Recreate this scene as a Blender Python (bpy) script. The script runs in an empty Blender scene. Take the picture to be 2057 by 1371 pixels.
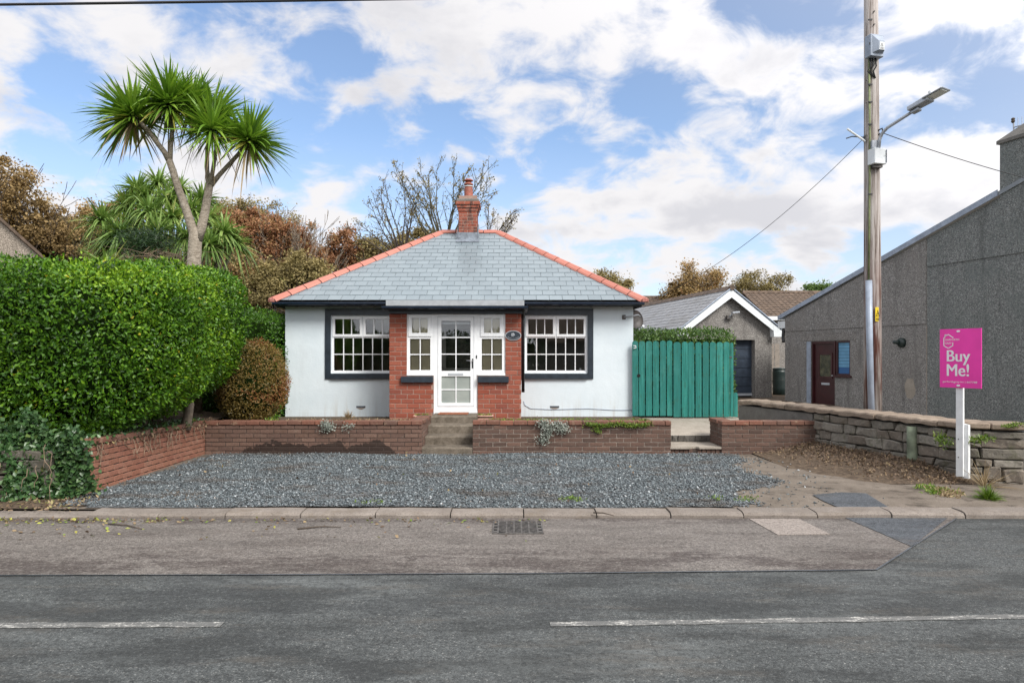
import bpy, bmesh, math, random
import numpy as np
from mathutils import Vector, Matrix
R = math.radians
random.seed(7)
rng = np.random.default_rng(7)
sc = bpy.context.scene
COL = sc.collection

# ------------------------------------------------------------------ camera, sky, sun, exposure
F, CX, HY, EYE = 1400.0, 1028.5, 715.0, 1.68      # focal length in photo pixels, principal column, horizon row, eye height
cam_d = bpy.data.cameras.new('camera')
cam = bpy.data.objects.new('camera', cam_d); COL.objects.link(cam)
cam.location = (0, 0, EYE); cam.rotation_euler = (R(90), 0, 0)
cam_d.sensor_width = 36; cam_d.lens = F / 2057 * 36
cam_d.shift_y = (HY - 685.5) / 2057
cam_d.clip_end = 3000; cam_d.clip_start = 0.05
sc.camera = cam

SUN_EL, SUN_AZ = R(43), R(140)                      # azimuth measured from +Y (view direction) towards +X
SUN_DIR = Vector((math.sin(SUN_AZ) * math.cos(SUN_EL), math.cos(SUN_AZ) * math.cos(SUN_EL), math.sin(SUN_EL)))
sun_d = bpy.data.lights.new('sun', 'SUN'); sun_d.energy = 2.6; sun_d.angle = R(24); sun_d.color = (1.0, 0.96, 0.9)
sun = bpy.data.objects.new('sun', sun_d); COL.objects.link(sun)
sun.rotation_euler = (-SUN_DIR).to_track_quat('-Z', 'Y').to_euler()
sun.location = (20, 30, 40)

world = bpy.data.worlds.new('World'); sc.world = world; world.use_nodes = True
def build_world():
    nt = world.node_tree; nt.nodes.clear(); N = nt.nodes; L = nt.links
    def nd(t, **k):
        n = N.new(t)
        for a, b in k.items(): setattr(n, a, b)
        return n
    def mth(op, a, b=None, c=None, clamp=False):
        n = nd('ShaderNodeMath', operation=op); n.use_clamp = clamp
        for i, v in enumerate((a, b, c)):
            if v is None: continue
            if isinstance(v, (int, float)): n.inputs[i].default_value = v
            else: L.new(v, n.inputs[i])
        return n.outputs[0]
    tc = nd('ShaderNodeTexCoord')
    sky = nd('ShaderNodeTexSky', sky_type='NISHITA'); sky.sun_disc = False
    sky.sun_elevation = SUN_EL; sky.sun_rotation = SUN_AZ
    sky.air_density = 1.0; sky.dust_density = 0.0; sky.ozone_density = 3.5
    sep = nd('ShaderNodeSeparateXYZ'); L.new(tc.outputs['Generated'], sep.inputs[0])
    zc = mth('MAXIMUM', sep.outputs[2], 0.0)
    den = mth('ADD', zc, 0.42)
    inv = mth('DIVIDE', 1.0, den)
    cmb = nd('ShaderNodeVectorMath', operation='SCALE'); L.new(tc.outputs['Generated'], cmb.inputs[0]); L.new(inv, cmb.inputs[3])
    def noise(vec, scale, det, rough, off, dist=0.0, lac=2.0):
        mp = nd('ShaderNodeMapping'); mp.inputs['Location'].default_value = off; L.new(vec, mp.inputs[0])
        n = nd('ShaderNodeTexNoise'); n.inputs['Scale'].default_value = scale; n.inputs['Detail'].default_value = det
        n.inputs['Roughness'].default_value = rough; n.inputs['Distortion'].default_value = dist; n.inputs['Lacunarity'].default_value = lac
        L.new(mp.outputs[0], n.inputs['Vector']); return n.outputs['Fac']
    OFF = SKY_OFF
    # puffs (fine) carried by large banks (coarse); banks lean from lower left to upper right
    rot = nd('ShaderNodeMapping'); rot.inputs['Rotation'].default_value = (0, R(-28), 0); rot.inputs['Scale'].default_value = (1.0, 1.0, 1.5); L.new(cmb.outputs[0], rot.inputs[0]); vec = rot.outputs[0]
    n1 = noise(vec, 3.3, 2.0, 0.5, OFF, 0.2)
    n2 = noise(vec, 7.5, 12.0, 0.58, (OFF[0] + 3, OFF[1] + 1, OFF[2]), 0.35)
    s = mth('ADD', mth('MULTIPLY', n1, 0.52), mth('MULTIPLY', n2, 0.48))
    dt = nd('ShaderNodeVectorMath', operation='DOT_PRODUCT'); L.new(tc.outputs['Generated'], dt.inputs[0]); dt.inputs[1].default_value = SUN_DIR
    prox = nd('ShaderNodeMapRange', interpolation_type='SMOOTHSTEP'); L.new(dt.outputs['Value'], prox.inputs[0])
    prox.inputs[1].default_value = -0.30; prox.inputs[2].default_value = 0.42
    low = nd('ShaderNodeMapRange'); L.new(sep.outputs[2], low.inputs[0]); low.inputs[1].default_value = 0.30; low.inputs[2].default_value = 0.0
    s2 = mth('ADD', s, mth('ADD', mth('MULTIPLY', prox.outputs[0], 0.115), mth('MULTIPLY', low.outputs[0], 0.05)))
    cov = nd('ShaderNodeMapRange', interpolation_type='SMOOTHSTEP'); L.new(s2, cov.inputs[0])
    cov.inputs[1].default_value = SKY_T0; cov.inputs[2].default_value = SKY_T0 + 0.115
    # cloud tone: the deep parts of a bank go grey, rims stay white
    n3 = noise(vec, 4.2, 8.0, 0.55, (OFF[0] + 7.3, OFF[1] + 2.0, OFF[2] + 4), 0.3)
    thick = nd('ShaderNodeMapRange', interpolation_type='SMOOTHSTEP'); L.new(mth('ADD', s2, mth('MULTIPLY', mth('SUBTRACT', n3, 0.5), 0.8)), thick.inputs[0])
    thick.inputs[1].default_value = SKY_T0 + 0.07; thick.inputs[2].default_value = SKY_T0 + 0.32
    tone = nd('ShaderNodeMix', data_type='RGBA'); L.new(thick.outputs[0], tone.inputs[0])
    tone.inputs[6].default_value = (1.0, 0.985, 1.0, 1); tone.inputs[7].default_value = (0.77, 0.77, 0.815, 1)
    glow = mth('ADD', 0.95, mth('MULTIPLY', prox.outputs[0], 0.55))
    bgc = nd('ShaderNodeBackground'); L.new(tone.outputs[2], bgc.inputs[0]); L.new(mth('MULTIPLY', glow, SKY_CLOUD), bgc.inputs[1])
    bgs = nd('ShaderNodeBackground'); L.new(sky.outputs[0], bgs.inputs[0]); bgs.inputs[1].default_value = SKY_STR
    bgv = nd('ShaderNodeBackground'); bgv.inputs[0].default_value = (0.80, 0.85, 1.0, 1); bgv.inputs[1].default_value = SKY_CLOUD * 0.95
    veil = mth('ADD', mth('MULTIPLY', prox.outputs[0], 0.62), mth('ADD', 0.10, mth('MULTIPLY', low.outputs[0], 0.55)), clamp=True)
    m0 = nd('ShaderNodeMixShader'); L.new(veil, m0.inputs[0]); L.new(bgs.outputs[0], m0.inputs[1]); L.new(bgv.outputs[0], m0.inputs[2])
    m1 = nd('ShaderNodeMixShader'); L.new(cov.outputs[0], m1.inputs[0]); L.new(m0.outputs[0], m1.inputs[1]); L.new(bgc.outputs[0], m1.inputs[2])
    out = nd('ShaderNodeOutputWorld'); L.new(m1.outputs[0], out.inputs[0])
SKY_OFF = (19.95, 19.91, 16.8); SKY_T0 = 0.458; SKY_STR = 0.115; SKY_CLOUD = 0.60
build_world()
world.cycles.sampling_method = 'AUTOMATIC'
vs = sc.view_settings
vs.view_transform = 'Standard'; vs.look = 'None'; vs.gamma = 1.0; vs.use_curve_mapping = False; vs.exposure = 0.72
sc.cycles.use_denoising = True
sc.cycles.max_bounces = 8; sc.cycles.diffuse_bounces = 5; sc.cycles.glossy_bounces = 3
sc.cycles.transmission_bounces = 4; sc.cycles.transparent_max_bounces = 12
sc.cycles.caustics_reflective = False; sc.cycles.caustics_refractive = False

# ------------------------------------------------------------------ helpers
def at(px, py, D):
    """the point at depth D seen at photo pixel (px, py)"""
    return Vector(((px - CX) * D / F, D, EYE - (py - HY) * D / F))
def X(px, D): return (px - CX) * D / F
def Z(py, D): return EYE - (py - HY) * D / F

def wloc(o):
    v = Vector((0, 0, 0))
    while o is not None: v += o.location; o = o.parent
    return v
def link(o, parent=None):
    COL.objects.link(o)
    if parent is not None: o.parent = parent
    return o
def tag(o, label=None, cat=None, group=None, kind=None):
    if label: o['label'] = label
    if cat: o['category'] = cat
    if group: o['group'] = group
    if kind: o['kind'] = kind
    return o
def thing(name, loc, label=None, cat=None, group=None, kind=None):
    o = bpy.data.objects.new(name, None); o.location = loc; o.empty_display_size = 0.1
    link(o); return tag(o, label, cat, group, kind)

class MB:
    """collects world-space geometry and links it as one mesh object"""
    def __init__(s): s.v = []; s.f = []
    def add(s, vs, fs):
        b = len(s.v); s.v += [tuple(p) for p in vs]; s.f += [tuple(b + i for i in f) for f in fs]; return s
    def box(s, x0, x1, y0, y1, z0, z1, rot=0, piv=None):
        vs = [(x0,y0,z0),(x1,y0,z0),(x1,y1,z0),(x0,y1,z0),(x0,y0,z1),(x1,y0,z1),(x1,y1,z1),(x0,y1,z1)]
        if rot:
            c, n = math.cos(rot), math.sin(rot); px, py = piv if piv else ((x0+x1)/2, (y0+y1)/2)
            vs = [(px + (x-px)*c - (y-py)*n, py + (x-px)*n + (y-py)*c, z) for x, y, z in vs]
        return s.add(vs, [(0,3,2,1),(4,5,6,7),(0,1,5,4),(1,2,6,5),(2,3,7,6),(3,0,4,7)])
    def prism(s, pts, d):
        """closed polygon pts (3D, any plane) extruded by vector d"""
        n = len(pts); d = Vector(d); vs = [Vector(p) for p in pts]; vs += [p + d for p in vs]
        return s.add(vs, [tuple(range(n))[::-1], tuple(range(n, 2*n))] + [(i, (i+1) % n, n + (i+1) % n, n + i) for i in range(n)])
    def tube(s, pts, r, n=8, cap=True):
        pts = [Vector(p) for p in pts]; rs = r if isinstance(r, (list, tuple)) else [r]*len(pts)
        b = len(s.v); up = None
        for i, p in enumerate(pts):
            t = (pts[min(i+1, len(pts)-1)] - pts[max(i-1, 0)]).normalized()
            if up is None:
                up = Vector((0,0,1)) if abs(t.z) < 0.9 else Vector((1,0,0))
            a = t.cross(up).normalized(); c = a.cross(t).normalized(); up = c
            for k in range(n):
                q = 2*math.pi*k/n; s.v.append(tuple(p + (a*math.cos(q) + c*math.sin(q))*rs[i]))
        for i in range(len(pts)-1):
            for k in range(n):
                s.f.append((b+i*n+k, b+i*n+(k+1) % n, b+(i+1)*n+(k+1) % n, b+(i+1)*n+k))
        if cap:
            s.f.append(tuple(b+k for k in range(n))[::-1]); e = b+(len(pts)-1)*n; s.f.append(tuple(e+k for k in range(n)))
        return s
    def lathe(s, prof, c, n=20):
        """profile of (radius, z) turned about the vertical through c"""
        b = len(s.v)
        for r, z in prof:
            for k in range(n):
                q = 2*math.pi*k/n; s.v.append((c[0] + r*math.cos(q), c[1] + r*math.sin(q), c[2] + z))
        for i in range(len(prof)-1):
            for k in range(n):
                s.f.append((b+i*n+k, b+i*n+(k+1) % n, b+(i+1)*n+(k+1) % n, b+(i+1)*n+k))
        s.f.append(tuple(b+k for k in range(n))[::-1]); e = b+(len(prof)-1)*n; s.f.append(tuple(e+k for k in range(n)))
        return s
    def build(s, name, mat, parent=None, bevel=0, smooth=False, loc=None):
        me = bpy.data.meshes.new(name)
        o = bpy.data.objects.new(name, me)
        if parent is not None: base = wloc(parent)
        elif loc is not None: base = Vector(loc); o.location = base
        else: base = Vector((0, 0, 0))
        me.from_pydata([(x-base.x, y-base.y, z-base.z) for x, y, z in s.v], [], s.f)
        if bevel:
            bm = bmesh.new(); bm.from_mesh(me)
            bmesh.ops.bevel(bm, geom=[e for e in bm.edges], offset=bevel, segments=1, affect='EDGES', clamp_overlap=True)
            bm.to_mesh(me); bm.free()
        if smooth:
            for p in me.polygons: p.use_smooth = True
        me.materials.append(mat)
        return link(o, parent)

def part_box(name, mat, parent, x0, x1, y0, y1, z0, z1, bevel=0, rot=0, piv=None):
    return MB().box(x0, x1, y0, y1, z0, z1, rot, piv).build(name, mat, parent, bevel)

def np_mesh(name, verts, faces, mat, parent=None, tint=None, smooth=False):
    """big meshes from arrays; faces (n,3) or (n,4); tint = one value per vertex"""
    me = bpy.data.meshes.new(name); k = faces.shape[1]
    base = np.array(wloc(parent)) if parent is not None else np.zeros(3)
    me.vertices.add(len(verts)); me.vertices.foreach_set('co', (verts - base).astype(np.float32).ravel())
    me.loops.add(faces.size); me.loops.foreach_set('vertex_index', faces.astype(np.int32).ravel())
    me.polygons.add(len(faces)); me.polygons.foreach_set('loop_start', np.arange(0, faces.size, k, dtype=np.int32))
    if smooth: me.polygons.foreach_set('use_smooth', np.ones(len(faces), dtype=bool))
    me.update(calc_edges=True)
    if tint is not None:
        at_ = me.attributes.new('tint', 'FLOAT', 'POINT'); at_.data.foreach_set('value', tint.astype(np.float32))
    me.materials.append(mat)
    return link(bpy.data.objects.new(name, me), parent)

def merge(parts):
    """list of (verts, faces, tint) -> one"""
    vs, fs, ts, b = [], [], [], 0
    for v, f, t in parts:
        vs.append(v); fs.append(f + b); ts.append(t); b += len(v)
    return np.concatenate(vs), np.concatenate(fs), np.concatenate(ts)

# ------------------------------------------------------------------ materials
MATS = {}
class NT:
    def __init__(s, name):
        s.m = bpy.data.materials.new(name); s.m.use_nodes = True; s.t = s.m.node_tree; s.t.nodes.clear(); s.N = s.t.nodes; s.L = s.t.links
        s.out = s.nd('ShaderNodeOutputMaterial'); s.b = s.nd('ShaderNodeBsdfPrincipled'); s.L.new(s.b.outputs[0], s.out.inputs[0])
        s._pos = None
    def nd(s, t, **k):
        n = s.N.new(t)
        for a, b in k.items(): setattr(n, a, b)
        return n
    def put(s, v, sock):
        if isinstance(v, (int, float)): sock.default_value = v
        elif isinstance(v, (tuple, list)): sock.default_value = tuple(v) + ((1,) if len(v) == 3 and len(sock.default_value) == 4 else ())
        else: s.L.new(v, sock)
    def pos(s):
        if s._pos is None: s._pos = s.nd('ShaderNodeNewGeometry').outputs['Position']
        return s._pos
    def obj(s): return s.nd('ShaderNodeTexCoord').outputs['Object']
    def sep(s, v):
        n = s.nd('ShaderNodeSeparateXYZ'); s.L.new(v, n.inputs[0]); return n.outputs
    def mapv(s, v, scale=(1,1,1), loc=(0,0,0), rot=(0,0,0)):
        n = s.nd('ShaderNodeMapping'); s.L.new(v, n.inputs[0]); n.inputs['Scale'].default_value = scale; n.inputs['Location'].default_value = loc; n.inputs['Rotation'].default_value = rot
        return n.outputs[0]
    def noise(s, v, scale, detail=4, rough=0.55, dist=0.0):
        n = s.nd('ShaderNodeTexNoise'); s.L.new(v, n.inputs['Vector']); n.inputs['Scale'].default_value = scale
        n.inputs['Detail'].default_value = detail; n.inputs['Roughness'].default_value = rough; n.inputs['Distortion'].default_value = dist
        return n.outputs['Fac']
    def vor(s, v, scale, out='Color', feature='F1', rand=1.0):
        n = s.nd('ShaderNodeTexVoronoi', feature=feature); s.L.new(v, n.inputs['Vector']); n.inputs['Scale'].default_value = scale; n.inputs['Randomness'].default_value = rand
        return n.outputs[out]
    def ramp(s, fac, stops, interp='LINEAR'):
        n = s.nd('ShaderNodeValToRGB'); cr = n.color_ramp; cr.interpolation = interp
        while len(cr.elements) < len(stops): cr.elements.new(0.5)
        for e, (p, c) in zip(cr.elements, stops): e.position = p; e.color = tuple(c) + (1,) if len(c) == 3 else c
        s.put(fac, n.inputs[0]); return n.outputs[0]
    def rng(s, v, a, b, c=0.0, d=1.0, smooth=True):
        n = s.nd('ShaderNodeMapRange', interpolation_type='SMOOTHSTEP' if smooth else 'LINEAR'); s.put(v, n.inputs[0])
        for i, q in enumerate((a, b, c, d)): n.inputs[i+1].default_value = q
        return n.outputs[0]
    def mth(s, op, a, b=None, clamp=False):
        n = s.nd('ShaderNodeMath', operation=op); n.use_clamp = clamp; s.put(a, n.inputs[0])
        if b is not None: s.put(b, n.inputs[1])
        return n.outputs[0]
    def mix(s, f, a, b, mode='MIX'):
        n = s.nd('ShaderNodeMix', data_type='RGBA', blend_type=mode); s.put(f, n.inputs[0]); s.put(a, n.inputs[6]); s.put(b, n.inputs[7]); return n.outputs[2]
    def rand(s): return s.nd('ShaderNodeObjectInfo').outputs['Random']
    def attr(s, name='tint'): return s.nd('ShaderNodeAttribute', attribute_name=name).outputs['Fac']
    def bump(s, h, strength=0.3, dist=0.01):
        n = s.nd('ShaderNodeBump'); s.put(h, n.inputs['Height']); n.inputs['Strength'].default_value = strength; n.inputs['Distance'].default_value = dist
        s.L.new(n.outputs[0], s.b.inputs['Normal']); return n
    def fin(s, col, rough=0.7, metal=0.0, spec=0.5):
        s.put(col, s.b.inputs['Base Color']); s.put(rough, s.b.inputs['Roughness']); s.b.inputs['Metallic'].default_value = metal
        s.b.inputs['Specular IOR Level'].default_value = spec; return s.m

def plain(name, c, rough=0.6, var=0.12, scale=6, metal=0.0, bump=0.1, bscale=60, spec=0.5, grime=0.0):
    """painted or cast surface: slight blotches, grime streaks and a fine relief"""
    t = NT(name); p = t.pos()
    n = t.noise(p, scale, 5, 0.6)
    d = tuple(x*(1-var*1.6) for x in c); l = tuple(min(1, x*(1+var)) for x in c)
    col = t.ramp(n, [(0.3, d), (0.7, l)])
    if grime:
        g = t.noise(t.mapv(p, (9, 9, 1.2)), 1.0, 5, 0.65)
        col = t.mix(t.mth('MULTIPLY', t.rng(g, 0.5, 0.75), grime), col, tuple(x*0.45 for x in c))
    t.bump(t.noise(p, bscale, 3), bump, 0.004)
    return t.fin(col, rough, metal, spec)

def leaf_mat(name, stops, rough=0.4, trans=0.25, spec=0.5):
    t = NT(name); a = t.attr()
    col = t.ramp(a, stops)
    m = t.fin(col, rough, 0, spec)
    tr = t.nd('ShaderNodeBsdfTranslucent'); t.L.new(t.mix(0.5, col, (1, 1, 0.5), 'MULTIPLY'), tr.inputs[0])
    mx = t.nd('ShaderNodeMixShader'); mx.inputs[0].default_value = trans
    t.L.new(t.b.outputs[0], mx.inputs[1]); t.L.new(tr.outputs[0], mx.inputs[2]); t.L.new(mx.outputs[0], t.out.inputs[0])
    return m

def brick_mat(name, cols, lichen=0.0, lichen_col=(0.35, 0.34, 0.28), damp=False, rough=0.85, soot=0.0):
    t = NT(name); p = t.pos(); r = t.rand(); k = len(cols)
    col = t.ramp(r, [(i/(k-1) if k > 1 else 0, c) for i, c in enumerate(cols)])
    n = t.noise(p, 38, 5, 0.65)
    col = t.mix(t.rng(n, 0.35, 0.8, 0, 0.55), col, tuple(x*0.45 for x in cols[0]))
    sp = t.noise(p, 150, 2, 0.5); col = t.mix(t.rng(sp, 0.62, 0.75, 0, 0.45), col, tuple(min(1, x*1.7+0.05) for x in cols[-1]))
    if lichen:
        l = t.noise(p, 9, 6, 0.65); col = t.mix(t.rng(l, 0.54, 0.68, 0, lichen), col, lichen_col)
    if soot:
        l = t.noise(t.mapv(p, (7, 7, 2.5)), 1.3, 5, 0.6); col = t.mix(t.rng(l, 0.5, 0.66, 0, soot), col, (0.035, 0.032, 0.03))
    rg = rough
    if damp:
        o = t.sep(p)
        e = t.noise(t.mapv(p, (0.8, 1, 0.8)), 1.5, 5, 0.6)
        lim = t.mth('ADD', t.mth('MULTIPLY', t.rng(t.mth('ADD', e, t.mth('MULTIPLY', t.mth('SUBTRACT', t.noise(p, 9, 4, 0.6), 0.5), 0.25)), 0.34, 0.64), 0.26), 0.075)
        inx = t.mth('MULTIPLY', t.rng(o[0], -4.75, -4.55), t.rng(o[0], -1.85, -2.35))
        wet = t.mth('MULTIPLY', t.rng(t.mth('SUBTRACT', t.mth('MULTIPLY', lim, inx), o[2]), 0.0, 0.02), 1.0)
        col = t.mix(t.mth('MULTIPLY', wet, 0.80), col, (0.018, 0.013, 0.011)); rg = t.rng(wet, 0, 1, rough, 0.5)
    t.bump(t.mth('ADD', t.mth('MULTIPLY', t.noise(p, 45, 5, 0.7), 0.7), t.mth('MULTIPLY', t.noise(p, 170, 3), 0.4)), 0.5, 0.006)
    return t.fin(col, rg, 0, 0.3)

M = {}
def mats():
    # road ---------------------------------------------------------------
    def asphalt(name, a, b, chip, wear, dirt=(0.09, 0.075, 0.062), dirt_amt=0.5, bands=(), bcol=(0.05, 0.04, 0.036), pale=0.35):
        t = NT(name); p = t.pos()
        v = t.sep(t.vor(p, 130, 'Color'))
        col = t.ramp(v[0], [(0.0, tuple(x*.6 for x in a)), (0.3, a), (0.8, b), (0.955, tuple(x*1.35 for x in b)), (0.99, tuple(x*.8 for x in chip)), (1.0, chip)])
        big = t.noise(t.mapv(p, (0.45, 1.3, 1)), 1.9, 8, 0.66)
        col = t.mix(t.rng(big, 0.45, 0.60, 0, wear), col, tuple(x*0.45 for x in a))
        pl = t.noise(t.mapv(p, (0.35, 1.0, 1), (11, 3, 0)), 1.3, 8, 0.68)
        col = t.mix(t.rng(pl, 0.50, 0.72, 0, pale), col, tuple(x*1.7 for x in b))
        d = t.noise(t.mapv(p, (0.4, 1.2, 1), (3, 8, 0)), 2.6, 9, 0.74)
        col = t.mix(t.rng(d, 0.50, 0.66, 0, dirt_amt), col, dirt)
        y = t.sep(p)[1]
        for (y0, hw_, amt) in bands:
            e = t.noise(t.mapv(p, (0.55, 1.6, 1), (y0*7, 1, 0)), 2.4, 9, 0.75)
            dst = t.mth('ABSOLUTE', t.mth('SUBTRACT', y, y0))
            k = t.mth('ADD', t.rng(dst, hw_, 0.0, 0, 0.55, False), t.rng(e, 0.38, 0.62, 0, 0.75))
            k2 = t.mth('MULTIPLY', t.rng(k, 0.55, 1.0), t.rng(t.noise(p, 22, 5, 0.7), 0.36, 0.56, 0.35, 1.0))
            col = t.mix(t.mth('MULTIPLY', k2, amt), col, bcol)
        fine = t.noise(p, 24, 6, 0.8); col = t.mix(t.rng(fine, 0.46, 0.66, 0.0, 0.75), col, tuple(x*0.32 for x in a)); fin2 = t.noise(t.mapv(p, loc=(9, 4, 2)), 33, 5, 0.8); col = t.mix(t.rng(fin2, 0.52, 0.70, 0.0, 0.45), col, tuple(x*1.9 for x in b))
        h = t.mth('ADD', t.mth('MULTIPLY', t.vor(p, 130, 'Distance'), -1.0), t.mth('MULTIPLY', t.noise(p, 12, 3), 0.5))
        t.bump(h, 0.5, 0.006)
        return t.fin(col, t.rng(big, 0.3, 0.7, 0.65, 0.85), 0, 0.35)
    M['asphalt'] = asphalt('asphalt', (0.058, 0.063, 0.063), (0.094, 0.101, 0.100), (0.27, 0.27, 0.255), 0.75, (0.088, 0.078, 0.066), 0.55, [(4.75, .6, .7), (3.30, .4, .6), (5.25, .2, .5)], (0.036, 0.039, 0.040), 0.6)
    M['asphalt_old'] = asphalt('asphalt_old', (0.140, 0.124, 0.112), (0.198, 0.178, 0.162), (0.34, 0.32, 0.29), 0.40, (0.10, 0.082, 0.072), 0.45, [(5.62, .60, .9), (7.2, .30, .85)], (0.055, 0.043, 0.039), 0.25)
    M['asphalt_new'] = asphalt('asphalt_new', (0.062, 0.070, 0.080), (0.095, 0.105, 0.118), (0.2, 0.21, 0.22), 0.3)
    M['bitumen'] = plain('bitumen', (0.075, 0.085, 0.098), 0.4, 0.3, 8)
    t = NT('cobble_slab'); p = t.pos(); d = t.vor(p, 22, 'Distance', 'DISTANCE_TO_EDGE')
    col = t.ramp(t.noise(p, 30, 4), [(0.3, (0.20, 0.17, 0.15)), (0.7, (0.32, 0.28, 0.25))])
    t.bump(t.rng(d, 0.0, 0.08), 0.5, 0.006); M['cobble'] = t.fin(t.mix(t.rng(d, 0.0, 0.05, 0.75, 0), col, (0.1, 0.085, 0.075)), 0.8)
    t = NT('road_paint'); p = t.pos()
    w = t.noise(t.mapv(p, (1.2, 5, 1)), 5.5, 8, 0.75); sp = t.noise(p, 60, 3, 0.7)
    c = t.mix(t.rng(t.mth('ADD', t.mth('MULTIPLY', w, 0.75), t.mth('MULTIPLY', sp, 0.35)), 0.40, 0.55), (0.56, 0.55, 0.51), (0.115, 0.116, 0.112))
    t.bump(sp, 0.4, 0.005); M['paint'] = t.fin(c, 0.7)
    # stone, concrete, earth ----------------------------------------------
    def concrete(name, a, b, moss=0.3, mcol=(0.10, 0.095, 0.065), sc_=5):
        t = NT(name); p = t.pos(); r = t.rand()
        n = t.noise(p, sc_, 7, 0.65); col = t.ramp(n, [(0.28, a), (0.72, b)])
        col = t.mix(t.mth('MULTIPLY', r, 0.35), col, tuple(x*0.62 for x in a))
        v = t.sep(t.vor(p, 110, 'Color')); col = t.mix(t.rng(v[0], 0.72, 0.95, 0, 0.5), col, tuple(x*0.5 for x in a))
        mm = t.noise(t.mapv(p, (1, 1, 1), (4, 2, 1)), 3.3, 8, 0.72); col = t.mix(t.rng(mm, 0.5, 0.68, 0, moss), col, mcol)
        t.bump(t.mth('ADD', t.noise(p, 60, 5, 0.7), t.mth('MULTIPLY', t.noise(p, 11, 4), 0.8)), 0.45, 0.008)
        return t.fin(col, 0.88, 0, 0.3)
    M['kerb'] = concrete('kerb_concrete', (0.17, 0.145, 0.125), (0.29, 0.255, 0.225), 0.65, (0.16, 0.13, 0.10))
    M['step'] = concrete('step_concrete', (0.115, 0.095, 0.072), (0.235, 0.20, 0.16), 0.75, (0.045, 0.038, 0.026), 14)
    M['path'] = concrete('path_concrete', (0.30, 0.265, 0.22), (0.42, 0.375, 0.32), 0.35, (0.15, 0.125, 0.09))
    M['drive'] = concrete('drive_concrete', (0.125, 0.102, 0.080), (0.225, 0.19, 0.155), 0.85, (0.045, 0.035, 0.027), 2.2)
    M['render_mortar'] = concrete('mortar', (0.16, 0.13, 0.11), (0.27, 0.23, 0.20), 0.4, (0.07, 0.055, 0.045))
    M['mortar_dark'] = concrete('mortar_dark', (0.05, 0.036, 0.030), (0.10, 0.075, 0.062), 0.3, (0.03, 0.024, 0.02))
    M['mortar_pale'] = concrete('mortar_pale', (0.27, 0.225, 0.19), (0.38, 0.33, 0.285), 0.3, (0.14, 0.11, 0.09))
    M['mortar_pink'] = concrete('mortar_pink', (0.30, 0.19, 0.15), (0.42, 0.30, 0.25), 0.35, (0.20, 0.11, 0.08))
    M['cement'] = concrete('cement', (0.13, 0.125, 0.115), (0.23, 0.22, 0.205), 0.5, (0.06, 0.058, 0.045))
    M['cap'] = concrete('coping_stone', (0.22, 0.17, 0.13), (0.40, 0.325, 0.255), 0.75, (0.11, 0.09, 0.065), 7)
    def stone(name, cols, lich):
        t = NT(name); p = t.pos(); r = t.rand()
        col = t.ramp(r, [(i/(len(cols)-1), c) for i, c in enumerate(cols)])
        col = t.mix(t.rng(t.noise(p, 13, 7, 0.7), 0.4, 0.72, 0, 0.6), col, (0.085, 0.08, 0.072))
        col = t.mix(t.rng(t.noise(t.mapv(p, loc=(5, 1, 2)), 24, 6, 0.72), 0.56, 0.68, 0, lich), col, (0.36, 0.34, 0.29))
        col = t.mix(t.rng(t.noise(t.mapv(p, loc=(1, 7, 2)), 5, 6, 0.72), 0.52, 0.68, 0, 0.6), col, (0.085, 0.09, 0.048))
        t.bump(t.mth('ADD', t.noise(p, 17, 7, 0.7), t.mth('MULTIPLY', t.noise(p, 80, 4, 0.7), 0.35)), 0.8, 0.02)
        return t.fin(col, 0.9, 0, 0.25)
    M['stone'] = stone('field_stone', [(0.17, 0.155, 0.13), (0.27, 0.25, 0.215), (0.19, 0.16, 0.13), (0.32, 0.30, 0.26)], 0.7)
    M['stone_dark'] = stone('mossy_stone', [(0.075, 0.07, 0.055), (0.13, 0.12, 0.10), (0.09, 0.08, 0.06)], 0.25)  # field stone again, its colour darkened to stand for shade
    t = NT('soil'); p = t.pos()
    col = t.ramp(t.noise(p, 14, 7, 0.7), [(0.3, (0.045, 0.032, 0.023)), (0.55, (0.115, 0.085, 0.06)), (0.75, (0.20, 0.155, 0.11))])
    t.bump(t.noise(p, 30, 6, 0.7), 0.8, 0.02); M['soil'] = t.fin(col, 0.95, 0, 0.2)
    t = NT('gravel_bed'); p = t.pos()
    col = t.ramp(t.sep(t.vor(p, 60, 'Color'))[0], [(0, (0.05, 0.05, 0.05)), (0.6, (0.13, 0.14, 0.145)), (1, (0.24, 0.25, 0.26))])
    t.bump(t.vor(p, 60, 'Distance'), 0.8, 0.02); M['gravel_bed'] = t.fin(col, 0.9)
    t = NT('gravel_chip'); a = t.attr(); p = t.pos()
    col = t.ramp(a, [(0, (0.040, 0.048, 0.053)), (0.3, (0.095, 0.113, 0.122)), (0.62, (0.165, 0.192, 0.205)), (0.88, (0.27, 0.305, 0.32)), (0.95, (0.50, 0.53, 0.54)), (1, (0.24, 0.18, 0.14))])
    dz = t.noise(t.mapv(p, (0.7, 1.2, 1)), 1.6, 6, 0.65)
    M['chip'] = t.fin(t.mix(t.rng(dz, 0.50, 0.66, 0, 0.7), col, (0.085, 0.068, 0.054)), 0.7, 0, 0.4)
    t = NT('field_grass'); p = t.pos()
    M['field'] = t.fin(t.ramp(t.noise(p, 2, 6), [(0.3, (0.05, 0.07, 0.025)), (0.7, (0.10, 0.10, 0.045))]), 0.9)
    # house ---------------------------------------------------------------
    t = NT('white_render'); p = t.pos()
    col = t.ramp(t.noise(p, 1.2, 6, 0.6), [(0.3, (0.61, 0.695, 0.745)), (0.7, (0.68, 0.755, 0.795))])
    g = t.noise(t.mapv(p, (10, 10, 0.8)), 1.0, 5, 0.65); z = t.sep(p)[2]
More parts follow.
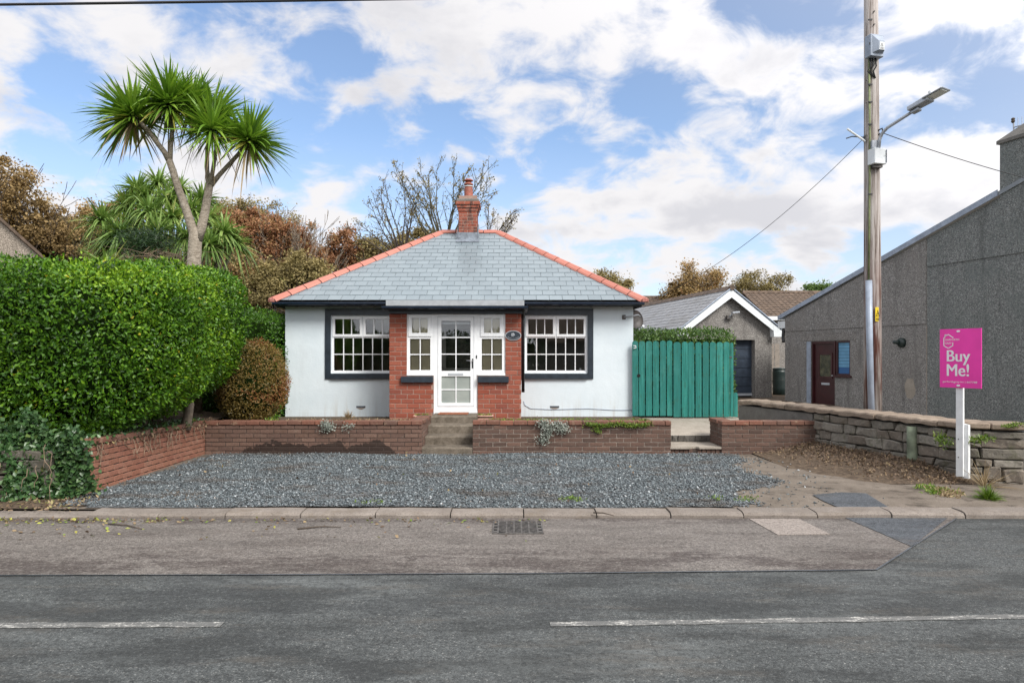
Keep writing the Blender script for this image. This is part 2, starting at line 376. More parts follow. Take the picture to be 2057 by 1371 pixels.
    col = t.mix(t.mth('MULTIPLY', t.rng(g, 0.45, 0.72, 0, 0.5), t.rng(z, 0.95, 0.3)), col, (0.42, 0.38, 0.31))
    col = t.mix(t.rng(t.noise(t.mapv(p, (1.5, 1.5, 0.35), (3, 0, 1)), 2.0, 6, 0.7), 0.52, 0.75, 0, 0.30), col, (0.50, 0.545, 0.575))
    t.bump(t.mth('ADD', t.noise(p, 5, 5, 0.6), t.mth('MULTIPLY', t.noise(p, 60, 3), 0.3)), 0.35, 0.02)
    M['white_render'] = t.fin(col, 0.75, 0, 0.3)
    M['upvc'] = plain('white_upvc', (0.83, 0.855, 0.87), 0.28, 0.04, 5, bump=0.02)
    M['navy'] = plain('navy_paint', (0.022, 0.032, 0.045), 0.38, 0.25, 8, bump=0.15)
    M['gutter'] = plain('navy_gutter', (0.02, 0.035, 0.065), 0.22, 0.2, 8, bump=0.03)
    M['black'] = plain('black_paint', (0.012, 0.013, 0.015), 0.4, 0.3, 8)
    M['felt'] = plain('grey_felt', (0.36, 0.38, 0.40), 0.6, 0.12, 7)
    M['lead'] = plain('lead', (0.20, 0.23, 0.27), 0.5, 0.3, 9, bump=0.3, bscale=20)
    t = NT('slate'); p = t.pos(); r = t.rand()
    col = t.ramp(r, [(0, (0.180, 0.222, 0.247)), (0.5, (0.198, 0.242, 0.268)), (1, (0.216, 0.262, 0.288))])
    col = t.mix(t.rng(t.noise(p, 9, 6, 0.65), 0.4, 0.75, 0, 0.3), col, (0.145, 0.18, 0.20))
    t.bump(t.noise(p, 40, 4, 0.6), 0.12, 0.004); M['slate'] = t.fin(col, t.rng(t.noise(p, 3, 3), 0.3, 0.7, 0.26, 0.36), 0, 0.6)
    t = NT('slate_edge'); p = t.pos(); col = t.ramp(t.noise(p, 8, 4), [(0.3, (0.16, 0.18, 0.195)), (0.7, (0.24, 0.26, 0.275))]); M['slate_plain'] = t.fin(col, 0.4)
    t = NT('terracotta_hip'); p = t.pos(); r = t.rand()
    col = t.ramp(r, [(0, (0.39, 0.135, 0.098)), (1, (0.47, 0.18, 0.135))]); col = t.mix(t.rng(t.noise(p, 11, 5), 0.4, 0.75, 0, 0.35), col, (0.40, 0.13, 0.09))
    t.bump(t.noise(p, 60, 3), 0.15, 0.004); M['hip'] = t.fin(col, 0.55)
    M['pot'] = plain('terracotta_pot', (0.30, 0.095, 0.065), 0.6, 0.25, 10, grime=0.5)
    M['cream'] = plain('cream_wall', (0.90, 0.79, 0.54), 0.8, 0.05, 3)
    M['room'] = plain('room_wall', (0.42, 0.36, 0.28), 0.9, 0.1, 2)
    M['room_door'] = plain('inner_door_paint', (0.82, 0.80, 0.72), 0.5, 0.06, 4)
    t = NT('window_glass'); gl = t.nd('ShaderNodeBsdfGlossy'); gl.inputs['Roughness'].default_value = 0.012; gl.inputs[0].default_value = (0.95, 0.98, 1, 1)
    tr = t.nd('ShaderNodeBsdfTransparent'); tr.inputs[0].default_value = (0.97, 0.98, 0.975, 1)
    fr = t.nd('ShaderNodeFresnel'); fr.inputs[0].default_value = 1.75
    nb = t.nd('ShaderNodeBump'); nb.inputs['Strength'].default_value = 0.03; nb.inputs['Distance'].default_value = 0.02; t.L.new(t.noise(t.pos(), 2.5, 2), nb.inputs['Height']); t.L.new(nb.outputs[0], gl.inputs['Normal'])
    mx = t.nd('ShaderNodeMixShader'); t.L.new(fr.outputs[0], mx.inputs[0]); t.L.new(tr.outputs[0], mx.inputs[1]); t.L.new(gl.outputs[0], mx.inputs[2]); t.L.new(mx.outputs[0], t.out.inputs[0])
    M['glass'] = t.m
    t = NT('frosted_glass'); p = t.pos(); t.bump(t.noise(p, 90, 3, 0.6), 0.6, 0.004); M['frost'] = t.fin(t.ramp(t.noise(p, 4, 4), [(0.3, (0.70, 0.74, 0.70)), (0.7, (0.80, 0.83, 0.78))]), 0.3)
    t = NT('textured_dark_glass'); p = t.pos(); t.bump(t.noise(p, 45, 3, 0.6), 0.9, 0.01); M['darkglass'] = t.fin(t.ramp(t.noise(p, 7, 5), [(0.3, (0.025, 0.03, 0.018)), (0.7, (0.11, 0.105, 0.06))]), 0.2)
    M['chrome'] = plain('brushed_metal', (0.55, 0.56, 0.57), 0.3, 0.05, 5, metal=1.0)
    M['silver'] = plain('silver_plastic', (0.42, 0.45, 0.48), 0.35, 0.06, 5)
    # bricks
    M['brick_porch'] = brick_mat('brick_porch', [(0.255, 0.068, 0.042), (0.31, 0.093, 0.058), (0.22, 0.068, 0.048), (0.35, 0.118, 0.076), (0.27, 0.075, 0.045)])
    M['brick_brown'] = brick_mat('brick_brown', [(0.13, 0.077, 0.057), (0.165, 0.10, 0.077), (0.115, 0.070, 0.056), (0.19, 0.118, 0.09)], 0.25, (0.25, 0.2, 0.16), damp=True)
    M['brick_dark'] = brick_mat('brick_dark', [(0.10, 0.060, 0.045), (0.13, 0.078, 0.060), (0.085, 0.055, 0.044), (0.155, 0.092, 0.07)], 0.2, (0.2, 0.16, 0.13))
    M['brick_red'] = brick_mat('brick_red', [(0.27, 0.118, 0.078), (0.31, 0.15, 0.10), (0.25, 0.105, 0.072), (0.33, 0.165, 0.115)], 0.35, (0.24, 0.17, 0.12))
    M['brick_cope'] = brick_mat('brick_coping', [(0.15, 0.075, 0.053), (0.20, 0.088, 0.060), (0.135, 0.080, 0.062), (0.25, 0.095, 0.06)], 0.6, (0.30, 0.22, 0.15))
    M['brick_chim'] = brick_mat('brick_chimney', [(0.27, 0.068, 0.042), (0.33, 0.10, 0.062), (0.24, 0.085, 0.06)], 0.4, (0.36, 0.25, 0.2), soot=0.75)
    # neighbours
    def pebbledash(name, a, b, tintc, amt):
        t = NT(name); p = t.pos()
        v = t.sep(t.vor(p, 58, 'Color')); col = t.ramp(v[0], [(0, tuple(x*0.5 for x in a)), (0.4, a), (0.8, b), (1, tuple(min(1, x*1.5) for x in b))])
        col = t.mix(t.rng(t.noise(p, 1.1, 7, 0.68), 0.4, 0.68, 0, amt), col, tintc)
        g = t.noise(t.mapv(p, (4, 4, 0.5)), 1.0, 5, 0.65); col = t.mix(t.rng(g, 0.50, 0.70, 0, 0.5), col, tuple(x*0.5 for x in a))
        t.bump(t.vor(p, 58, 'Distance'), 0.7, 0.012); return t.fin(col, 0.92, 0, 0.2)
    M['dash'] = pebbledash('pebbledash', (0.215, 0.208, 0.198), (0.288, 0.279, 0.266), (0.205, 0.19, 0.175), 0.5)
    M['dash_green'] = pebbledash('pebbledash_weathered', (0.172, 0.181, 0.176), (0.238, 0.248, 0.240), (0.145, 0.165, 0.16), 0.6)
    M['dash_warm'] = pebbledash('roughcast_brown', (0.20, 0.190, 0.178), (0.275, 0.263, 0.247), (0.185, 0.17, 0.155), 0.45)
    M['roughcast'] = pebbledash('roughcast_beige', (0.30, 0.255, 0.21), (0.37, 0.32, 0.27), (0.27, 0.235, 0.195), 0.4)
    M['white_board'] = plain('white_board', (0.74, 0.78, 0.80), 0.4, 0.08, 4, grime=0.15)
    M['roof_tile'] = plain('brown_roof_tile', (0.135, 0.095, 0.068), 0.85, 0.35, 5, bump=0.4)
    M['maroon'] = plain('maroon_paint', (0.045, 0.010, 0.012), 0.3, 0.2, 6)
    M['door_navy'] = plain('navy_door', (0.035, 0.05, 0.075), 0.45, 0.2, 6)
    M['blind'] = plain('blue_blind', (0.13, 0.33, 0.52), 0.55, 0.1, 3)
    M['blind_dark'] = plain('blue_blind_foot', (0.03, 0.12, 0.30), 0.55, 0.1, 3)
    # timber and metal
    t = NT('green_stain'); p = t.pos(); r = t.rand()
    g = t.noise(t.mapv(p, (26, 26, 1.3)), 1.0, 6, 0.65)
    col = t.ramp(g, [(0.28, (0.010, 0.100, 0.085)), (0.5, (0.016, 0.19, 0.16)), (0.72, (0.05, 0.285, 0.245))])
    col = t.mix(t.mth('MULTIPLY', r, 0.75), col, (0.014, 0.135, 0.12)); col = t.mix(t.rng(t.noise(t.mapv(p, (1, 1, 0.6), (0, 0, 3)), 3.0, 5, 0.65), 0.5, 0.7, 0, 0.4), col, (0.07, 0.27, 0.235))
    col = t.mix(t.rng(t.noise(t.mapv(p, (3, 3, 1)), 6, 6, 0.7), 0.52, 0.68, 0, 0.65), col, (0.022, 0.10, 0.068))
    kn = t.noise(t.mapv(p, (1.6, 1.6, 1), (2, 0, 5)), 11, 2, 0.4); col = t.mix(t.rng(kn, 0.72, 0.78, 0, 0.7), col, (0.01, 0.05, 0.045))
    t.bump(g, 0.3, 0.006); M['green'] = t.fin(col, 0.6, 0, 0.35)
    t = NT('pole_wood'); p = t.pos(); g = t.noise(t.mapv(p, (24, 24, 0.9)), 1.0, 7, 0.7)
    z = t.sep(p)[2]
    base = t.ramp(g, [(0.34, (0.06, 0.042, 0.036)), (0.44, (0.22, 0.185, 0.165)), (0.55, (0.44, 0.405, 0.385)), (0.75, (0.54, 0.52, 0.50))])
    redc = t.ramp(g, [(0.3, (0.05, 0.018, 0.014)), (0.55, (0.13, 0.055, 0.042)), (0.72, (0.30, 0.22, 0.18))])
    rm = t.mth('MULTIPLY', t.rng(z, 4.2, 2.0), t.rng(t.noise(t.mapv(p, (7, 7, 0.7)), 1.3, 5, 0.6), 0.38, 0.58))
    t.bump(g, 0.7, 0.015); M['pole'] = t.fin(t.mix(rm, base, redc), 0.85, 0, 0.2)
    M['galv'] = plain('galvanised', (0.42, 0.45, 0.49), 0.42, 0.15, 8, metal=0.4)
    M['pipe'] = plain('grey_conduit', (0.30, 0.35, 0.43), 0.4, 0.15, 6, grime=0.3)
    M['cable'] = plain('black_cable', (0.02, 0.02, 0.022), 0.5, 0.1, 5)
    M['green_cable'] = plain('green_earth_cable', (0.16, 0.19, 0.08), 0.6, 0.3, 9)
    M['white_wood'] = plain('white_painted_post', (0.78, 0.80, 0.81), 0.5, 0.07, 7, grime=0.2)
    M['pink'] = plain('pink_board', (0.90, 0.055, 0.42), 0.35, 0.06, 3, bump=0.02)
    M['sign_white'] = plain('sign_white', (0.86, 0.85, 0.87), 0.4, 0.03, 3, bump=0.0)
    M['yellow'] = plain('warning_yellow', (0.72, 0.52, 0.03), 0.4, 0.06, 5, bump=0.0)
    M['iron'] = plain('cast_iron', (0.12, 0.112, 0.105), 0.55, 0.4, 25, metal=0.3, bump=0.4)
    M['void'] = plain('drain_void', (0.006, 0.006, 0.006), 0.9, 0.1, 5)
    M['fence'] = plain('weathered_fence', (0.27, 0.235, 0.20), 0.85, 0.2, 9)
    M['butt'] = plain('green_plastic', (0.012, 0.026, 0.024), 0.4, 0.2, 5)
    M['mat'] = plain('coir_mat', (0.28, 0.10, 0.05), 0.95, 0.3, 40, bump=0.6, bscale=200)
    # plants
    M['laurel'] = leaf_mat('laurel_leaf', [(0, (0.014, 0.042, 0.006)), (0.35, (0.045, 0.130, 0.008)), (0.70, (0.110, 0.245, 0.012)), (0.955, (0.24, 0.40, 0.022)), (0.975, (0.50, 0.44, 0.04)), (1, (0.44, 0.38, 0.03))], 0.42, 0.28, 0.4)
    M['privet'] = leaf_mat('privet_leaf', [(0, (0.03, 0.075, 0.018)), (0.5, (0.085, 0.17, 0.035)), (0.85, (0.16, 0.26, 0.05)), (1, (0.25, 0.35, 0.08))], 0.42, 0.3)
    M['darkleaf'] = leaf_mat('dark_leaf', [(0, (0.012, 0.03, 0.012)), (0.5, (0.035, 0.085, 0.025)), (1, (0.08, 0.15, 0.04))], 0.4, 0.2)
    M['bronze'] = leaf_mat('bronze_leaf', [(0, (0.06, 0.045, 0.012)), (0.35, (0.155, 0.115, 0.026)), (0.6, (0.25, 0.17, 0.045)), (0.82, (0.27, 0.080, 0.036)), (1, (0.36, 0.24, 0.08))], 0.5, 0.22)
    M['ivy'] = leaf_mat('ivy_leaf', [(0, (0.014, 0.038, 0.014)), (0.5, (0.040, 0.100, 0.030)), (0.9, (0.095, 0.175, 0.055)), (1, (0.26, 0.24, 0.05))], 0.36, 0.15)
    M['cord'] = leaf_mat('cordyline_blade', [(0, (0.05, 0.115, 0.014)), (0.45, (0.155, 0.295, 0.032)), (0.8, (0.29, 0.44, 0.055)), (0.94, (0.38, 0.42, 0.07)), (1, (0.38, 0.28, 0.08))], 0.4, 0.25)
    M['cord_pale'] = leaf_mat('cordyline_pale', [(0, (0.06, 0.125, 0.030)), (0.45, (0.18, 0.30, 0.070)), (0.85, (0.36, 0.46, 0.14)), (1, (0.46, 0.42, 0.16))], 0.4, 0.25)
    M['autumn'] = leaf_mat('autumn_brown', [(0, (0.16, 0.11, 0.05)), (0.4, (0.31, 0.215, 0.095)), (0.7, (0.44, 0.32, 0.15)), (0.9, (0.42, 0.22, 0.11)), (1, (0.34, 0.31, 0.12))], 0.7, 0.25, 0.2)
    M['russet'] = leaf_mat('autumn_russet', [(0, (0.15, 0.08, 0.045)), (0.45, (0.31, 0.15, 0.08)), (0.75, (0.42, 0.24, 0.125)), (1, (0.34, 0.28, 0.12))], 0.7, 0.25, 0.2)
    M['olive'] = leaf_mat('autumn_olive', [(0, (0.12, 0.10, 0.045)), (0.5, (0.27, 0.22, 0.095)), (0.85, (0.41, 0.33, 0.15)), (1, (0.25, 0.26, 0.09))], 0.7, 0.25, 0.2)
    M['spring'] = leaf_mat('green_crown', [(0, (0.05, 0.10, 0.02)), (1, (0.15, 0.24, 0.05))], 0.6, 0.25)
    M['silver_leaf'] = leaf_mat('silver_leaf', [(0, (0.16, 0.19, 0.16)), (1, (0.44, 0.47, 0.42))], 0.7, 0.15)
    M['weed'] = leaf_mat('weed_leaf', [(0, (0.05, 0.10, 0.012)), (0.6, (0.14, 0.24, 0.025)), (1, (0.26, 0.33, 0.05))], 0.5, 0.25)
    M['straw'] = leaf_mat('dry_grass', [(0, (0.16, 0.11, 0.06)), (1, (0.44, 0.34, 0.20))], 0.8, 0.2)
    M['litter'] = leaf_mat('fallen_leaf', [(0, (0.075, 0.048, 0.032)), (0.35, (0.20, 0.135, 0.085)), (0.6, (0.36, 0.27, 0.14)), (0.8, (0.16, 0.26, 0.03)), (1, (0.50, 0.46, 0.10))], 0.7, 0.15)
    t = NT('cord_trunk'); p = t.pos(); col = t.ramp(t.noise(t.mapv(p, (10, 10, 16)), 1, 5, 0.7), [(0.3, (0.20, 0.165, 0.125)), (0.7, (0.46, 0.405, 0.335))])
    t.bump(t.noise(t.mapv(p, (14, 14, 30)), 1, 5, 0.7), 1.0, 0.035); M['cord_trunk'] = t.fin(col, 0.9, 0, 0.2)
    M['bark'] = plain('bark', (0.085, 0.066, 0.05), 0.9, 0.35, 12, bump=0.6)
    M['bark_green'] = plain('bark_mossy', (0.075, 0.068, 0.04), 0.9, 0.3, 5, bump=0.5)
    M['bark_pale'] = plain('bark_pale', (0.23, 0.19, 0.145), 0.9, 0.3, 8, bump=0.5)
    M['twig'] = plain('dry_twig', (0.26, 0.19, 0.13), 0.85, 0.25, 10)
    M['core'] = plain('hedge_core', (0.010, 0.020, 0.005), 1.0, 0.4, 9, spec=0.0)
mats()
# ------------------------------------------------------------------ the setting: ground, road, kerb, drive
def sheet(name, pts, z, mat, kind='structure', parent=None):
    """flat polygon in plan; z a number or one per corner"""
    zs = z if isinstance(z, (list, tuple)) else [z]*len(pts)
    o = MB().add([(x, y, q) for (x, y), q in zip(pts, zs)], [tuple(range(len(pts)))]).build(name, mat, parent)
    if parent is None: o['kind'] = kind
    return o
def ground_px(px, py, z=0.0):
    D = (EYE - z)*F/(py - HY); return (X(px, D), D)

sheet('ground', [(-600, -400), (600, -400), (600, 900), (-600, 900)], -0.06, M['field'])
sheet('road', [(-90, -3.5), (90, -3.5), (90, 7.24), (-90, 7.24)], 0.0, M['asphalt'])
# the old brown strip along the kerb, with its tar seam as a separate raised bead
seam = [ground_px(-900, 1157), ground_px(0, 1156), ground_px(500, 1155), ground_px(1100, 1152), ground_px(1760, 1145), ground_px(1922, 1041)]
sheet('road_margin', [seam[0], seam[1], seam[2], seam[3], seam[4], (seam[5][0], 7.235), (-25, 7.235), (-25, seam[0][1])], 0.004, M['asphalt_old'])
m = MB()
for (x0, y0), (x1, y1) in zip(seam[:-1], seam[1:]):
    w = 0.0075; d = Vector((x1-x0, y1-y0, 0)).normalized(); n = Vector((-d.y, d.x, 0))*w; a = Vector((x0, y0, 0.008)); b = Vector((x1, y1, 0.008))
    m.add([a - n, b - n, b + n, a + n], [(0, 1, 2, 3)])
o = m.build('tar_seam', M['bitumen']); o['kind'] = 'structure'
bp = [ground_px(1690, 1036, .008), ground_px(1905, 1038, .008), ground_px(1832, 1097, .008), ground_px(1770, 1070, .008)]
sheet('road_patch', bp, 0.008, M['asphalt_new'])
cp = [ground_px(1505, 1043), ground_px(1605, 1043), ground_px(1668, 1074), ground_px(1562, 1075)]
m = MB().prism([(x, y, 0.0045) for x, y in cp], (0, 0, 0.006)); o = m.build('inspection_cover', M['cobble'])
tag(o, 'pale pebbled rectangular utility cover set in the road beside the kerb', 'cover')
# centre line: two worn dashes, 4 mm up
def dash(p0, p1, w, label):
    a = Vector((*p0, 0.004)); b = Vector((*p1, 0.004)); d = (b-a).normalized(); n = Vector((-d.y, d.x, 0))
    k = 40; vs, fs = [], []
    for i in range(k+1):
        c = a.lerp(b, i/k); j = random.uniform(-.006, .006); q = random.uniform(-.006, .006)
        vs += [c - n*(w/2 + j), c + n*(w/2 + q)]
    fs = [(2*i, 2*i+2, 2*i+3, 2*i+1) for i in range(k)]
    o = MB().add(vs, fs).build('road_marking', M['paint']); o['kind'] = 'structure'
dash(ground_px(-420, 1258), ground_px(446, 1254), 0.085, '')
dash(ground_px(1105, 1254), ground_px(2500, 1231), 0.075, '')

# kerb: each stone a piece of its own, dropped, with a rounded front
kerb = thing('kerb', (0, 7.33, 0), kind='structure')
def kerb_profile(h): return [(7.215, -0.03), (7.218, h*0.55), (7.245, h*0.92), (7.29, h*1.02), (7.46, h*1.08), (7.46, -0.03)]
xs = [-40, -14]
joint_px = [-300, -130, 40, 180, 320, 455, 605, 755, 905, 1052, 1198, 1346, 1492, 1640, 1788, 1935, 2085, 2240, 2400]
xj = [X(p, 7.25) for p in joint_px]
for i, (a, b) in enumerate(zip(xj[:-1], xj[1:])):
    h = 0.052 if i < 13 else 0.06
    if i in (1, 2): h = 0.03
    h += random.uniform(-.006, .006); g = 0.006
    pr = kerb_profile(h); dy = random.uniform(-.008, .008); tl = random.uniform(-.005, .005)
    vs = []; nn = 6
    for k in range(nn):
        t = k/(nn-1); x = a + g + (b-a-2*g)*t
        for (y, z) in pr: vs.append((x, y + dy + (random.uniform(-.004, .004) if z > 0 else 0), z + (tl*(t-.5)*2 + random.uniform(-.003, .003) if z > 0 else 0)))
    q = len(pr); fs = []
    for k in range(nn-1):
        for j in range(q): fs.append((k*q+j, k*q+(j+1) % q, (k+1)*q+(j+1) % q, (k+1)*q+j))
    fs += [tuple(range(q))[::-1], tuple((nn-1)*q + j for j in range(q))]
    ko = MB().add(vs, fs).build('kerb_stone', M['kerb'], kerb)
for a, b in ((-40, xj[0]), (xj[-1], 40)):
    MB().box(a, b, 7.22, 7.46, -0.03, 0.05).build('kerb_stone', M['kerb'], kerb)

# forecourt: gravel bed, earthy drive on the right, tar patch
sheet('forecourt', [(-5.4, 7.46), (40, 7.46), (40, 9.2), (6.0, 9.4), (5.1, 12.1), (-5.4, 12.1)], [0.045, 0.045, 0.03, 0.02, 0.005, 0.005], M['drive'])
# undulating gravel bed
GP = [(-4.95, 7.56), (-3, 7.50), (0, 7.5), (2.3, 7.5), (2.75, 7.75), (2.55, 8.25), (3.05, 8.7), (3.55, 9.2), (3.25, 9.9), (3.35, 10.6), (3.75, 11.3), (3.7, 11.86), (-5.05, 11.86)]
def in_poly(x, y, poly):
    r = np.zeros(len(x), bool); n = len(poly)
    for i in range(n):
        (x0, y0), (x1, y1) = poly[i], poly[(i+1) % n]
        c = ((y0 > y) != (y1 > y)) & (x < (x1-x0)*(y-y0)/((y1-y0) if y1 != y0 else 1e-9) + x0); r ^= c
    return r
def bump2(x, y): return 0.012*np.sin(x*1.7+0.6*y) + 0.010*np.sin(y*2.3-x*0.9+1) + 0.006*np.sin(x*4.1+y*3.3)
gx, gy = np.meshgrid(np.linspace(-5.1, 3.9, 91), np.linspace(7.5, 11.9, 45))
gz = 0.045 + (gy-7.5)/4.4*(-0.04) + 0.012 + bump2(gx, gy)*0.6
vv = np.stack([gx, gy, gz], -1).reshape(-1, 3); ii = np.arange(91*45).reshape(45, 91)
ff = np.stack([ii[:-1, :-1], ii[:-1, 1:], ii[1:, 1:], ii[1:, :-1]], -1).reshape(-1, 4)
cen = vv[ff].mean(1); keep = in_poly(cen[:, 0] + 0.06*np.sin(cen[:, 1]*9), cen[:, 1], GP); ff = ff[keep]
o = np_mesh('gravel_bed', vv, ff, M['gravel_bed']); o['kind'] = 'structure'
# loose chips
n = 74000
x = rng.uniform(-5.2, 4.3, n); y = 7.46 + rng.uniform(0, 1, n)*4.42
edge = in_poly(x, y, GP); stray = rng.uniform(0, 1, n) < 0.05*np.exp(-np.maximum(0, x-3.2)*1.4)
jx = x + rng.normal(0, 0.10, n); keep = (in_poly(jx, y, GP) | (stray & (x > 2.4))) & (x > -5.02 - (y-8)*0.04); x, y = x[keep], y[keep]; n = len(x)
# bare patches where tyres have worn it thin
bare = np.sin(x*1.3+1)*np.sin(y*2.2+x*.4) + 0.5*np.sin(x*3.1-y*1.3)
keep = (bare < 0.95) | (rng.uniform(0, 1, n) < 0.45); x, y = x[keep], y[keep]; n = len(x)
z = 0.045 + (y-7.5)/4.4*(-0.04) + 0.014 + bump2(x, y)*0.6 + rng.uniform(0, 0.012, n)
z = np.where(in_poly(x, y, GP), z, z - 0.012)
def chips(x, y, z, smin, smax):
    n = len(x); s = rng.uniform(smin, smax, n)**1.0
    base = np.array([[1, 0, 0], [-.5, .87, 0], [-.5, -.87, 0], [0, 0, .7], [0, 0, -.7]], float)
    v = base[None] + rng.normal(0, .28, (n, 5, 3)); v *= np.stack([s, s*rng.uniform(.6, 1, n), s*rng.uniform(.45, .9, n)], -1)[:, None]
    a = rng.uniform(0, 6.283, n); b = rng.normal(0, .5, n)
    ca, sa, cb, sb = np.cos(a), np.sin(a), np.cos(b), np.sin(b)
    vx = v[..., 0]*ca[:, None] - v[..., 1]*sa[:, None]; vy = v[..., 0]*sa[:, None] + v[..., 1]*ca[:, None]; vz = v[..., 2]
    vy2 = vy*cb[:, None] - vz*sb[:, None]; vz2 = vy*sb[:, None] + vz*cb[:, None]
    v = np.stack([vx + x[:, None], vy2 + y[:, None], vz2 + z[:, None]], -1).reshape(-1, 3)
    f = np.array([[0, 1, 3], [1, 2, 3], [2, 0, 3], [1, 0, 4], [2, 1, 4], [0, 2, 4]])
    f = (f[None] + (np.arange(n)*5)[:, None, None]).reshape(-1, 3)
    return v, f, np.repeat(np.clip(rng.beta(1.25, 1.7, n), 0, 1), 5)
v, f, t_ = chips(x, y, z, 0.009, 0.023)
o = np_mesh('gravel', v, f, M['chip'], None, t_); tag(o, 'loose blue-grey gravel covering the forecourt', 'gravel', kind='stuff')
tp = [ground_px(1632, 993, .045), ground_px(1690, 988, .045), ground_px(1740, 990, .045), ground_px(1786, 1019, .05), ground_px(1690, 1021, .05), ground_px(1655, 1006, .05)]
sheet('drive_patch', tp, [0.046, 0.046, 0.046, 0.053, 0.053, 0.05], M['asphalt_new'])
# raised garden behind the walls
sheet('garden_bed', [(-5.05, 12.0), (-1.6, 12.0), (-1.6, 15.2), (-5.0, 15.2)], [0.50, 0.50, 0.37, 0.37], M['soil'])
sheet('garden_bed', [(-0.62, 12.0), (2.70, 12.0), (2.70, 15.2), (-0.62, 15.2)], [0.50, 0.50, 0.37, 0.37], M['soil'])
sheet('garden_bed', [(3.68, 12.0), (5.16, 12.0), (5.0, 12.66), (3.68, 12.66)], [0.50, 0.50, 0.48, 0.48], M['soil'])
sheet('garden_bank', [(-14, 8.35), (-5.2, 8.35), (-5.3, 12.0), (-5.3, 40), (-14, 40)], [0.62, 0.62, 0.55, 0.7, 0.7], M['soil'])
sheet('back_yard', [(-14, 15.1), (4.6, 15.1), (12, 22), (12, 60), (-14, 60)], 0.30, M['soil'])
sheet('side_yard', [(5.25, 11.6), (6.25, 9.1), (40, 9.1), (40, 40), (4.5, 40), (4.5, 14.2)], 0.055, M['path'])
# concrete path up to the gate with a brick-fronted step
path = thing('concrete_path', (3.15, 12.7, 0.1), kind='structure')
MB().add([(2.66, 12.62, .245), (3.72, 12.62, .25), (3.72, 12.68, .253), (5.05, 12.68, .26), (4.86, 14.2, .345), (2.66, 14.2, .345), (4.86, 16, .37), (2.60, 16, .37)], [(0, 1, 2, 5), (2, 3, 4, 5), (5, 4, 6, 7)]).build('path_slab', M['path'], path)
m = MB()
for i in range(9):
    x0 = 2.70 + i*0.104; x1 = min(x0+.1, 3.625); m.add([(x0, 12.60 + random.uniform(-.02, .02), .245), (x1, 12.60 + random.uniform(-.02, .02), .247), (x1, 12.65, .247), (x0, 12.65, .247), (x0, 12.66, .11), (x1, 12.66, .11)], [(0, 1, 2, 3), (0, 4, 5, 1)])
m.build('slab_edge', M['cement'], path)
st = MB()
pts = [(2.705, 11.90), (3.05, 11.905), (3.09, 11.97), (3.16, 11.98), (3.2, 11.905), (3.64, 11.91), (3.64, 12.66), (2.705, 12.66)]
st.prism([(x, y, 0.095) for x, y in pts], (0, 0, 0.033)).build('step_tread', M['path'], path)
for i in range(12):
    x0 = 2.715 + i*0.0775
    if i in (5,): continue
    MB().box(x0, x0+.068, 11.935 + random.uniform(0, .012), 12.05, -0.05, 0.093).build('brick', M['brick_dark'], path, 0.004)
MB().box(2.71, 3.63, 11.96, 12.6, -0.06, 0.09).build('mortar', M['mortar_dark'], path)
# ------------------------------------------------------------------ brick pieces (shared meshes)
_bc = {}
def brick_mesh(L, Dp, Hh, var, mat):
    key = (round(L, 4), round(Dp, 4), round(Hh, 4), var, mat.name)
    if key in _bc: return _bc[key]
    r = random.Random(hash((var, round(L*1000))) & 0xffff)
    bm = bmesh.new(); bmesh.ops.create_cube(bm, size=1)
    for v in bm.verts:
        v.co.x *= L; v.co.y *= Dp; v.co.z *= Hh
        v.co += Vector((r.uniform(-.002, .002), r.uniform(-.002, .0015), r.uniform(-.002, .002)))
    bmesh.ops.bevel(bm, geom=list(bm.edges), offset=0.0045, segments=1, affect='EDGES')
    me = bpy.data.meshes.new('brick'); bm.to_mesh(me); bm.free(); me.materials.append(mat); _bc[key] = me; return me
def put_piece(name, me, parent, world, rot=(0, 0, 0), scale=(1, 1, 1)):
    o = bpy.data.objects.new(name, me); o.location = Vector(world) - wloc(parent); o.rotation_euler = rot; o.scale = scale
    return link(o, parent)
def brick_run(parent, p0, ang, length, z0, courses, mat, pitch=0.0735, bl=0.225, joint=0.010, depth=0.1, slope=0.0, name='brick', odd=0, skip=None, bond='stretcher'):
    """one leaf of bricks whose face runs from p0 along ang (the face looks to the right-hand side of that direction turned -90)"""
    u = Vector((math.cos(ang), math.sin(ang), 0)); nrm = Vector((u.y, -u.x, 0))
    hgt = pitch - joint; mod = bl + joint
    for c in range(courses):
        a = 0.0 if (c + odd) % 2 == 0 else -mod/2
        s = a
        while s < length - 0.02:
            e = s + bl; s0, e0 = max(s, 0.0), min(e, length)
            if e0 - s0 > 0.03 and not (skip and skip((s0+e0)/2, c)):
                w = e0 - s0; mid = (s0 + e0)/2
                pos = Vector(p0) + u*mid - nrm*(depth/2 + random.uniform(-.0015, .0035)); pos.z = z0 + c*pitch + hgt/2 + joint + slope*mid
                me = brick_mesh(bl, depth, hgt, random.randrange(5), mat)
                put_piece(name, me, parent, pos, (0, 0, ang + random.uniform(-.006, .006)), (w/bl, 1, 1))
            s += mod
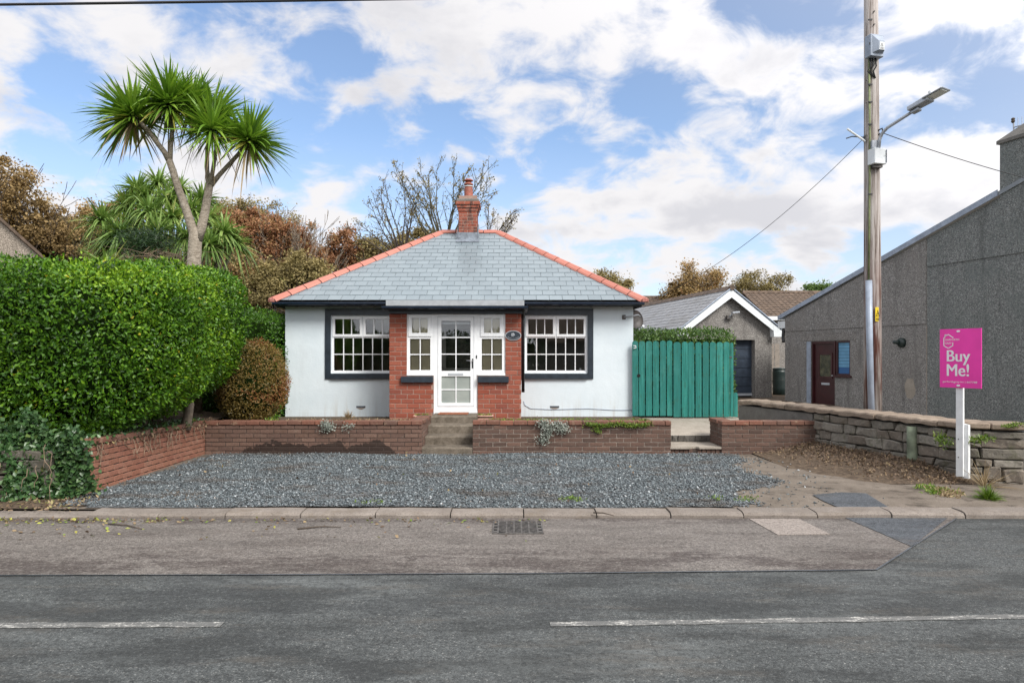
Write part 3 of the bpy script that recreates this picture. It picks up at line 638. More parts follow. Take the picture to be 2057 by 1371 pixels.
def coping_run(parent, p0, ang, length, z, mat, bl=0.225, joint=0.01, depth=0.25, over=0.018, hgt=0.066, slope=0.0, skip=None):
    u = Vector((math.cos(ang), math.sin(ang), 0)); nrm = Vector((u.y, -u.x, 0)); mod = bl + joint; s = 0.0
    while s < length - 0.03:
        e0 = min(s + bl, length); w = e0 - s; mid = (s+e0)/2
        pos = Vector(p0) + u*mid - nrm*(depth/2 - over + random.uniform(-.004, .004)); pos.z = z + hgt/2 + slope*mid + random.uniform(-.004, .004)
        if not (skip and skip(mid)):
            put_piece('coping_brick', brick_mesh(bl, depth, hgt, random.randrange(5), mat), parent, pos, (random.uniform(-.02, .02), slope*-1 if slope else 0, ang + random.uniform(-.012, .012)), (w/bl, 1, 1))
        s += mod

WY = 11.90; ZT = 0.500; PIT = 0.0735; NC = 8; Z0 = ZT - NC*PIT
def retaining(name, x0, x1, mat, mort, label, ret=None):
    w = thing(name, ((x0+x1)/2, WY, 0), label, 'brick wall', 'low brick walls along the forecourt')
    MB().box(x0+.004, x1-.004, WY+.009, WY+.215, -0.12, ZT+.002).build('mortar', mort, w)
    brick_run(w, (x0, WY, 0), 0.0, x1-x0, Z0, NC, mat)
    coping_run(w, (x0, WY, 0), 0.0, x1-x0, ZT + .006, M['brick_cope'])
    return w
XL0, XL1 = X(412, WY), X(847, WY); XM0, XM1 = X(949.5, WY), X(1348, WY); XR0, XR1 = X(1450, WY), X(1640, WY)
wl = retaining('brick_wall', XL0, XL1, M['brick_brown'], M['mortar_dark'], 'low brown brick wall with a dark damp stain, left of the door steps')
MB().box(XL1-.205, XL1-.009, WY+.217, 13.4, -0.1, ZT).build('mortar', M['render_mortar'], wl)
brick_run(wl, (XL1, WY+.106, 0), R(90), 1.40, Z0, NC, M['brick_brown'])
coping_run(wl, (XL1, WY+.24, 0), R(90), 1.0, ZT+.006, M['brick_cope'])
wm = retaining('brick_wall', XM0, XM1, M['brick_dark'], M['mortar_pale'], 'low brown brick wall with pale joints and trailing plants, between the two flights of steps')
MB().box(XM0+.009, XM0+.205, WY+.217, 12.62, -0.1, ZT).build('mortar', M['render_mortar'], wm)
brick_run(wm, (XM0, 12.62, 0), R(-90), .61, Z0, NC, M['brick_dark'])
wr = retaining('brick_wall', XR0, XR1, M['brick_dark'], M['render_mortar'], 'short dark brick wall ending against the stone wall on the right')
MB().box(XR0+.009, XR0+.205, WY+.217, 12.62, -0.1, ZT).build('mortar', M['render_mortar'], wr)
brick_run(wr, (XR0, 12.63, 0), R(-90), 0.625, Z0, NC, M['brick_dark'], odd=1)
coping_run(wr, (XR0, 12.64, 0), R(-90), 0.48, ZT+.006, M['brick_cope'])
# red wall returning to the road on the left: near end stands a little higher
nx, ny = -5.075, 8.36; fx, fy = XL0 - .01, WY + .03
ang = math.atan2(fy-ny, fx-nx); LEN = math.hypot(fx-nx, fy-ny); SL = -0.10/LEN
wv = thing('brick_wall', (nx, ny, 0), 'red brick wall running from the ivy at the road back to the damp-stained wall', 'brick wall', 'low brick walls along the forecourt')
u = Vector((math.cos(ang), math.sin(ang), 0)); nr = Vector((u.y, -u.x, 0))
pts = [Vector((nx, ny, 0)) - nr*.009, Vector((fx, fy, 0)) - nr*.009, Vector((fx, fy, 0)) - nr*.21, Vector((nx, ny, 0)) - nr*.21]
zt = [ZT + .11, ZT + .01, ZT + .01, ZT + .11]
MB().add([(p.x, p.y, -.1) for p in pts] + [(p.x, p.y, q) for p, q in zip(pts, zt)], [(0, 3, 2, 1), (4, 5, 6, 7), (0, 1, 5, 4), (1, 2, 6, 5), (2, 3, 7, 6), (3, 0, 4, 7)]).build('mortar', M['mortar_dark'], wv)
brick_run(wv, (nx, ny, 0), ang, LEN, Z0 + .10 - 2*PIT, NC + 2, M['brick_red'], slope=SL)
brick_run(wv, (nx - .21, ny - .001, 0), 0.0, .10, Z0 + .10 - 2*PIT, NC + 2, M['brick_red'])
coping_run(wv, (nx, ny, 0), ang, LEN, ZT + .108, M['brick_cope'], slope=SL, depth=.23)

# ------------------------------------------------------------------ concrete steps to the door
stp = thing('door_steps', (-1.1, 12.6, 0), 'four worn concrete steps with an uneven edge leading up to the white front door', 'steps')
lv = [(11.90, Z(898.6, 11.90)), (12.35, Z(875.8, 12.35)), (12.80, Z(854, 12.80)), (13.25, Z(835.4, 13.25))]
for i, (y0, z1) in enumerate(lv):
    y1 = lv[i+1][0] + .05 if i < 3 else 14.04
    zb = -0.1 if i == 0 else lv[i-1][1] - .02
    xa, xb = XL1 + .004, XM0 - .004
    if i == 3: xb += 0.0
    n = 10; vs = []; top = []
    prof = [(y0 + .004, zb), (y0, z1 - .02), (y0 + .02, z1), (y1, z1 + .003), (y1, zb)]
    for k in range(n+1):
        x_ = xa + (xb-xa)*k/n
        for j, (y_, z_) in enumerate(prof):
            vs.append((x_, y_ + (random.uniform(-.008, .008) if j in (0, 1, 2) else 0), z_ + (random.uniform(-.006, .004) if j in (1, 2) else 0)))
    q = len(prof); fs = []
    for k in range(n):
        for j in range(q): fs.append((k*q+j, (k+1)*q+j, (k+1)*q+(j+1) % q, k*q+(j+1) % q))
    fs += [tuple(range(q)), tuple(n*q + j for j in range(q))[::-1]]
    MB().add(vs, fs).build('step', M['step'], stp)

# ------------------------------------------------------------------ field-stone wall on the right
C0 = Vector((5.92, 9.24, 0)); C1 = Vector((4.58, 14.05, 0)); E1 = Vector((6.62, 8.98, 0)); WTOP = 0.70
sw = thing('stone_wall', C0, 'grey field-stone boundary wall with a weathered flat coping, right of the drive', 'stone wall')
uw = (C1-C0).normalized(); nw = Vector((-uw.y, uw.x, 0));  nw = nw if nw.x < 0 else -nw      # nw points to the forecourt
ue = (E1-C0).normalized(); ne = Vector((ue.y, -ue.x, 0)); ne = ne if ne.y < 0 else -ne
TH = 0.42
core = [C0 - nw*.05 - ne*.05, C1 - nw*.05, C1 - nw*TH, C0 + ue*.72 - ne*TH*1.0 + uw*.1, E1 - ne*.05]
MB().prism([(p.x, p.y, -.1) for p in core][::-1], (0, 0, WTOP + .1)).build('core', M['cement'], sw)
def stone_piece(parent, o, u, n, w, h, z, seed, depth=.12, mat=None):
    r = random.Random(seed)
    bm = bmesh.new(); bmesh.ops.create_cube(bm, size=1)
    bmesh.ops.subdivide_edges(bm, edges=[e for e in bm.edges if abs(e.verts[0].co.x - e.verts[1].co.x) > .5], cuts=1)
    for v in bm.verts:
        v.co.x *= w; v.co.y *= depth; v.co.z *= h
        v.co += Vector((r.uniform(-.13, .13)*min(w, .2), r.uniform(-.022, .022), r.uniform(-.13, .13)*h))
    bmesh.ops.bevel(bm, geom=list(bm.edges), offset=min(.011, h*.09), segments=1, affect='EDGES', clamp_overlap=True)
    rot = Matrix((u, -n, Vector((0, 0, 1)))).transposed()
    for v in bm.verts: v.co = rot @ v.co
    me = bpy.data.meshes.new('stone'); bm.to_mesh(me); bm.free(); me.materials.append(mat or M['stone'])
    put_piece('stone', me, parent, Vector(o) + Vector((0, 0, z)))
def stone_face(parent, o, u, n, length, z0, z1, seed, wmin=.2, wmax=.5, hmin=.09, hmax=.19, proud=.0, tail=None, mat=None):
    r = random.Random(seed); z = z0; k = 0
    while z < z1 - .04:
        h = r.uniform(hmin, hmax)
        if z1 - z - h < .06: h = z1 - z
        s = -r.uniform(0, .12)
        while s < length - .05:
            w = r.uniform(wmin, wmax)
            if length - s - w < .12: w = length - s
            a = max(s, 0.0); ww = s + w - a; k += 1
            if ww > .06 and not (tail and tail(a + ww/2, z)):
                hh = h - .014
                if r.random() < .25 and h > .12 and ww > .2:
                    for q in (0, 1): stone_piece(parent, o + u*(a + ww/2) - n*(.05 - proud + r.uniform(-.012, .012)), u, n, ww - .016, hh/2 - .006, z + h*(.25 + .5*q), seed*1000 + k*7 + q, mat=mat)
                else:
                    stone_piece(parent, o + u*(a + ww/2) - n*(.05 - proud + r.uniform(-.014, .014)), u, n, ww - .016, hh, z + h/2, seed*1000 + k*7, mat=mat)
            s += w
        z += h
LW = (C1-C0).length
stone_face(sw, C0, uw, nw, LW, -.06, WTOP, 3, tail=lambda s, z: s > 2.85)
stone_face(sw, C0, ue, ne, (E1-C0).length, -.10, WTOP, 11, .22, .42, .1, .2)
# rendered stub behind the short brick wall, with a cement patch
MB().prism([(p.x, p.y, -.05) for p in (C0 + uw*2.82 + nw*.012, C1 + nw*.012, C1 - nw*.1, C0 + uw*2.82 - nw*.1)], (0, 0, WTOP + .04)).build('cement_render', M['cement'], sw)
# greenish pipe-like buttress on the face
a = C0 + uw*.72 + nw*.03
MB().tube([(a.x, a.y, -.05), (a.x+.01, a.y, .2), (a.x-.005, a.y, .45), (a.x, a.y, WTOP-.02)], [.095, .075, .065, .07], 10).build('cement_pilaster', plain('mossy_cement', (0.20, 0.235, 0.165), 0.85, 0.3, 9, bump=0.4), sw, smooth=True)
def cap_slab(s0, s1, o, u, n, seed):
    r = random.Random(seed); nn = 5; vs = []
    for k in range(nn+1):
        s = s0 + .006 + (s1-s0-.012)*k/nn; c = o + u*s
        over = .04 + r.uniform(-.018, .018); bk = TH + .03 + r.uniform(-.02, .02); zt = WTOP + .105 + r.uniform(-.012, .012); zb = WTOP + .03 + r.uniform(-.014, .014)
        f_ = c + n*over; b_ = c - n*bk; fi = c + n*(over-.018); bi = c - n*(bk-.03)
        vs += [(f_.x, f_.y, zb), (f_.x, f_.y, zt-.022), (fi.x, fi.y, zt), (bi.x, bi.y, zt + .01), (b_.x, b_.y, zb)]
    q = 5; fs = []
    for k in range(nn):
        for j in range(q): fs.append((k*q+j, (k+1)*q+j, (k+1)*q+(j+1) % q, k*q+(j+1) % q))
    fs += [tuple(range(q)), tuple(nn*q+j for j in range(q))[::-1]]
    return MB().add(vs, fs).build('cap_slab', M['cap'], sw)
s = 0.30; k = 0
for ln in (.62, .5, .74, .58, .8, .66, .82):
    if s + ln > LW: ln = LW - s
    if ln > .1: cap_slab(s, s+ln, C0, uw, nw, 40+k)
    s += ln; k += 1
# corner cap covers both faces
cc = [C0 + nw*.04 + ne*.045, C0 + uw*.295 + nw*.045, C0 + uw*.295 - nw*(TH+.03), C0 + ue*.35 - ne*(TH+.03), C0 + ue*.35 + ne*.05]
vs = [(p.x, p.y, WTOP+.03) for p in cc] + [(p.x, p.y, WTOP+.11) for p in cc]
MB().prism([(p.x, p.y, WTOP+.028) for p in cc][::-1], (0, 0, .082)).build('cap_slab', M['cap'], sw, .015)
cc = [C0 + ue*.356 + ne*.05, C0 + ue*.356 - ne*(TH+.03), E1 - ne*(TH+.02) + ue*.04, E1 + ne*.03 + ue*.05, C0 + ue*.55 + ne*.065]
MB().prism([(p.x, p.y, WTOP+.024) for p in cc], (0, 0, .08)).build('cap_slab', M['cap'], sw, .015)

# low rough stone wall under the ivy at the left edge
lw = thing('stone_wall', (-6.2, 8.0, 0), 'tumbled dark stone wall beneath the ivy at the left road edge', 'stone wall')
MB().box(-9.5, -5.25, 8.12, 8.4, -.1, .6).build('core', M['soil'], lw)
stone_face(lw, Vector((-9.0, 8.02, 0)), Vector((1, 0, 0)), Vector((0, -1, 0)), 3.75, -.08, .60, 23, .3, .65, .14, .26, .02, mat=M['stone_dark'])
# ------------------------------------------------------------------ the bungalow
HX = -1.14; HW0, HW1 = X(573, 15.05), X(1272, 15.05); HY0 = 15.05; HY1 = 22.1; HZ0, HZ1 = 0.30, 2.78
house = thing('bungalow', (HX, HY0, HZ0), 'white rendered bungalow with hipped grey slate roof, brick porch and red chimney', 'house')
def wall_openings(x0, x1, z0, z1, y, ops, depth):
    """front face at y with rectangular openings and their reveals"""
    xs = sorted({x0, x1, *[a for o in ops for a in o[:2]]}); zs = sorted({z0, z1, *[a for o in ops for a in o[2:]]}); m = MB()
    for i in range(len(xs)-1):
        for j in range(len(zs)-1):
            cx, cz = (xs[i]+xs[i+1])/2, (zs[j]+zs[j+1])/2
            if any(a < cx < b and c < cz < d for a, b, c, d in ops): continue
            m.add([(xs[i], y, zs[j]), (xs[i+1], y, zs[j]), (xs[i+1], y, zs[j+1]), (xs[i], y, zs[j+1])], [(0, 1, 2, 3)])
    for a, b, c, d in ops:
        m.add([(a, y, c), (a, y, d), (a, y+depth, d), (a, y+depth, c)], [(0, 1, 2, 3)]); m.add([(b, y, c), (b, y, d), (b, y+depth, d), (b, y+depth, c)], [(3, 2, 1, 0)])
        m.add([(a, y, d), (b, y, d), (b, y+depth, d), (a, y+depth, d)], [(0, 1, 2, 3)]); m.add([(a, y, c), (b, y, c), (b, y+depth, c), (a, y+depth, c)], [(3, 2, 1, 0)])
    return m
WX0, WX1, WZ0, WZ1 = X(1054, HY0), X(1180, HY0), Z(748.6, HY0), Z(633, HY0)
LX0, LX1 = 2*HX - WX1, 2*HX - WX0
PI0, PI1 = -1.55, -.73                                   # inner door opening
m = wall_openings(HW0, HW1, HZ0, HZ1, HY0, [(WX0, WX1, WZ0, WZ1), (LX0, LX1, WZ0, WZ1), (PI0, PI1, HZ0, 2.42)], .22)
m.add([(HW0, HY0, HZ0), (HW0, HY1, HZ0), (HW0, HY1, HZ1), (HW0, HY0, HZ1)], [(0, 3, 2, 1)])
m.add([(HW1, HY0, HZ0), (HW1, HY1, HZ0), (HW1, HY1, HZ1), (HW1, HY0, HZ1)], [(0, 1, 2, 3)])
m.add([(HW0, HY1, HZ0), (HW1, HY1, HZ0), (HW1, HY1, HZ1), (HW0, HY1, HZ1)], [(0, 3, 2, 1)])
m.build('wall', M['white_render'], house)
# rooms behind the windows
m = MB()
for a, b in ((HW0+.2, HX-.9), (HX+.9, HW1-.2)):
    y0, y1, z0, z1 = HY0+.23, HY0+3.6, HZ0+.2, HZ1-.06
    m.add([(a,y0,z0),(b,y0,z0),(b,y1,z0),(a,y1,z0),(a,y0,z1),(b,y0,z1),(b,y1,z1),(a,y1,z1)], [(0,1,2,3),(4,7,6,5),(1,5,6,2),(2,6,7,3),(3,7,4,0)])
m.build('room', M['room'], house)

t = NT('obscured_glass'); p = t.pos(); t.bump(t.noise(p, 70, 3, 0.6), 0.3, 0.003); M['obscured'] = t.fin(t.ramp(t.noise(p, 2.5, 4), [(0.3, (0.24, 0.275, 0.26)), (0.7, (0.34, 0.375, 0.35))]), 0.18, 0, 0.6)
# windows ---------------------------------------------------------------
def frame_ring(x0, x1, z0, z1, t, y0, y1):
    return MB().box(x0, x1, y0, y1, z0, z0+t).box(x0, x1, y0, y1, z1-t, z1).box(x0, x0+t, y0, y1, z0+t, z1-t).box(x1-t, x1, y0, y1, z0+t, z1-t)
def glazing(parent, x0, x1, z0, z1, nx, nz, y, bar=.020, zsplit=None, pane=None):
    """panes between glazing bars: each pane and each bar its own piece"""
    zs = [z0 + (z1-z0)*k/nz for k in range(nz+1)] if not zsplit else zsplit
    for i in range(1, nx):
        xc = x0 + (x1-x0)*i/nx; part_box('glazing_bar', M['upvc'], parent, xc-bar/2, xc+bar/2, y-.014, y-.001, z0, z1)
    for j in range(1, len(zs)-1):
        part_box('glazing_bar', M['upvc'], parent, x0, x1, y-.012, y-.0012, zs[j]-bar/2, zs[j]+bar/2)
    for i in range(nx):
        for j in range(len(zs)-1):
            a, b = x0 + (x1-x0)*i/nx, x0 + (x1-x0)*(i+1)/nx
            tl = random.uniform(-.0012, .0012); t2 = random.uniform(-.0012, .0012)
            MB().add([(a, y+tl, zs[j]), (b, y-tl, zs[j]), (b, y-tl+t2, zs[j+1]), (a, y+tl+t2, zs[j+1]), (a, y+.006+tl, zs[j]), (b, y+.006-tl, zs[j]), (b, y+.006-tl+t2, zs[j+1]), (a, y+.006+tl+t2, zs[j+1])],
                     [(0, 1, 2, 3), (7, 6, 5, 4), (0, 4, 5, 1), (1, 5, 6, 2), (2, 6, 7, 3), (3, 7, 4, 0)]).build('pane', pane or M['glass'], parent)
def main_window(x0, x1, side):
    z0, z1 = WZ0, WZ1; y = HY0 + .05
    w = bpy.data.objects.new('window', None); w.location = Vector(((x0+x1)/2, y, z0)) - wloc(house); link(w, house)
    g = 1/93.0
    f = frame_ring(x0+.002, x1-.002, z0+.002, z1-.002, 4.5*g, y, y+.07)
    zt = Z(676.5, y); f.box(x0+4.5*g, x1-4.5*g, y+.001, y+.069, zt-2*g, zt+2*g)
    xm = (x0+x1)/2; f.box(xm-1.6*g, xm+1.6*g, y+.002, y+.068, zt+2*g, z1-4.5*g)
    f.build('frame', M['upvc'], w)
    MB().box(x0-.005, x1+.005, y-.03, y+.005, z0-.02, z0+.022).build('sill', M['upvc'], w, .004)
    for a, b in ((x0+2.2*g, xm-1.0*g), (xm+1.0*g, x1-2.2*g)):
        s0, s1 = zt+.5*g, z1-2.6*g
        frame_ring(a, b, s0, s1, 5*g, y-.022, y+.02).build('sash', M['upvc'], w, .003)
        glazing(w, a+5*g, b-5*g, s0+5*g, s1-5*g, 3, 1, y+.004)
    glazing(w, x0+4.6*g, x1-4.6*g, z0+4.6*g, zt-2*g, 6, 2, y+.02)
    # painted surround on the wall
    t = 11.5*g; q = MB()
    if side < 0: q.box(x0-t, x0-.002, HY0-.028, HY0+.02, z0-.13, z1+t*1.1)
    if side > 0: q.box(x1+.002, x1+t, HY0-.028, HY0+.02, z0-.13, z1+t*1.1)
    q.box(x0-.002, x1+.002, HY0-.027, HY0+.02, z1+.002, z1+t*1.1).box(x0-.002, x1+.002, HY0-.06, HY0+.04, z0-.13, z0-.012)
    if side < 0: q.box(x1+.002, x1+t, HY0-.028, HY0+.02, z0-.13, z1+t*1.1)
    if side > 0: q.box(x0-t, x0-.002, HY0-.028, HY0+.02, z0-.13, z1+t*1.1)
    q.build('surround', M['navy'], w)
main_window(LX0, LX1, -1); main_window(WX0, WX1, 1)
MB().box(WX1-.16, WX1-.12, HY0+.13, HY0+.16, WZ0+.06, WZ0+.10).build('window_ornament', M['upvc'], house)
# air bricks
for px in (725, 1114):
    v = bpy.data.objects.new('air_vent', None); c = at(px, 818, HY0); v.location = c - wloc(house); link(v, house)
    m = MB().box(c.x-.10, c.x+.10, HY0-.006, HY0+.01, c.z-.004, c.z+.035); m.build('vent_plate', M['lead'], v)
    for k in range(7): part_box('slot', M['void'], v, c.x-.088+k*.0265, c.x-.072+k*.0265, HY0-.0085, HY0-.004, c.z+.003, c.z+.029)
    MB().add([(c.x-.1, HY0-.004, c.z-.006), (c.x+.1, HY0-.004, c.z-.006), (c.x+.02, HY0-.004, c.z-.045), (c.x-.03, HY0-.004, c.z-.04)], [(0, 3, 2, 1)]).build('flaked_paint', M['mortar_pale'], v)

# roof --------------------------------------------------------------------
EY = 14.72; EZ = Z(603.5, EY); EX0, EX1 = X(547, EY)+.02, X(1295, EY)-.02; RY = 18.35; RZ = Z(467, RY); RX0, RX1 = X(888, RY), X(1000, RY); BY = 2*RY - EY
roof = bpy.data.objects.new('roof', None); roof.location = Vector((HX, EY, EZ)) - wloc(house); link(roof, house)
A, B, C_, D_ = Vector((EX0, EY, EZ)), Vector((EX1, EY, EZ)), Vector((EX1, BY, EZ)), Vector((EX0, BY, EZ)); R0, R1 = Vector((RX0, RY, RZ)), Vector((RX1, RY, RZ))
dn = Vector((0, 0, -.02))
MB().add([A+dn, B+dn, C_+dn, D_+dn, R0+dn, R1+dn], [(0, 1, 5, 4), (1, 2, 5), (2, 3, 4, 5), (3, 0, 4), (3, 2, 1, 0)]).build('roof_deck', M['black'], roof)
# side and back slopes: slates joined
def slope_slates(a, b, c, d, name, mat, parent, w=.276, courses=17, kind='stuff'):
    """slates over the quad a,b (eave) c,d (top); c over b, d over a"""
    up = ((d-a)+(c-b))*.5; n = (b-a).cross(d-a).normalized(); vs, fs = [], []
    for k in range(courses):
        t0, t1 = k/courses, min(1, (k+1.25)/courses); l0, r0 = a.lerp(d, t0), b.lerp(c, t0); l1, r1 = a.lerp(d, t1), b.lerp(c, t1)
        W = (r0-l0).length; cnt = max(1, round(W/w)); off = .5 if k % 2 else 0
        for i in range(-1, cnt+1):
            f0, f1 = max(0, (i+off)/cnt + .006/w/cnt), min(1, (i+1+off)/cnt - .006/w/cnt)
            if f1 - f0 < .01: continue
            p = [l0.lerp(r0, f0) + n*.012, l0.lerp(r0, f1) + n*.012, l1.lerp(r1, f1) + n*.001, l1.lerp(r1, f0) + n*.001]
            j = n*random.uniform(0, .003); q = len(vs); lowr = [p[0]-n*.008, p[1]-n*.008]
            vs += [x + j for x in p] + lowr; fs += [(q, q+1, q+2, q+3), (q+4, q+5, q+1, q)]
    o = MB().add(vs, fs).build(name, mat, parent)
    if kind: o['kind'] = kind
    return o
slope_slates(B, C_, R1, R1, 'side_slates', M['slate_plain'], roof); slope_slates(D_, A, R0, R0, 'side_slates', M['slate_plain'], roof); slope_slates(C_, D_, R0, R1, 'side_slates', M['slate_plain'], roof)
# front slope: every slate
NCO = 17; upv = Vector((0, RY-EY, RZ-EZ)); SLEN = upv.length; upn = upv.normalized(); pitch_ang = math.atan2(RZ-EZ, RY-EY)
nf = Vector((0, -upn.z, upn.y)); SWD = .276; GA = SLEN/NCO
def slate_mesh():
    bm = bmesh.new(); bmesh.ops.create_cube(bm, size=1)
    for v in bm.verts: v.co = Vector((v.co.x*(SWD-.006), v.co.y*(GA*1.22), v.co.z*.007))
    bmesh.ops.bevel(bm, geom=[e for e in bm.edges], offset=.0015, segments=1, affect='EDGES'); me = bpy.data.meshes.new('slate'); bm.to_mesh(me); bm.free(); me.materials.append(M['slate']); return me
sm = slate_mesh()
for k in range(NCO):
    tm = (k+.5)/NCO; l = EX0 + (RX0-EX0)*(k+.3)/NCO - .02; r = EX1 + (RX1-EX1)*(k+.3)/NCO + .02
    x0 = HX - 20*SWD + (SWD/2 if k % 2 else 0)
    while x0 < r:
        a, b = max(x0, l), min(x0+SWD, r)
        if b - a > .06:
            c = Vector(((a+b)/2, EY, EZ)) + upn*((k+.5)*GA + .11*GA) + nf*(.011 + random.uniform(-.001, .0015))
            put_piece('slate', sm, roof, c, (pitch_ang - R(1.9) + random.uniform(-.003, .003), random.uniform(-.004, .004), random.uniform(-.004, .004)), ((b-a)/SWD, 1, 1))
        x0 += SWD
# hip and ridge tiles
def hip_tile_mesh(L):
    m = []; n = 6; prof = [(-.125, -.055), (-.105, -.018), (-.03, .038), (.03, .038), (.105, -.018), (.125, -.055)]
    vs, fs = [], []
    for y, sc_ in ((0, 1.06), (L*1.0, .93)):
        for (a, b) in prof: vs.append((a*sc_, y, b*sc_))
    for y, sc_ in ((0, 1.06), (L*1.0, .93)):
        for (a, b) in prof: vs.append((a*sc_*.9, y, b*sc_ - .014))
    for i in range(5): fs += [(i, i+1, 7+i, 6+i), (12+i, 18+i, 19+i, 13+i), (i, 12+i, 13+i, i+1)]
    fs += [(0, 6, 18, 12), (5, 17, 23, 11)]
    me = bpy.data.meshes.new('hip_tile'); me.from_pydata(vs, [], fs); me.materials.append(M['hip']); return me
def hip_line(p, q, n, name='hip_tile'):
    d = (q-p); L = d.length/n; dv = d.normalized(); side = dv.cross(Vector((0, 0, 1))).normalized(); up = side.cross(dv); me = hip_tile_mesh(L-.016); MB().tube([p + up*.012, q + up*.012], .045, 6).build('hip_bedding', M['black'], roof)
    for i in range(n):
        mt = Matrix((side, dv, up)).transposed().to_euler(); base = p + dv*(L*i) + up*(.03 + .006*random.random())
        put_piece(name, me, roof, base, mt)
hip_line(A + Vector((-.01, -.02, 0)), R0, 13); hip_line(B + Vector((.01, -.02, 0)), R1, 13); hip_line(D_, R0, 13); hip_line(C_, R1, 13)
hip_line(R0, R1, 4, 'ridge_tile')
for c in (A, B):   # mortar stop at the hip foot
    MB().lathe([(.11, -.03), (.115, .03), (.07, .065)], c + Vector((0, .02, .0)), 10).build('hip_mortar', plain('pink_mortar', (0.42, 0.17, 0.14), 0.9, 0.3, 30, bump=0.5), roof)
# eaves: fascia, gutter, soffit boards, rafter ends
PX0, PX1 = X(777, 13.8), X(1053, 13.8)
ea = bpy.data.objects.new('eaves', None); ea.location = Vector((HX, EY, EZ-.1)) - wloc(house); link(ea, house)
MB().box(EX0+.03, EX1-.03, EY+.03, EY+.055, EZ-.125, EZ-.012).build('fascia', M['black'], ea)
for s in (0, 1):
    xx = EX0+.03 if s == 0 else EX1-.055
    MB().box(xx, xx+.025, EY+.06, BY-.06, EZ-.125, EZ-.015).build('fascia', M['black'], ea)
MB().add([(EX0+.06, EY+.056, EZ-.035), (EX1-.06, EY+.056, EZ-.035), (EX1-.06, HY0+.02, EZ+.10), (EX0+.06, HY0+.02, EZ+.10)], [(0, 1, 2, 3)]).build('soffit_board', M['white_board'], ea)
def gutter(x0, x1, y, z, name='gutter'):
    pr = [(.055*math.cos(R(a)), .055*math.sin(R(a))) for a in range(180, 361, 20)]; vs = []; fs = []
    for x_ in (x0, x1): vs += [(x_, y + a, z + b) for a, b in pr]
    n = len(pr); fs = [(i, i+1, n+i+1, n+i) for i in range(n-1)]
    vs += [(x0, y-.062, z+.004), (x1, y-.062, z+.004), (x1, y-.048, z+.004), (x0, y-.048, z+.004), (x0, y-.062, z-.012), (x1, y-.062, z-.012)]; b = 2*n
    fs += [(b, b+1, b+2, b+3), (b+4, b+5, b+1, b), tuple(range(n)), tuple(range(n, 2*n))]
    return MB().add(vs, fs).build(name, M['gutter'], ea)
gutter(EX0-.005, PX0-.01, EY-.03, EZ-.045); gutter(PX1+.01, EX1+.005, EY-.03, EZ-.045)
for px in [590, 623, 655, 688, 720, 750] + [1064, 1095, 1126, 1157, 1189, 1222, 1252]:
    x_ = X(px, EY+.1); part_box('rafter_end', M['black'], ea, x_-.022, x_+.022, EY+.062, HY0-.001, EZ-.115 + .0, EZ-.037)

# chimney -----------------------------------------------------------------
ch = bpy.data.objects.new('chimney', None); CHX = X(940, 17.9); CY0 = 17.86; ch.location = Vector((CHX, CY0, 4.7)) - wloc(house); link(ch, house)
cz0, cz1 = 4.35, Z(424, CY0); W2 = .236
MB().box(CHX-W2+.006, CHX+W2-.006, CY0+.006, CY0+.60, cz0, cz1+.4).build('mortar', M['mortar_pink'], ch)
nco = int((cz1-cz0)/.075)
brick_run(ch, (CHX-W2, CY0, 0), 0, 2*W2, cz0, nco, M['brick_chim'], pitch=(cz1-cz0)/nco)
brick_run(ch, (CHX+W2, CY0+.10, 0), R(90), .5, cz0, nco, M['brick_chim'], pitch=(cz1-cz0)/nco, odd=1)
brick_run(ch, (CHX-W2, CY0+.606, 0), R(-90), .5, cz0, nco, M['brick_chim'], pitch=(cz1-cz0)/nco, odd=1)
cw = [(.018, .085), (.045, .075), (.075, .085)]; z_ = cz1
for j, (ov, hh) in enumerate(cw):
    a = W2 + ov
    MB().box(CHX-a+.008, CHX+a-.008, CY0-ov+.008, CY0+.60+ov, z_+.001, z_+hh).build('corbel_mortar', M['mortar_pink'], ch)
    brick_run(ch, (CHX-a, CY0-ov, 0), 0, 2*a, z_-.008, 1, M['brick_chim'], pitch=hh, odd=j % 2)
    brick_run(ch, (CHX+a, CY0-ov+.1, 0), R(90), .5+2*ov, z_-.008, 1, M['brick_chim'], pitch=hh, odd=j % 2)
    z_ += hh
MB().box(CHX-.285, CHX+.285, CY0-.05, CY0+.66, z_, z_+.07).build('cap', M['cement'], ch, .012)
MB().lathe([(.27, 0), (.24, .05), (.15, .09), (.12, .10)], (CHX, CY0+.30, z_+.07), 14).build('flaunching', M['mortar_pale'], ch, smooth=True)
pz = z_ + .11
MB().lathe([(.118, -.04), (.115, .10), (.108, .30), (.105, .33)], (CHX, CY0+.30, pz), 20).build('chimney_pot', M['pot'], ch, smooth=True)
MB().lathe([(.112, .331), (.125, .336), (.125, .352), (.112, .357)], (CHX, CY0+.30, pz), 20).build('pot_rim', M['white_board'], ch)
MB().lathe([(.075, .35), (.08, .40), (.118, .385), (.12, .40), (.105, .425), (.075, .44), (.07, .50)], (CHX, CY0+.30, pz), 20).build('cowl', M['pot'], ch, smooth=True)
MB().lathe([(.04, .495), (.11, .488), (.122, .492), (.118, .51), (.08, .535), (.02, .545)], (CHX, CY0+.30, pz), 20).build('cowl_cap', M['pot'], ch, smooth=True)
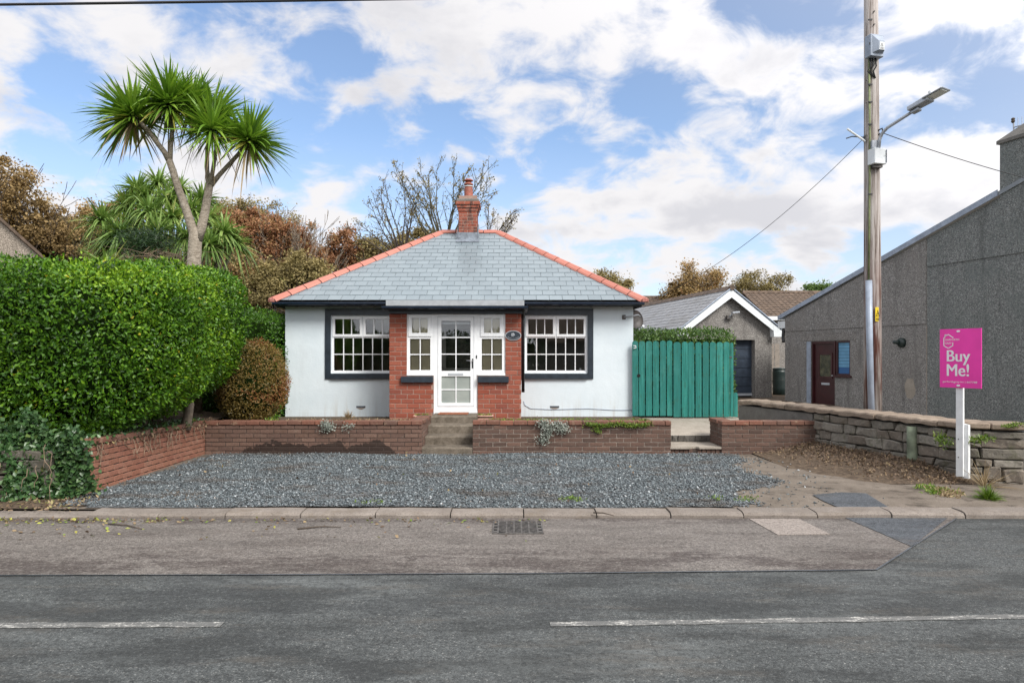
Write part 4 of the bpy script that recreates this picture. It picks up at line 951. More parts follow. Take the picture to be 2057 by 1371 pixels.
# lead flashing: apron on the slates and stepped sides
t0 = (CY0 - EY)/(RY-EY); zr = EZ + (RZ-EZ)*t0
MB().add([(CHX-.29, CY0-.012, zr+.20), (CHX+.29, CY0-.012, zr+.20), (CHX+.29, CY0-.012, zr+.03), (CHX-.29, CY0-.012, zr+.03), (CHX+.30, CY0-.19, zr-.075), (CHX-.30, CY0-.19, zr-.075)], [(0, 3, 2, 1), (3, 5, 4, 2)]).build('lead_apron', M['lead'], ch)
for s in (-1, 1):
    x_ = CHX + s*(W2+.012)
    MB().prism([(x_, CY0-.02, zr+.0), (x_, CY0+.62, zr+.2), (x_, CY0+.62, zr+.52), (x_, CY0+.3, zr+.46), (x_, CY0-.02, zr+.30)], (s*.012, 0, 0)).build('lead_flashing', M['lead'], ch)

# porch -------------------------------------------------------------------
PY = 14.0; P0, P1 = X(782, PY), X(1047, PY); PZ0 = .34; PZ1 = Z(630, PY); JX0, JX1 = X(817, PY), X(1015, PY); DX0, DX1 = X(871, PY), X(959, PY); SZ = Z(754, PY); DZ0 = Z(828, PY)
po = bpy.data.objects.new('porch', None); po.location = Vector((HX, PY, PZ0)) - wloc(house); link(po, house)
MB().box(P0+.006, JX0, PY+.008, PY+.2, PZ0, PZ1).box(JX0, DX0-.002, PY+.0085, PY+.2, PZ0, SZ-.002).box(P0+.0065, P0+.18, PY+.2, HY0, PZ0, PZ1).build('mortar', M['mortar_pink'], po)
MB().box(JX1, P1-.006, PY+.008, PY+.2, PZ0, PZ1).box(DX1+.002, JX1, PY+.0085, PY+.2, PZ0, SZ-.002).box(P1-.18, P1-.0065, PY+.2, HY0, PZ0, PZ1).build('mortar', M['mortar_pink'], po)
ncp = 23; pp = (PZ1-PZ0)/ncp
def bl_run(x0, x1, c0, n): brick_run(po, (x0, PY, 0), 0, x1-x0, PZ0 + c0*pp, n, M['brick_porch'], pitch=pp, odd=c0, bl=.232, joint=.013)
na = int((SZ - .13 - PZ0)/pp) + 1
bl_run(P0, DX0-.004, 0, na); bl_run(DX1+.004, P1, 0, na)
for c in range(na, ncp):
    bl_run(P0, JX0-.003, c, 1); bl_run(JX1+.003, P1, c, 1)
brick_run(po, (P1, PY+.1, 0), R(90), HY0-PY-.1, PZ0, ncp, M['brick_porch'], pitch=pp, odd=1)
brick_run(po, (P0, HY0, 0), R(-90), HY0-PY-.1, PZ0, ncp, M['brick_porch'], pitch=pp, odd=1)
# inside of the porch: cream back wall either side of the inner door
MB().box(P0+.19, PI0-.07, HY0-.03, HY0-.004, PZ0, 2.55).box(PI1+.07, P1-.19, HY0-.03, HY0-.004, PZ0, 2.55).box(PI0-.07, PI1+.07, HY0-.0295, HY0-.0045, 2.46, 2.55).box(P0+.181, P0+.189, PY+.21, HY0-.03, PZ0, 2.55).box(P1-.189, P1-.181, PY+.21, HY0-.03, PZ0, 2.55).build('porch_lining', M['cream'], po)
MB().box(P0+.181, P1-.181, PY+.201, HY0-.031, 2.551, 2.57).build('porch_ceiling', M['white_board'], po)
MB().box(P0+.18, P1-.18, PY+.2, HY0, PZ0-.02, PZ0+.2).build('porch_floor', M['cement'], po)
idr = bpy.data.objects.new('inner_door', None); idr.location = Vector(((PI0+PI1)/2, HY0, .55)) - wloc(house); link(idr, house)
frame_ring(PI0-.068, PI1+.068, .5, 2.458, .066, HY0-.045, HY0-.002).build('frame', M['room_door'], idr)
frame_ring(PI0, PI1, .54, 2.38, .12, HY0+.01, HY0+.05).build('door_leaf', M['room_door'], idr)
part_box('mid_rail', M['room_door'], idr, PI0+.12, PI1-.12, HY0+.011, HY0+.049, 1.22, 1.42)
part_box('pane', M['darkglass'], idr, PI0+.11, PI1-.11, HY0+.025, HY0+.035, 1.41, 2.27)
part_box('panel', M['frost'], idr, PI0+.11, PI1-.11, HY0+.022, HY0+.036, .64, 1.23)
# porch roof
MB().box(X(768, 13.72), X(1060, 13.72), 13.74, HY0, Z(621.5, 13.74), Z(614, 13.74)).build('roof_board', M['black'], po)
MB().box(PX0, PX1, 13.70, 13.73, Z(613.5, 13.7)-.002, Z(602.5, 13.7)).build('felt_edge', M['felt'], po)
MB().add([(PX0, 13.7, Z(602.5, 13.7)+.001), (PX1, 13.7, Z(602.5, 13.7)+.001), (PX1, HY0, Z(602.5, 13.7)+.03), (PX0, HY0, Z(602.5, 13.7)+.03)], [(0, 1, 2, 3)]).build('felt_roof', M['felt'], po)
gm = MB()
pr = [(.05*math.cos(R(a)), .05*math.sin(R(a))) for a in range(180, 361, 30)]; vs = []
xa, xb = X(767, 13.66), X(1061, 13.66)
for x_ in (xa, xb): vs += [(x_, 13.66 + a, Z(615, 13.66) + b) for a, b in pr]
n = len(pr); gm.add(vs, [(i, i+1, n+i+1, n+i) for i in range(n-1)] + [tuple(range(n)), tuple(range(n, 2*n))]).build('porch_gutter', M['gutter'], po)
MB().box(X(781, 13.95), X(1051, 13.95), 13.93, 14.2, PZ1+.002, Z(621.5, 13.74)-.002).build('lintel', M['navy'], po)
# sills
for a, b in ((806, 870.5), (960, 1022)):
    MB().box(X(a, PY), X(b, PY), PY-.07, PY+.06, Z(768, PY), Z(755.5, PY)).build('sill', M['navy'], po, .008)
# joinery: side lights
def side_light(px0, px1, gl0, gl1, op0, op1):
    w = bpy.data.objects.new('window', None); x0, x1 = X(px0, PY), X(px1, PY); w.location = Vector(((x0+x1)/2, PY, SZ)) - wloc(house); link(w, house); y = PY+.035
    a0, a1 = X(gl0, PY), X(gl1, PY); zs = [SZ, Z(743, PY), Z(680, PY), Z(674, PY), Z(632, PY), PZ1-.003]
    f = MB().box(x0, a0, y, y+.07, SZ, PZ1-.003).box(a1, x1, y, y+.07, SZ, PZ1-.003).box(a0, a1, y, y+.07, zs[0], zs[1]).box(a0, a1, y, y+.07, zs[2], zs[3]).box(a0, a1, y, y+.07, zs[4], zs[5])
    f.build('frame', M['upvc'], w)
    o0, o1 = X(op0, PY), X(op1, PY); frame_ring(o0, o1, Z(675.5, PY), Z(631.5, PY), .072, y-.022, y+.03).build('sash', M['upvc'], w, .004)
    glazing(w, o0+.072, o1-.072, Z(675.5, PY)+.072, Z(631.5, PY)-.072, 2, 1, y+.01)
    glazing(w, a0, a1, zs[1], zs[2], 2, 2, y+.03)
    MB().box(x0+.012, x1-.012, y+.095, y+.10, SZ+.02, PZ1-.02).build('blind', M['cream'], w)  # cream panel added close behind the glass so the panes look brighter
    MB().box(x0, x1, y-.04, y-.001, SZ, SZ+.035).build('drip', M['upvc'], w, .004)
side_light(817, 871, 823, 864, 820, 866); side_light(959, 1015, 967.5, 1008.5, 965, 1011)
# front door
dr = bpy.data.objects.new('front_door', None); dr.location = Vector(((DX0+DX1)/2, PY, DZ0)) - wloc(house); link(dr, house); y = PY + .03
g0, g1 = X(879, PY), X(952, PY); zt_ = Z(635, PY); zb_ = Z(816, PY)
MB().box(DX0+.001, g0, y, y+.08, DZ0, PZ1-.004).box(g1, DX1-.001, y, y+.08, DZ0, PZ1-.004).box(g0, g1, y, y+.08, zt_, PZ1-.004).box(g0, g1, y, y+.08, DZ0, zb_).build('frame', M['upvc'], dr)
MB().box(DX0, DX1, y-.05, y-.001, DZ0-.035, DZ0+.03).build('threshold', M['upvc'], dr, .004)
u0, u1 = X(886.5, PY), X(945, PY); uz = [Z(743.5, PY)-.01, Z(643.7, PY)]; lz = [Z(809, PY), Z(755.5, PY)]; e = .006
lf = MB().box(g0+e, u0, y-.012, y+.05, zb_+e, zt_-e).box(u1, g1-e, y-.012, y+.05, zb_+e, zt_-e).box(u0, u1, y-.012, y+.05, uz[1], zt_-e).box(u0, u1, y-.012, y+.05, zb_+e, lz[0]).box(u0, u1, y-.012, y+.05, lz[1], uz[0])
lf.build('door_leaf', M['upvc'], dr)
gl = MB().box(g0-.0, g0+.005, y-.004, y+.001, zb_, zt_).box(g1-.005, g1, y-.004, y+.001, zb_, zt_).box(g0, g1, y-.004, y+.001, zt_-.005, zt_).box(g0, g1, y-.004, y+.001, zb_, zb_+.005)
gl.build('door_gap', M['lead'], dr)
glazing(dr, u0, u1, uz[0], uz[1], 2, 3, y+.012); glazing(dr, u0, u1, lz[0], lz[1], 2, 2, y+.012, pane=M['obscured'])
MB().box(X(900, PY), X(930.5, PY), y-.02, y-.011, Z(753.6, PY), Z(749, PY)).build('letter_plate', M['silver'], dr, .002)
hb = MB().box(X(947.6, PY), X(950.6, PY), y-.022, y-.011, Z(739.5, PY), Z(720, PY)).build('handle_plate', M['black'], dr, .003)
MB().tube([(X(949, PY), y-.02, Z(724, PY)), (X(949, PY), y-.055, Z(724, PY)), (X(946, PY), y-.06, Z(724, PY)), (X(937, PY), y-.06, Z(723.5, PY))], .009, 8).build('handle', M['chrome'], dr, smooth=True)
MB().box(X(956, PY), X(958.3, PY), y-.012, y-.001, Z(719.5, PY), Z(713, PY)).build('door_bell', M['black'], dr, .002)
# downpipe at the right of the porch
MB().tube([(P1+.045, 13.75, Z(617, 13.75)), (P1+.045, 14.1, 2.52), (P1+.04, 14.12, 2.4), (P1+.04, 14.12, .95)], .032, 10).build('downpipe', M['black'], po, smooth=True)

# things standing on or fixed to the house --------------------------------
mt = MB().box(X(882, 13.8), X(941, 13.8), 13.55, 13.93, lv[3][1]+.004, lv[3][1]+.022).build('door_mat', M['mat'], None, .004); tag(mt, 'thin reddish-brown mat lying before the white front door', 'mat')
def flower_trough(px0, px1, py, label):
    D = 13.83; x0, x1 = X(px0, D), X(px1, D); z0 = .40
    tr = thing('planter', ((x0+x1)/2, D, z0), label, 'planter', 'pale troughs beside the door'); h = Z(834, D) - z0
    MB().add([(x0+.04, D-.055, z0), (x1-.04, D-.055, z0), (x1-.04, D+.055, z0), (x0+.04, D+.055, z0), (x0, D-.08, z0+h), (x1, D-.08, z0+h), (x1, D+.08, z0+h), (x0, D+.08, z0+h)], [(0, 3, 2, 1), (0, 1, 5, 4), (1, 2, 6, 5), (2, 3, 7, 6), (3, 0, 4, 7)]).build('trough', M['trough'], tr)
    frame = MB()
    for a, b, c, d in ((x0-.012, x1+.012, D-.092, D-.078), (x0-.012, x1+.012, D+.078, D+.092), (x0-.012, x0+.002, D-.078, D+.078), (x1-.002, x1+.012, D-.078, D+.078)): frame.box(a, b, c, d, z0+h-.012, z0+h+.01)
    frame.build('rim', M['trough'], tr)
    MB().box(x0+.004, x1-.004, D-.076, D+.076, z0+h-.04, z0+h-.012).build('compost', M['soil'], tr)
    return tr, x0, x1, D, z0+h
M['trough'] = plain('pink_plastic', (0.62, 0.36, 0.29), 0.6, 0.12, 8)
TR = [flower_trough(833, 864, 834, 'pale pink plastic trough left of the front door'), flower_trough(957, 990, 834, 'pale pink plastic trough right of the front door')]
# oval name plaque
pc = at(1031, 673.5, PY); pl = thing('house_sign', (pc.x, PY-.003, pc.z), 'dark oval name plaque with a pale flower on the porch brickwork', 'plaque')
def ellipse(rx, rz, y, n=36, c=pc): return [(c.x + rx*math.cos(2*math.pi*k/n), y, c.z + rz*math.sin(2*math.pi*k/n)) for k in range(n)]
MB().prism(ellipse(.160, .100, PY-.004), (0, -.014, 0)).build('rim', M['silver'], pl); MB().prism(ellipse(.146, .087, PY-.0185), (0, -.004, 0)).build('plate', M['navy'], pl)
fl = []
for a, l in ((75, .050), (120, .046), (35, .05), (-10, .048), (165, .040), (230, .04), (285, .038)):
    b = R(a); c = Vector((pc.x-.01, 0, pc.z+.012)); d = Vector((math.cos(b), 0, math.sin(b))); n = Vector((-d.z, 0, d.x)); y_ = PY-.0235
    MB().add([(p.x, y_, p.z) for p in (c + d*.004, c + d*l*.6 - n*.010, c + d*l, c + d*l*.6 + n*.010)], [(0, 1, 2, 3)]).build('petal', M['silver'], pl)
for k in range(13):
    a = R(205 + k*130/12); cx_, cz_ = pc.x + .118*math.cos(a), pc.z + .066*math.sin(a) + .002; ta = a + math.pi/2
    w_, h_ = .006, random.uniform(.009, .013)
    d = Vector((math.cos(ta), 0, math.sin(ta)*.7)).normalized(); n = Vector((-d.z, 0, d.x)); c = Vector((cx_, PY-.0235, cz_))
    m = MB()
    for off in (-1, 1): m.add([c + d*(off*w_*.6 - .002) - n*h_/2, c + d*(off*w_*.6 + .002) - n*h_/2, c + d*(off*w_*.6 + .002) + n*h_/2, c + d*(off*w_*.6 - .002) + n*h_/2], [(0, 1, 2, 3)])
    if k % 2: m.add([c - d*w_*.6 - n*.002, c + d*w_*.6 - n*.002, c + d*w_*.6 + n*.002, c - d*w_*.6 + n*.002], [(0, 1, 2, 3)])
    m.build('letter', M['silver'], pl)
# satellite dish round the right corner
sd = thing('satellite_dish', at(1253, 637, HY0), 'dark round satellite dish on a bracket at the right corner of the bungalow', 'satellite dish')
c = at(1279, 642, 15.6)
MB().lathe([(.045, 0), (.05, .02), (.03, .035)], (0, 0, 0), 12)
b0 = at(1253, 637, HY0)
MB().box(b0.x-.04, b0.x+.04, HY0-.02, HY0-.001, b0.z-.05, b0.z+.05).build('wall_plate', M['iron'], sd, .01)
MB().tube([(b0.x, HY0-.02, b0.z), (b0.x+.06, HY0-.08, b0.z+.01), (HW1+.1, HY0-.02, b0.z+.05), (HW1+.22, HY0+.35, b0.z+.03)], .014, 8).build('arm', M['galv'], sd, smooth=True)
vs = []; fs = []; dc = Vector((HW1+.12, 15.40, c.z)); ax = Vector((.35, -.9, .25)).normalized(); a1 = ax.cross(Vector((0, 0, 1))).normalized(); a2 = a1.cross(ax)
rings = [(0, -.045), (.08, -.037), (.15, -.018), (.195, 0), (.20, .004), (.195, -.012), (.15, -.03), (.08, -.049), (0, -.057)]; n = 24
for r_, h_ in rings: vs += [dc + (a1*math.cos(2*math.pi*k/n)*.92 + a2*math.sin(2*math.pi*k/n)*1.1)*max(r_, .002) + ax*h_ for k in range(n)]
for i in range(len(rings)-1): fs += [(i*n+k, i*n+(k+1) % n, (i+1)*n+(k+1) % n, (i+1)*n+k) for k in range(n)]
MB().add(vs, fs).build('dish', plain('dish_brown', (0.035, 0.027, 0.025), 0.5, 0.25, 6), sd, smooth=True)
MB().tube([dc - a2*.20 + ax*.0, dc - a2*.24 + ax*.20], .01, 6).build('feed_arm', M['galv'], sd)
MB().tube([dc - a2*.25 + ax*.18, dc - a2*.23 + ax*.26], .025, 8).build('feed_horn', M['white_board'], sd)
# thin cable along the foot of the wall and a white hook
cb = MB().tube([at(1052, 805, HY0)+Vector((0, -.01, 0)), at(1054, 813, HY0)+Vector((0, -.01, 0)), at(1066, 820, HY0)+Vector((0, -.01, 0)), at(1110, 822, HY0)+Vector((0, -.012, 0)), at(1180, 820, HY0)+Vector((0, -.01, 0)), at(1230, 823, HY0)+Vector((0, -.01, 0)), at(1270, 823, HY0)+Vector((0, -.01, 0))], .0055, 6).build('wall_cable', M['pipe'], None, smooth=True); tag(cb, 'thin grey cable running along the foot of the white wall', 'cable')
# ------------------------------------------------------------------ green gate
GY = 14.9
gate = thing('wooden_gate', (3.7, GY, .37), 'turquoise-green boarded gate with rounded board tops, right of the bungalow', 'gate')
edges = [(1271, 1283), (1284.5, 1296), (1298, 1310.5), (1312.5, 1324.5), (1326.5, 1338.5), (1340.5, 1351.5), (1353, 1367.5), (1369.5, 1381.5), (1383, 1395), (1397.5, 1409.5), (1411.5, 1423.5), (1425.5, 1437.5), (1439.5, 1452), (1454, 1466), (1467.5, 1473.5), (1474.5, 1482)]
for i, (a, b) in enumerate(edges):
    x0, x1 = X(a, GY), X(b, GY); yb = GY + (0.03 if i < 6 else 0.0) + random.uniform(-.004, .004)
    zt = Z(684 if i < 6 else 686, GY) + random.uniform(-.008, .008); zb = Z(837 if i > 5 else 835, GY)
    if i in (14, 15): zt = Z(688, GY)
    if i == 15: zt = Z(788, GY)
    w = x1-x0; r = w/2; tilt = random.uniform(-.006, .006)
    pts = [(x0, yb, zb), (x1, yb, zb)] + [(x0 + r + r*math.cos(R(q)) + tilt, yb, zt - r*.75 + r*.75*math.sin(R(q))) for q in range(0, 181, 20)]
    MB().prism(pts, (0, .022, 0)).build('board', M['green'], gate)
for zz in (.55, 1.15, 1.72):
    MB().box(X(1271.5, GY), X(1350, GY), GY+.056, GY+.09, zz, zz+.09).box(X(1353, GY), X(1473, GY), GY+.026, GY+.06, zz+.01, zz+.10).build('rail', M['green'], gate)
c = at(1283.5, 754, GY)
MB().prism([(c.x + .036*math.cos(q*.5236), GY+.018, c.z + .036*math.sin(q*.5236)) for q in range(12)], (0, .008, 0)).build('latch_hole', M['void'], gate)
c = at(1467, 717, GY); MB().box(c.x-.02, c.x+.035, GY-.012, GY-.002, c.z-.012, c.z+.012).build('latch', M['iron'], gate)
hk = MB().tube([at(1272, 694, GY)+Vector((0, -.01, 0)), at(1277, 694.5, GY)+Vector((0, -.02, 0)), at(1278, 698, GY)+Vector((0, -.02, 0)), at(1272, 699.5, GY)+Vector((0, -.01, 0))], .012, 6).build('rope_loop', M['white_board'], None, smooth=True); tag(hk, 'white loop of cord hanging at the top of the green gate', 'cord')

# ------------------------------------------------------------------ garage
GA_ = R(10); gc = Vector((7.14, 23.0, .28)); gu = Vector((math.cos(GA_), math.sin(GA_), 0)); gd = Vector((-math.sin(GA_), math.cos(GA_), 0))
def G(s, d, z): return gc + gu*s + gd*d + Vector((0, 0, z - gc.z))
gar = thing('garage', gc, 'small grey pebbledashed garage with white bargeboards and a navy door', 'garage')
hw, ez, az, LN = 1.56, 2.62, 3.80, 9.5
d0, d1, dz = -.93, .95, 2.22
m = MB()
m.add([G(-hw, 0, .1), G(d0, 0, .1), G(d0, 0, dz), G(d1, 0, dz), G(d1, 0, .1), G(hw, 0, .1), G(hw, 0, ez), G(0, 0, az), G(-hw, 0, ez)], [(0, 1, 2, 8), (2, 3, 6, 7, 8), (3, 4, 5, 6)])
m.add([G(d1, 0, .1), G(d1, .35, .1), G(d1, .35, dz), G(d1, 0, dz)], [(3, 2, 1, 0)]); m.add([G(d0, 0, dz), G(d1, 0, dz), G(d1, .35, dz), G(d0, .35, dz)], [(0, 1, 2, 3)])
m.add([G(d0, 0, .1), G(d0, .35, .1), G(d0, .35, dz), G(d0, 0, dz)], [(0, 1, 2, 3)])
m.add([G(-hw, 0, .1), G(-hw, LN, .1), G(-hw, LN, ez), G(-hw, 0, ez)], [(0, 3, 2, 1)]); m.add([G(hw, 0, .1), G(hw, LN, .1), G(hw, LN, ez), G(hw, 0, ez)], [(0, 1, 2, 3)])
m.add([G(-hw, LN, .1), G(hw, LN, .1), G(hw, LN, ez), G(0, LN, az), G(-hw, LN, ez)], [(0, 1, 2, 3, 4)])
m.build('wall', M['dash_warm'], gar)
# sectional door
k = 6; h0 = .36
for i in range(k):
    z0, z1 = h0 + (dz-h0)*i/k, h0 + (dz-h0)*(i+1)/k; m = MB()
    a, b = G(d0, .22, 0), G(d1, .22, 0); bb = gd*.03
    m.add([Vector((a.x, a.y, z0+.008)), Vector((b.x, b.y, z0+.008)), Vector((b.x, b.y, z1-.008)), Vector((a.x, a.y, z1-.008)), Vector((a.x, a.y, z0+.008))+bb, Vector((b.x, b.y, z0+.008))+bb, Vector((b.x, b.y, z1-.008))+bb, Vector((a.x, a.y, z1-.008))+bb], [(0, 1, 2, 3), (7, 6, 5, 4), (0, 4, 5, 1), (3, 2, 6, 7)])
    m.build('door_panel', M['door_navy'], gar)
m = MB().add([G(d0, .24, .1), G(d1, .24, .1), G(d1, .24, dz), G(d0, .24, dz)], [(0, 1, 2, 3)]); m.build('door_back', M['black'], gar)
MB().prism([G(d0, .19, .36), G(d1, .19, .36), G(d1, .19, .44), G(d0, .19, .44)], gd*.02).build('door_rail', M['silver'], gar)
# roof
ov = .22; sl = (az-ez)/hw
def GR(s, d, lift=0): return G(s, d, az + .10 + lift - abs(s)*sl)
mt = MB()
for s in (-1, 1):
    mt.add([GR(0, -ov), GR(s*(hw+ov), -ov), GR(s*(hw+ov), LN+ov), GR(0, LN+ov), GR(0, -ov, -.08), GR(s*(hw+ov), -ov, -.08), GR(s*(hw+ov), LN+ov, -.08), GR(0, LN+ov, -.08)], [(0, 1, 2, 3), (7, 6, 5, 4), (1, 5, 6, 2), (0, 4, 5, 1)])
mt.build('roof_deck', M['lead'], gar)
t = NT('garage_slate'); p = t.pos(); col = t.ramp(t.noise(p, 5, 5, 0.65), [(0.3, (0.20, 0.20, 0.205)), (0.7, (0.34, 0.345, 0.35))]); col = t.mix(t.rng(t.noise(p, 1.2, 5), 0.5, 0.7, 0, .4), col, (0.16, 0.15, 0.13)); M['gar_slate'] = t.fin(col, .5)
slope_slates(GR(-(hw+ov), LN, .012), GR(-(hw+ov), -ov, .012), GR(0, -ov, .012), GR(0, LN, .012), 'roof_slates', M['gar_slate'], gar, w=.30, courses=11)
slope_slates(GR(hw+ov, -ov, .012), GR(hw+ov, LN, .012), GR(0, LN, .012), GR(0, -ov, .012), 'roof_slates', M['gar_slate'], gar, w=.30, courses=11)
m = MB()
for s in (-1, 1):
    m.add([GR(0, -ov-.02, .03) , GR(s*.14, -ov-.02, .045), GR(s*.14, LN, .045), GR(0, LN, .09), GR(0, -ov-.02, .09)], [(4, 1, 2, 3), (0, 1, 4)])
m.build('ridge_tiles', M['roof_tile'], gar)
MB().tube([GR(0, -ov-.06, .02), GR(0, -ov+.1, .02)], .085, 8).build('ridge_end', M['roof_tile'], gar)
for s in (-1, 1):   # bargeboards with boxed foot
    p = [GR(0, -ov-.012, -.03), GR(s*(hw+ov), -ov-.012, -.03), GR(s*(hw+ov), -ov-.012, -.25), GR(0, -ov-.012, -.30)]
    MB().prism(p, gd*.03).build('bargeboard', M['white_board'], gar)
    MB().prism([GR(s*(hw+ov-.3), -ov-.016, -.06), GR(s*(hw+ov+.01), -ov-.016, -.06), G(s*(hw+ov+.01), -ov-.016, ez-.30), G(s*(hw+ov-.28), -ov-.016, ez-.30)], gd*.25).build('box_end', M['white_board'], gar)
    MB().tube([GR(0, -ov-.03, .02), GR(s*(hw+ov), -ov-.03, .02)], .022, 6).build('verge_trim', M['pipe'], gar)
lp = thing('wall_light', G(.05, -.05, 3.0), 'small angled floodlight on the garage gable', 'wall light')
MB().tube([G(-.02, -.02, 2.96), G(-.02, -.14, 2.98), G(.05, -.2, 3.08), G(.20, -.24, 3.12)], .02, 6).build('arm', M['galv'], lp); MB().prism([G(-.10, -.03, 2.9), G(.08, -.03, 2.9), G(.08, -.03, 3.02), G(-.10, -.03, 3.02)], gd*-.10).build('lamp_body', M['iron'], lp); MB().prism([G(.02, -.16, 3.08), G(.26, -.16, 3.10), G(.26, -.16, 3.15), G(.02, -.16, 3.13)], gd*-.12).build('lamp_head', M['galv'], lp)

# ------------------------------------------------------------------ grey pebbledashed house on the right
NA = math.atan2(-.2693, 1); nd_ = Vector((-.2693, 1, 0)).normalized()
def NP(D, z, out=0.0):
    """point on its gable wall at depth D; out = distance proud of the wall"""
    return Vector((14.306 - .2693*D, D, z)) + Vector((-nd_.y, nd_.x, 0))*out
nh = thing('neighbour_house', NP(21.6, 0), 'grey pebbledashed house with a sloping verge and a tall chimney at the right edge', 'house')
DF, DC0, DC1, DN = 21.64, 14.74, 13.1, 6.2
zE, zA = Z(638, DF), Z(395, DC0)
slp = (zA-zE)/(DF-DC0); apD = 13.9; apZ = zE + slp*(DF-apD)
back = Vector((nd_.y, -nd_.x, 0))       # away from the forecourt, into the house
dA, dB = 20.47, 19.53; wA, wB = 19.50, 18.96; zD1 = Z(685, 20); zW0 = Z(754, 19.2); zD0 = .12
def nquad(m, Da, Db, z0, z1): m.add([NP(Da, z0), NP(Db, z0), NP(Db, z1), NP(Da, z1)], [(0, 1, 2, 3)])
m = MB()
m.add([NP(DF, -.1), NP(dA, -.1), NP(dA, zD1), NP(wB, zD1), NP(wB, 2.446), NP(DF, 2.446)], [(0, 1, 2, 5), (2, 3, 4, 5)])
nquad(m, dB, wB, -.1, zW0); nquad(m, wB, 16.54, -.1, 2.446)
m.add([NP(DF, 2.446), NP(16.54, 2.446), NP(16.54, zE + slp*(DF-16.54)), NP(DF, zE)], [(0, 1, 2, 3)])
m.build('wall', M['dash'], nh)
m = MB()
m.add([NP(16.54, -.1), NP(DN, -.1), NP(DN, 1.0), NP(DN, zE), NP(apD, apZ), NP(16.54, zE + slp*(DF-16.54))], [(0, 1, 2, 3, 4, 5)])
m.add([NP(DF, -.1), NP(DF, -.1)+back*6, NP(DF, zE)+back*6, NP(DF, zE)], [(0, 3, 2, 1)]); m.add([NP(DN, -.1), NP(DN, -.1)+back*6, NP(DN, zE)+back*6, NP(DN, zE)], [(0, 1, 2, 3)])
m.build('wall', M['dash_green'], nh)
# proud render layers whose lower edges make the horizontal lines
def layer(pts, out, mat, name='render_coat'):
    m = MB(); f = [NP(D, z, out) for D, z in pts]; b = [NP(D, z, -.002) for D, z in pts]; n = len(pts)
    m.add(f + b, [tuple(range(n))] + [(i, n+i, n+(i+1) % n, (i+1) % n) for i in range(n)]).build(name, mat, nh)
z16 = zE + slp*(DF-16.54)
layer([(DF-.01, 2.446), (16.56, 2.446), (16.56, z16-.03), (DF-.01, zE-.03)], .018, M['dash'])
zb1 = Z(535, 16.5)
layer([(16.53, zb1), (13.0, zb1), (13.0, 6.0 if False else apZ-.35), (apD, apZ-.33), (14.9, zE + slp*(DF-14.9)-.12), (16.53, Z(522, 16.5))], .022, M['dash_green'])
ln = MB()
for a, b, w in (((16.545, 2.40), (16.545, .2), .012),): ln.add([NP(a[0]+w, a[1], .006), NP(a[0]-w, a[1], .006), NP(b[0]-w, b[1], .006), NP(b[0]+w, b[1], .006)], [(0, 1, 2, 3)])
ln.build('crack_filler', M['mortar_pale'], nh)
c = Vector((0, 0, 0)); pt = []
for k in range(12): pt.append((D_c := 17.05) and NP(17.02 + .16*math.cos(k*.5236)*(1 + .15*math.sin(k*2.1)), Z(780, 17.0) + .26*math.sin(k*.5236)*(1 + .1*math.cos(k*3)), .004))
MB().add(pt, [tuple(range(12))]).build('bare_patch', M['path'], nh)
# lintel band over door
layer([(20.9, zD1+.02), (18.75, zD1+.02), (18.75, zD1+.24), (20.9, zD1+.24)], .012, M['dash_warm'], 'lintel')
# roof slabs with metal verge
m = MB()
for (Da, za), (Db, zb) in (((DF+.25, zE-.08), (apD, apZ)), ((apD, apZ), (DN-.2, zE-.08))):
    p = [NP(Da, za+.03, .05), NP(Db, zb+.03, .05), NP(Db, zb+.03)+back*6, NP(Da, za+.03)+back*6]; m.add(p + [q + Vector((0, 0, .09)) for q in p], [(0, 3, 2, 1), (4, 5, 6, 7), (0, 1, 5, 4), (1, 2, 6, 5), (2, 3, 7, 6), (3, 0, 4, 7)])
m.build('roof', M['slate_plain'], nh)
p0, p1 = NP(DF+.26, zE-.06, .055), NP(DC0+.02, zA+.02, .055)
MB().prism([p0, p1, p1 + Vector((0, 0, .13)), p0 + Vector((0, 0, .13))], Vector((nd_.y, -nd_.x, 0))*-.02).build('verge_trim', M['pipe'], nh)
MB().prism([NP(DF-.02, zE-.32, .02), NP(DF+.32, zE-.32, .02), NP(DF+.32, zE-.10, .02), NP(DF-.02, zE-.10, .02)], back*.3).build('eave_box', M['white_board'], nh)
MB().tube([NP(DF+.12, zE-.25, -.05), NP(DF+.12, zE-.6, -.02), NP(DF+.05, zE-.75, .02)], .05, 8).build('downpipe', M['black'], nh)
# chimney stack, wider than the wall is thick
zc = Z(290, DC0); m = MB()
q = [NP(DC0, zA-.5, .024), NP(DC1, zA-.5, .024), NP(DC1, zA-.5, -.9), NP(DC0, zA-.5, -.9)]
m.prism(q, (0, 0, zc-zA+.5)).build('chimney', M['dash_green'], nh)
q = [NP(DC0+.05, zc, .06), NP(DC1-.05, zc, .06), NP(DC1-.05, zc, -.96), NP(DC0+.05, zc, -.96)]; top = [NP(DC0-.35, zc+.42, -.3), NP(DC1+.35, zc+.42, -.3), NP(DC1+.35, zc+.42, -.6), NP(DC0-.35, zc+.42, -.6)]
MB().add([p + Vector((0, 0, .0)) for p in q] + [p + Vector((0, 0, .07)) for p in q] + top, [(3, 2, 1, 0), (0, 1, 5, 4), (1, 2, 6, 5), (2, 3, 7, 6), (3, 0, 4, 7), (4, 5, 9, 8), (5, 6, 10, 9), (6, 7, 11, 10), (7, 4, 8, 11), (8, 9, 10, 11)]).build('chimney_cap', M['cement'], nh)
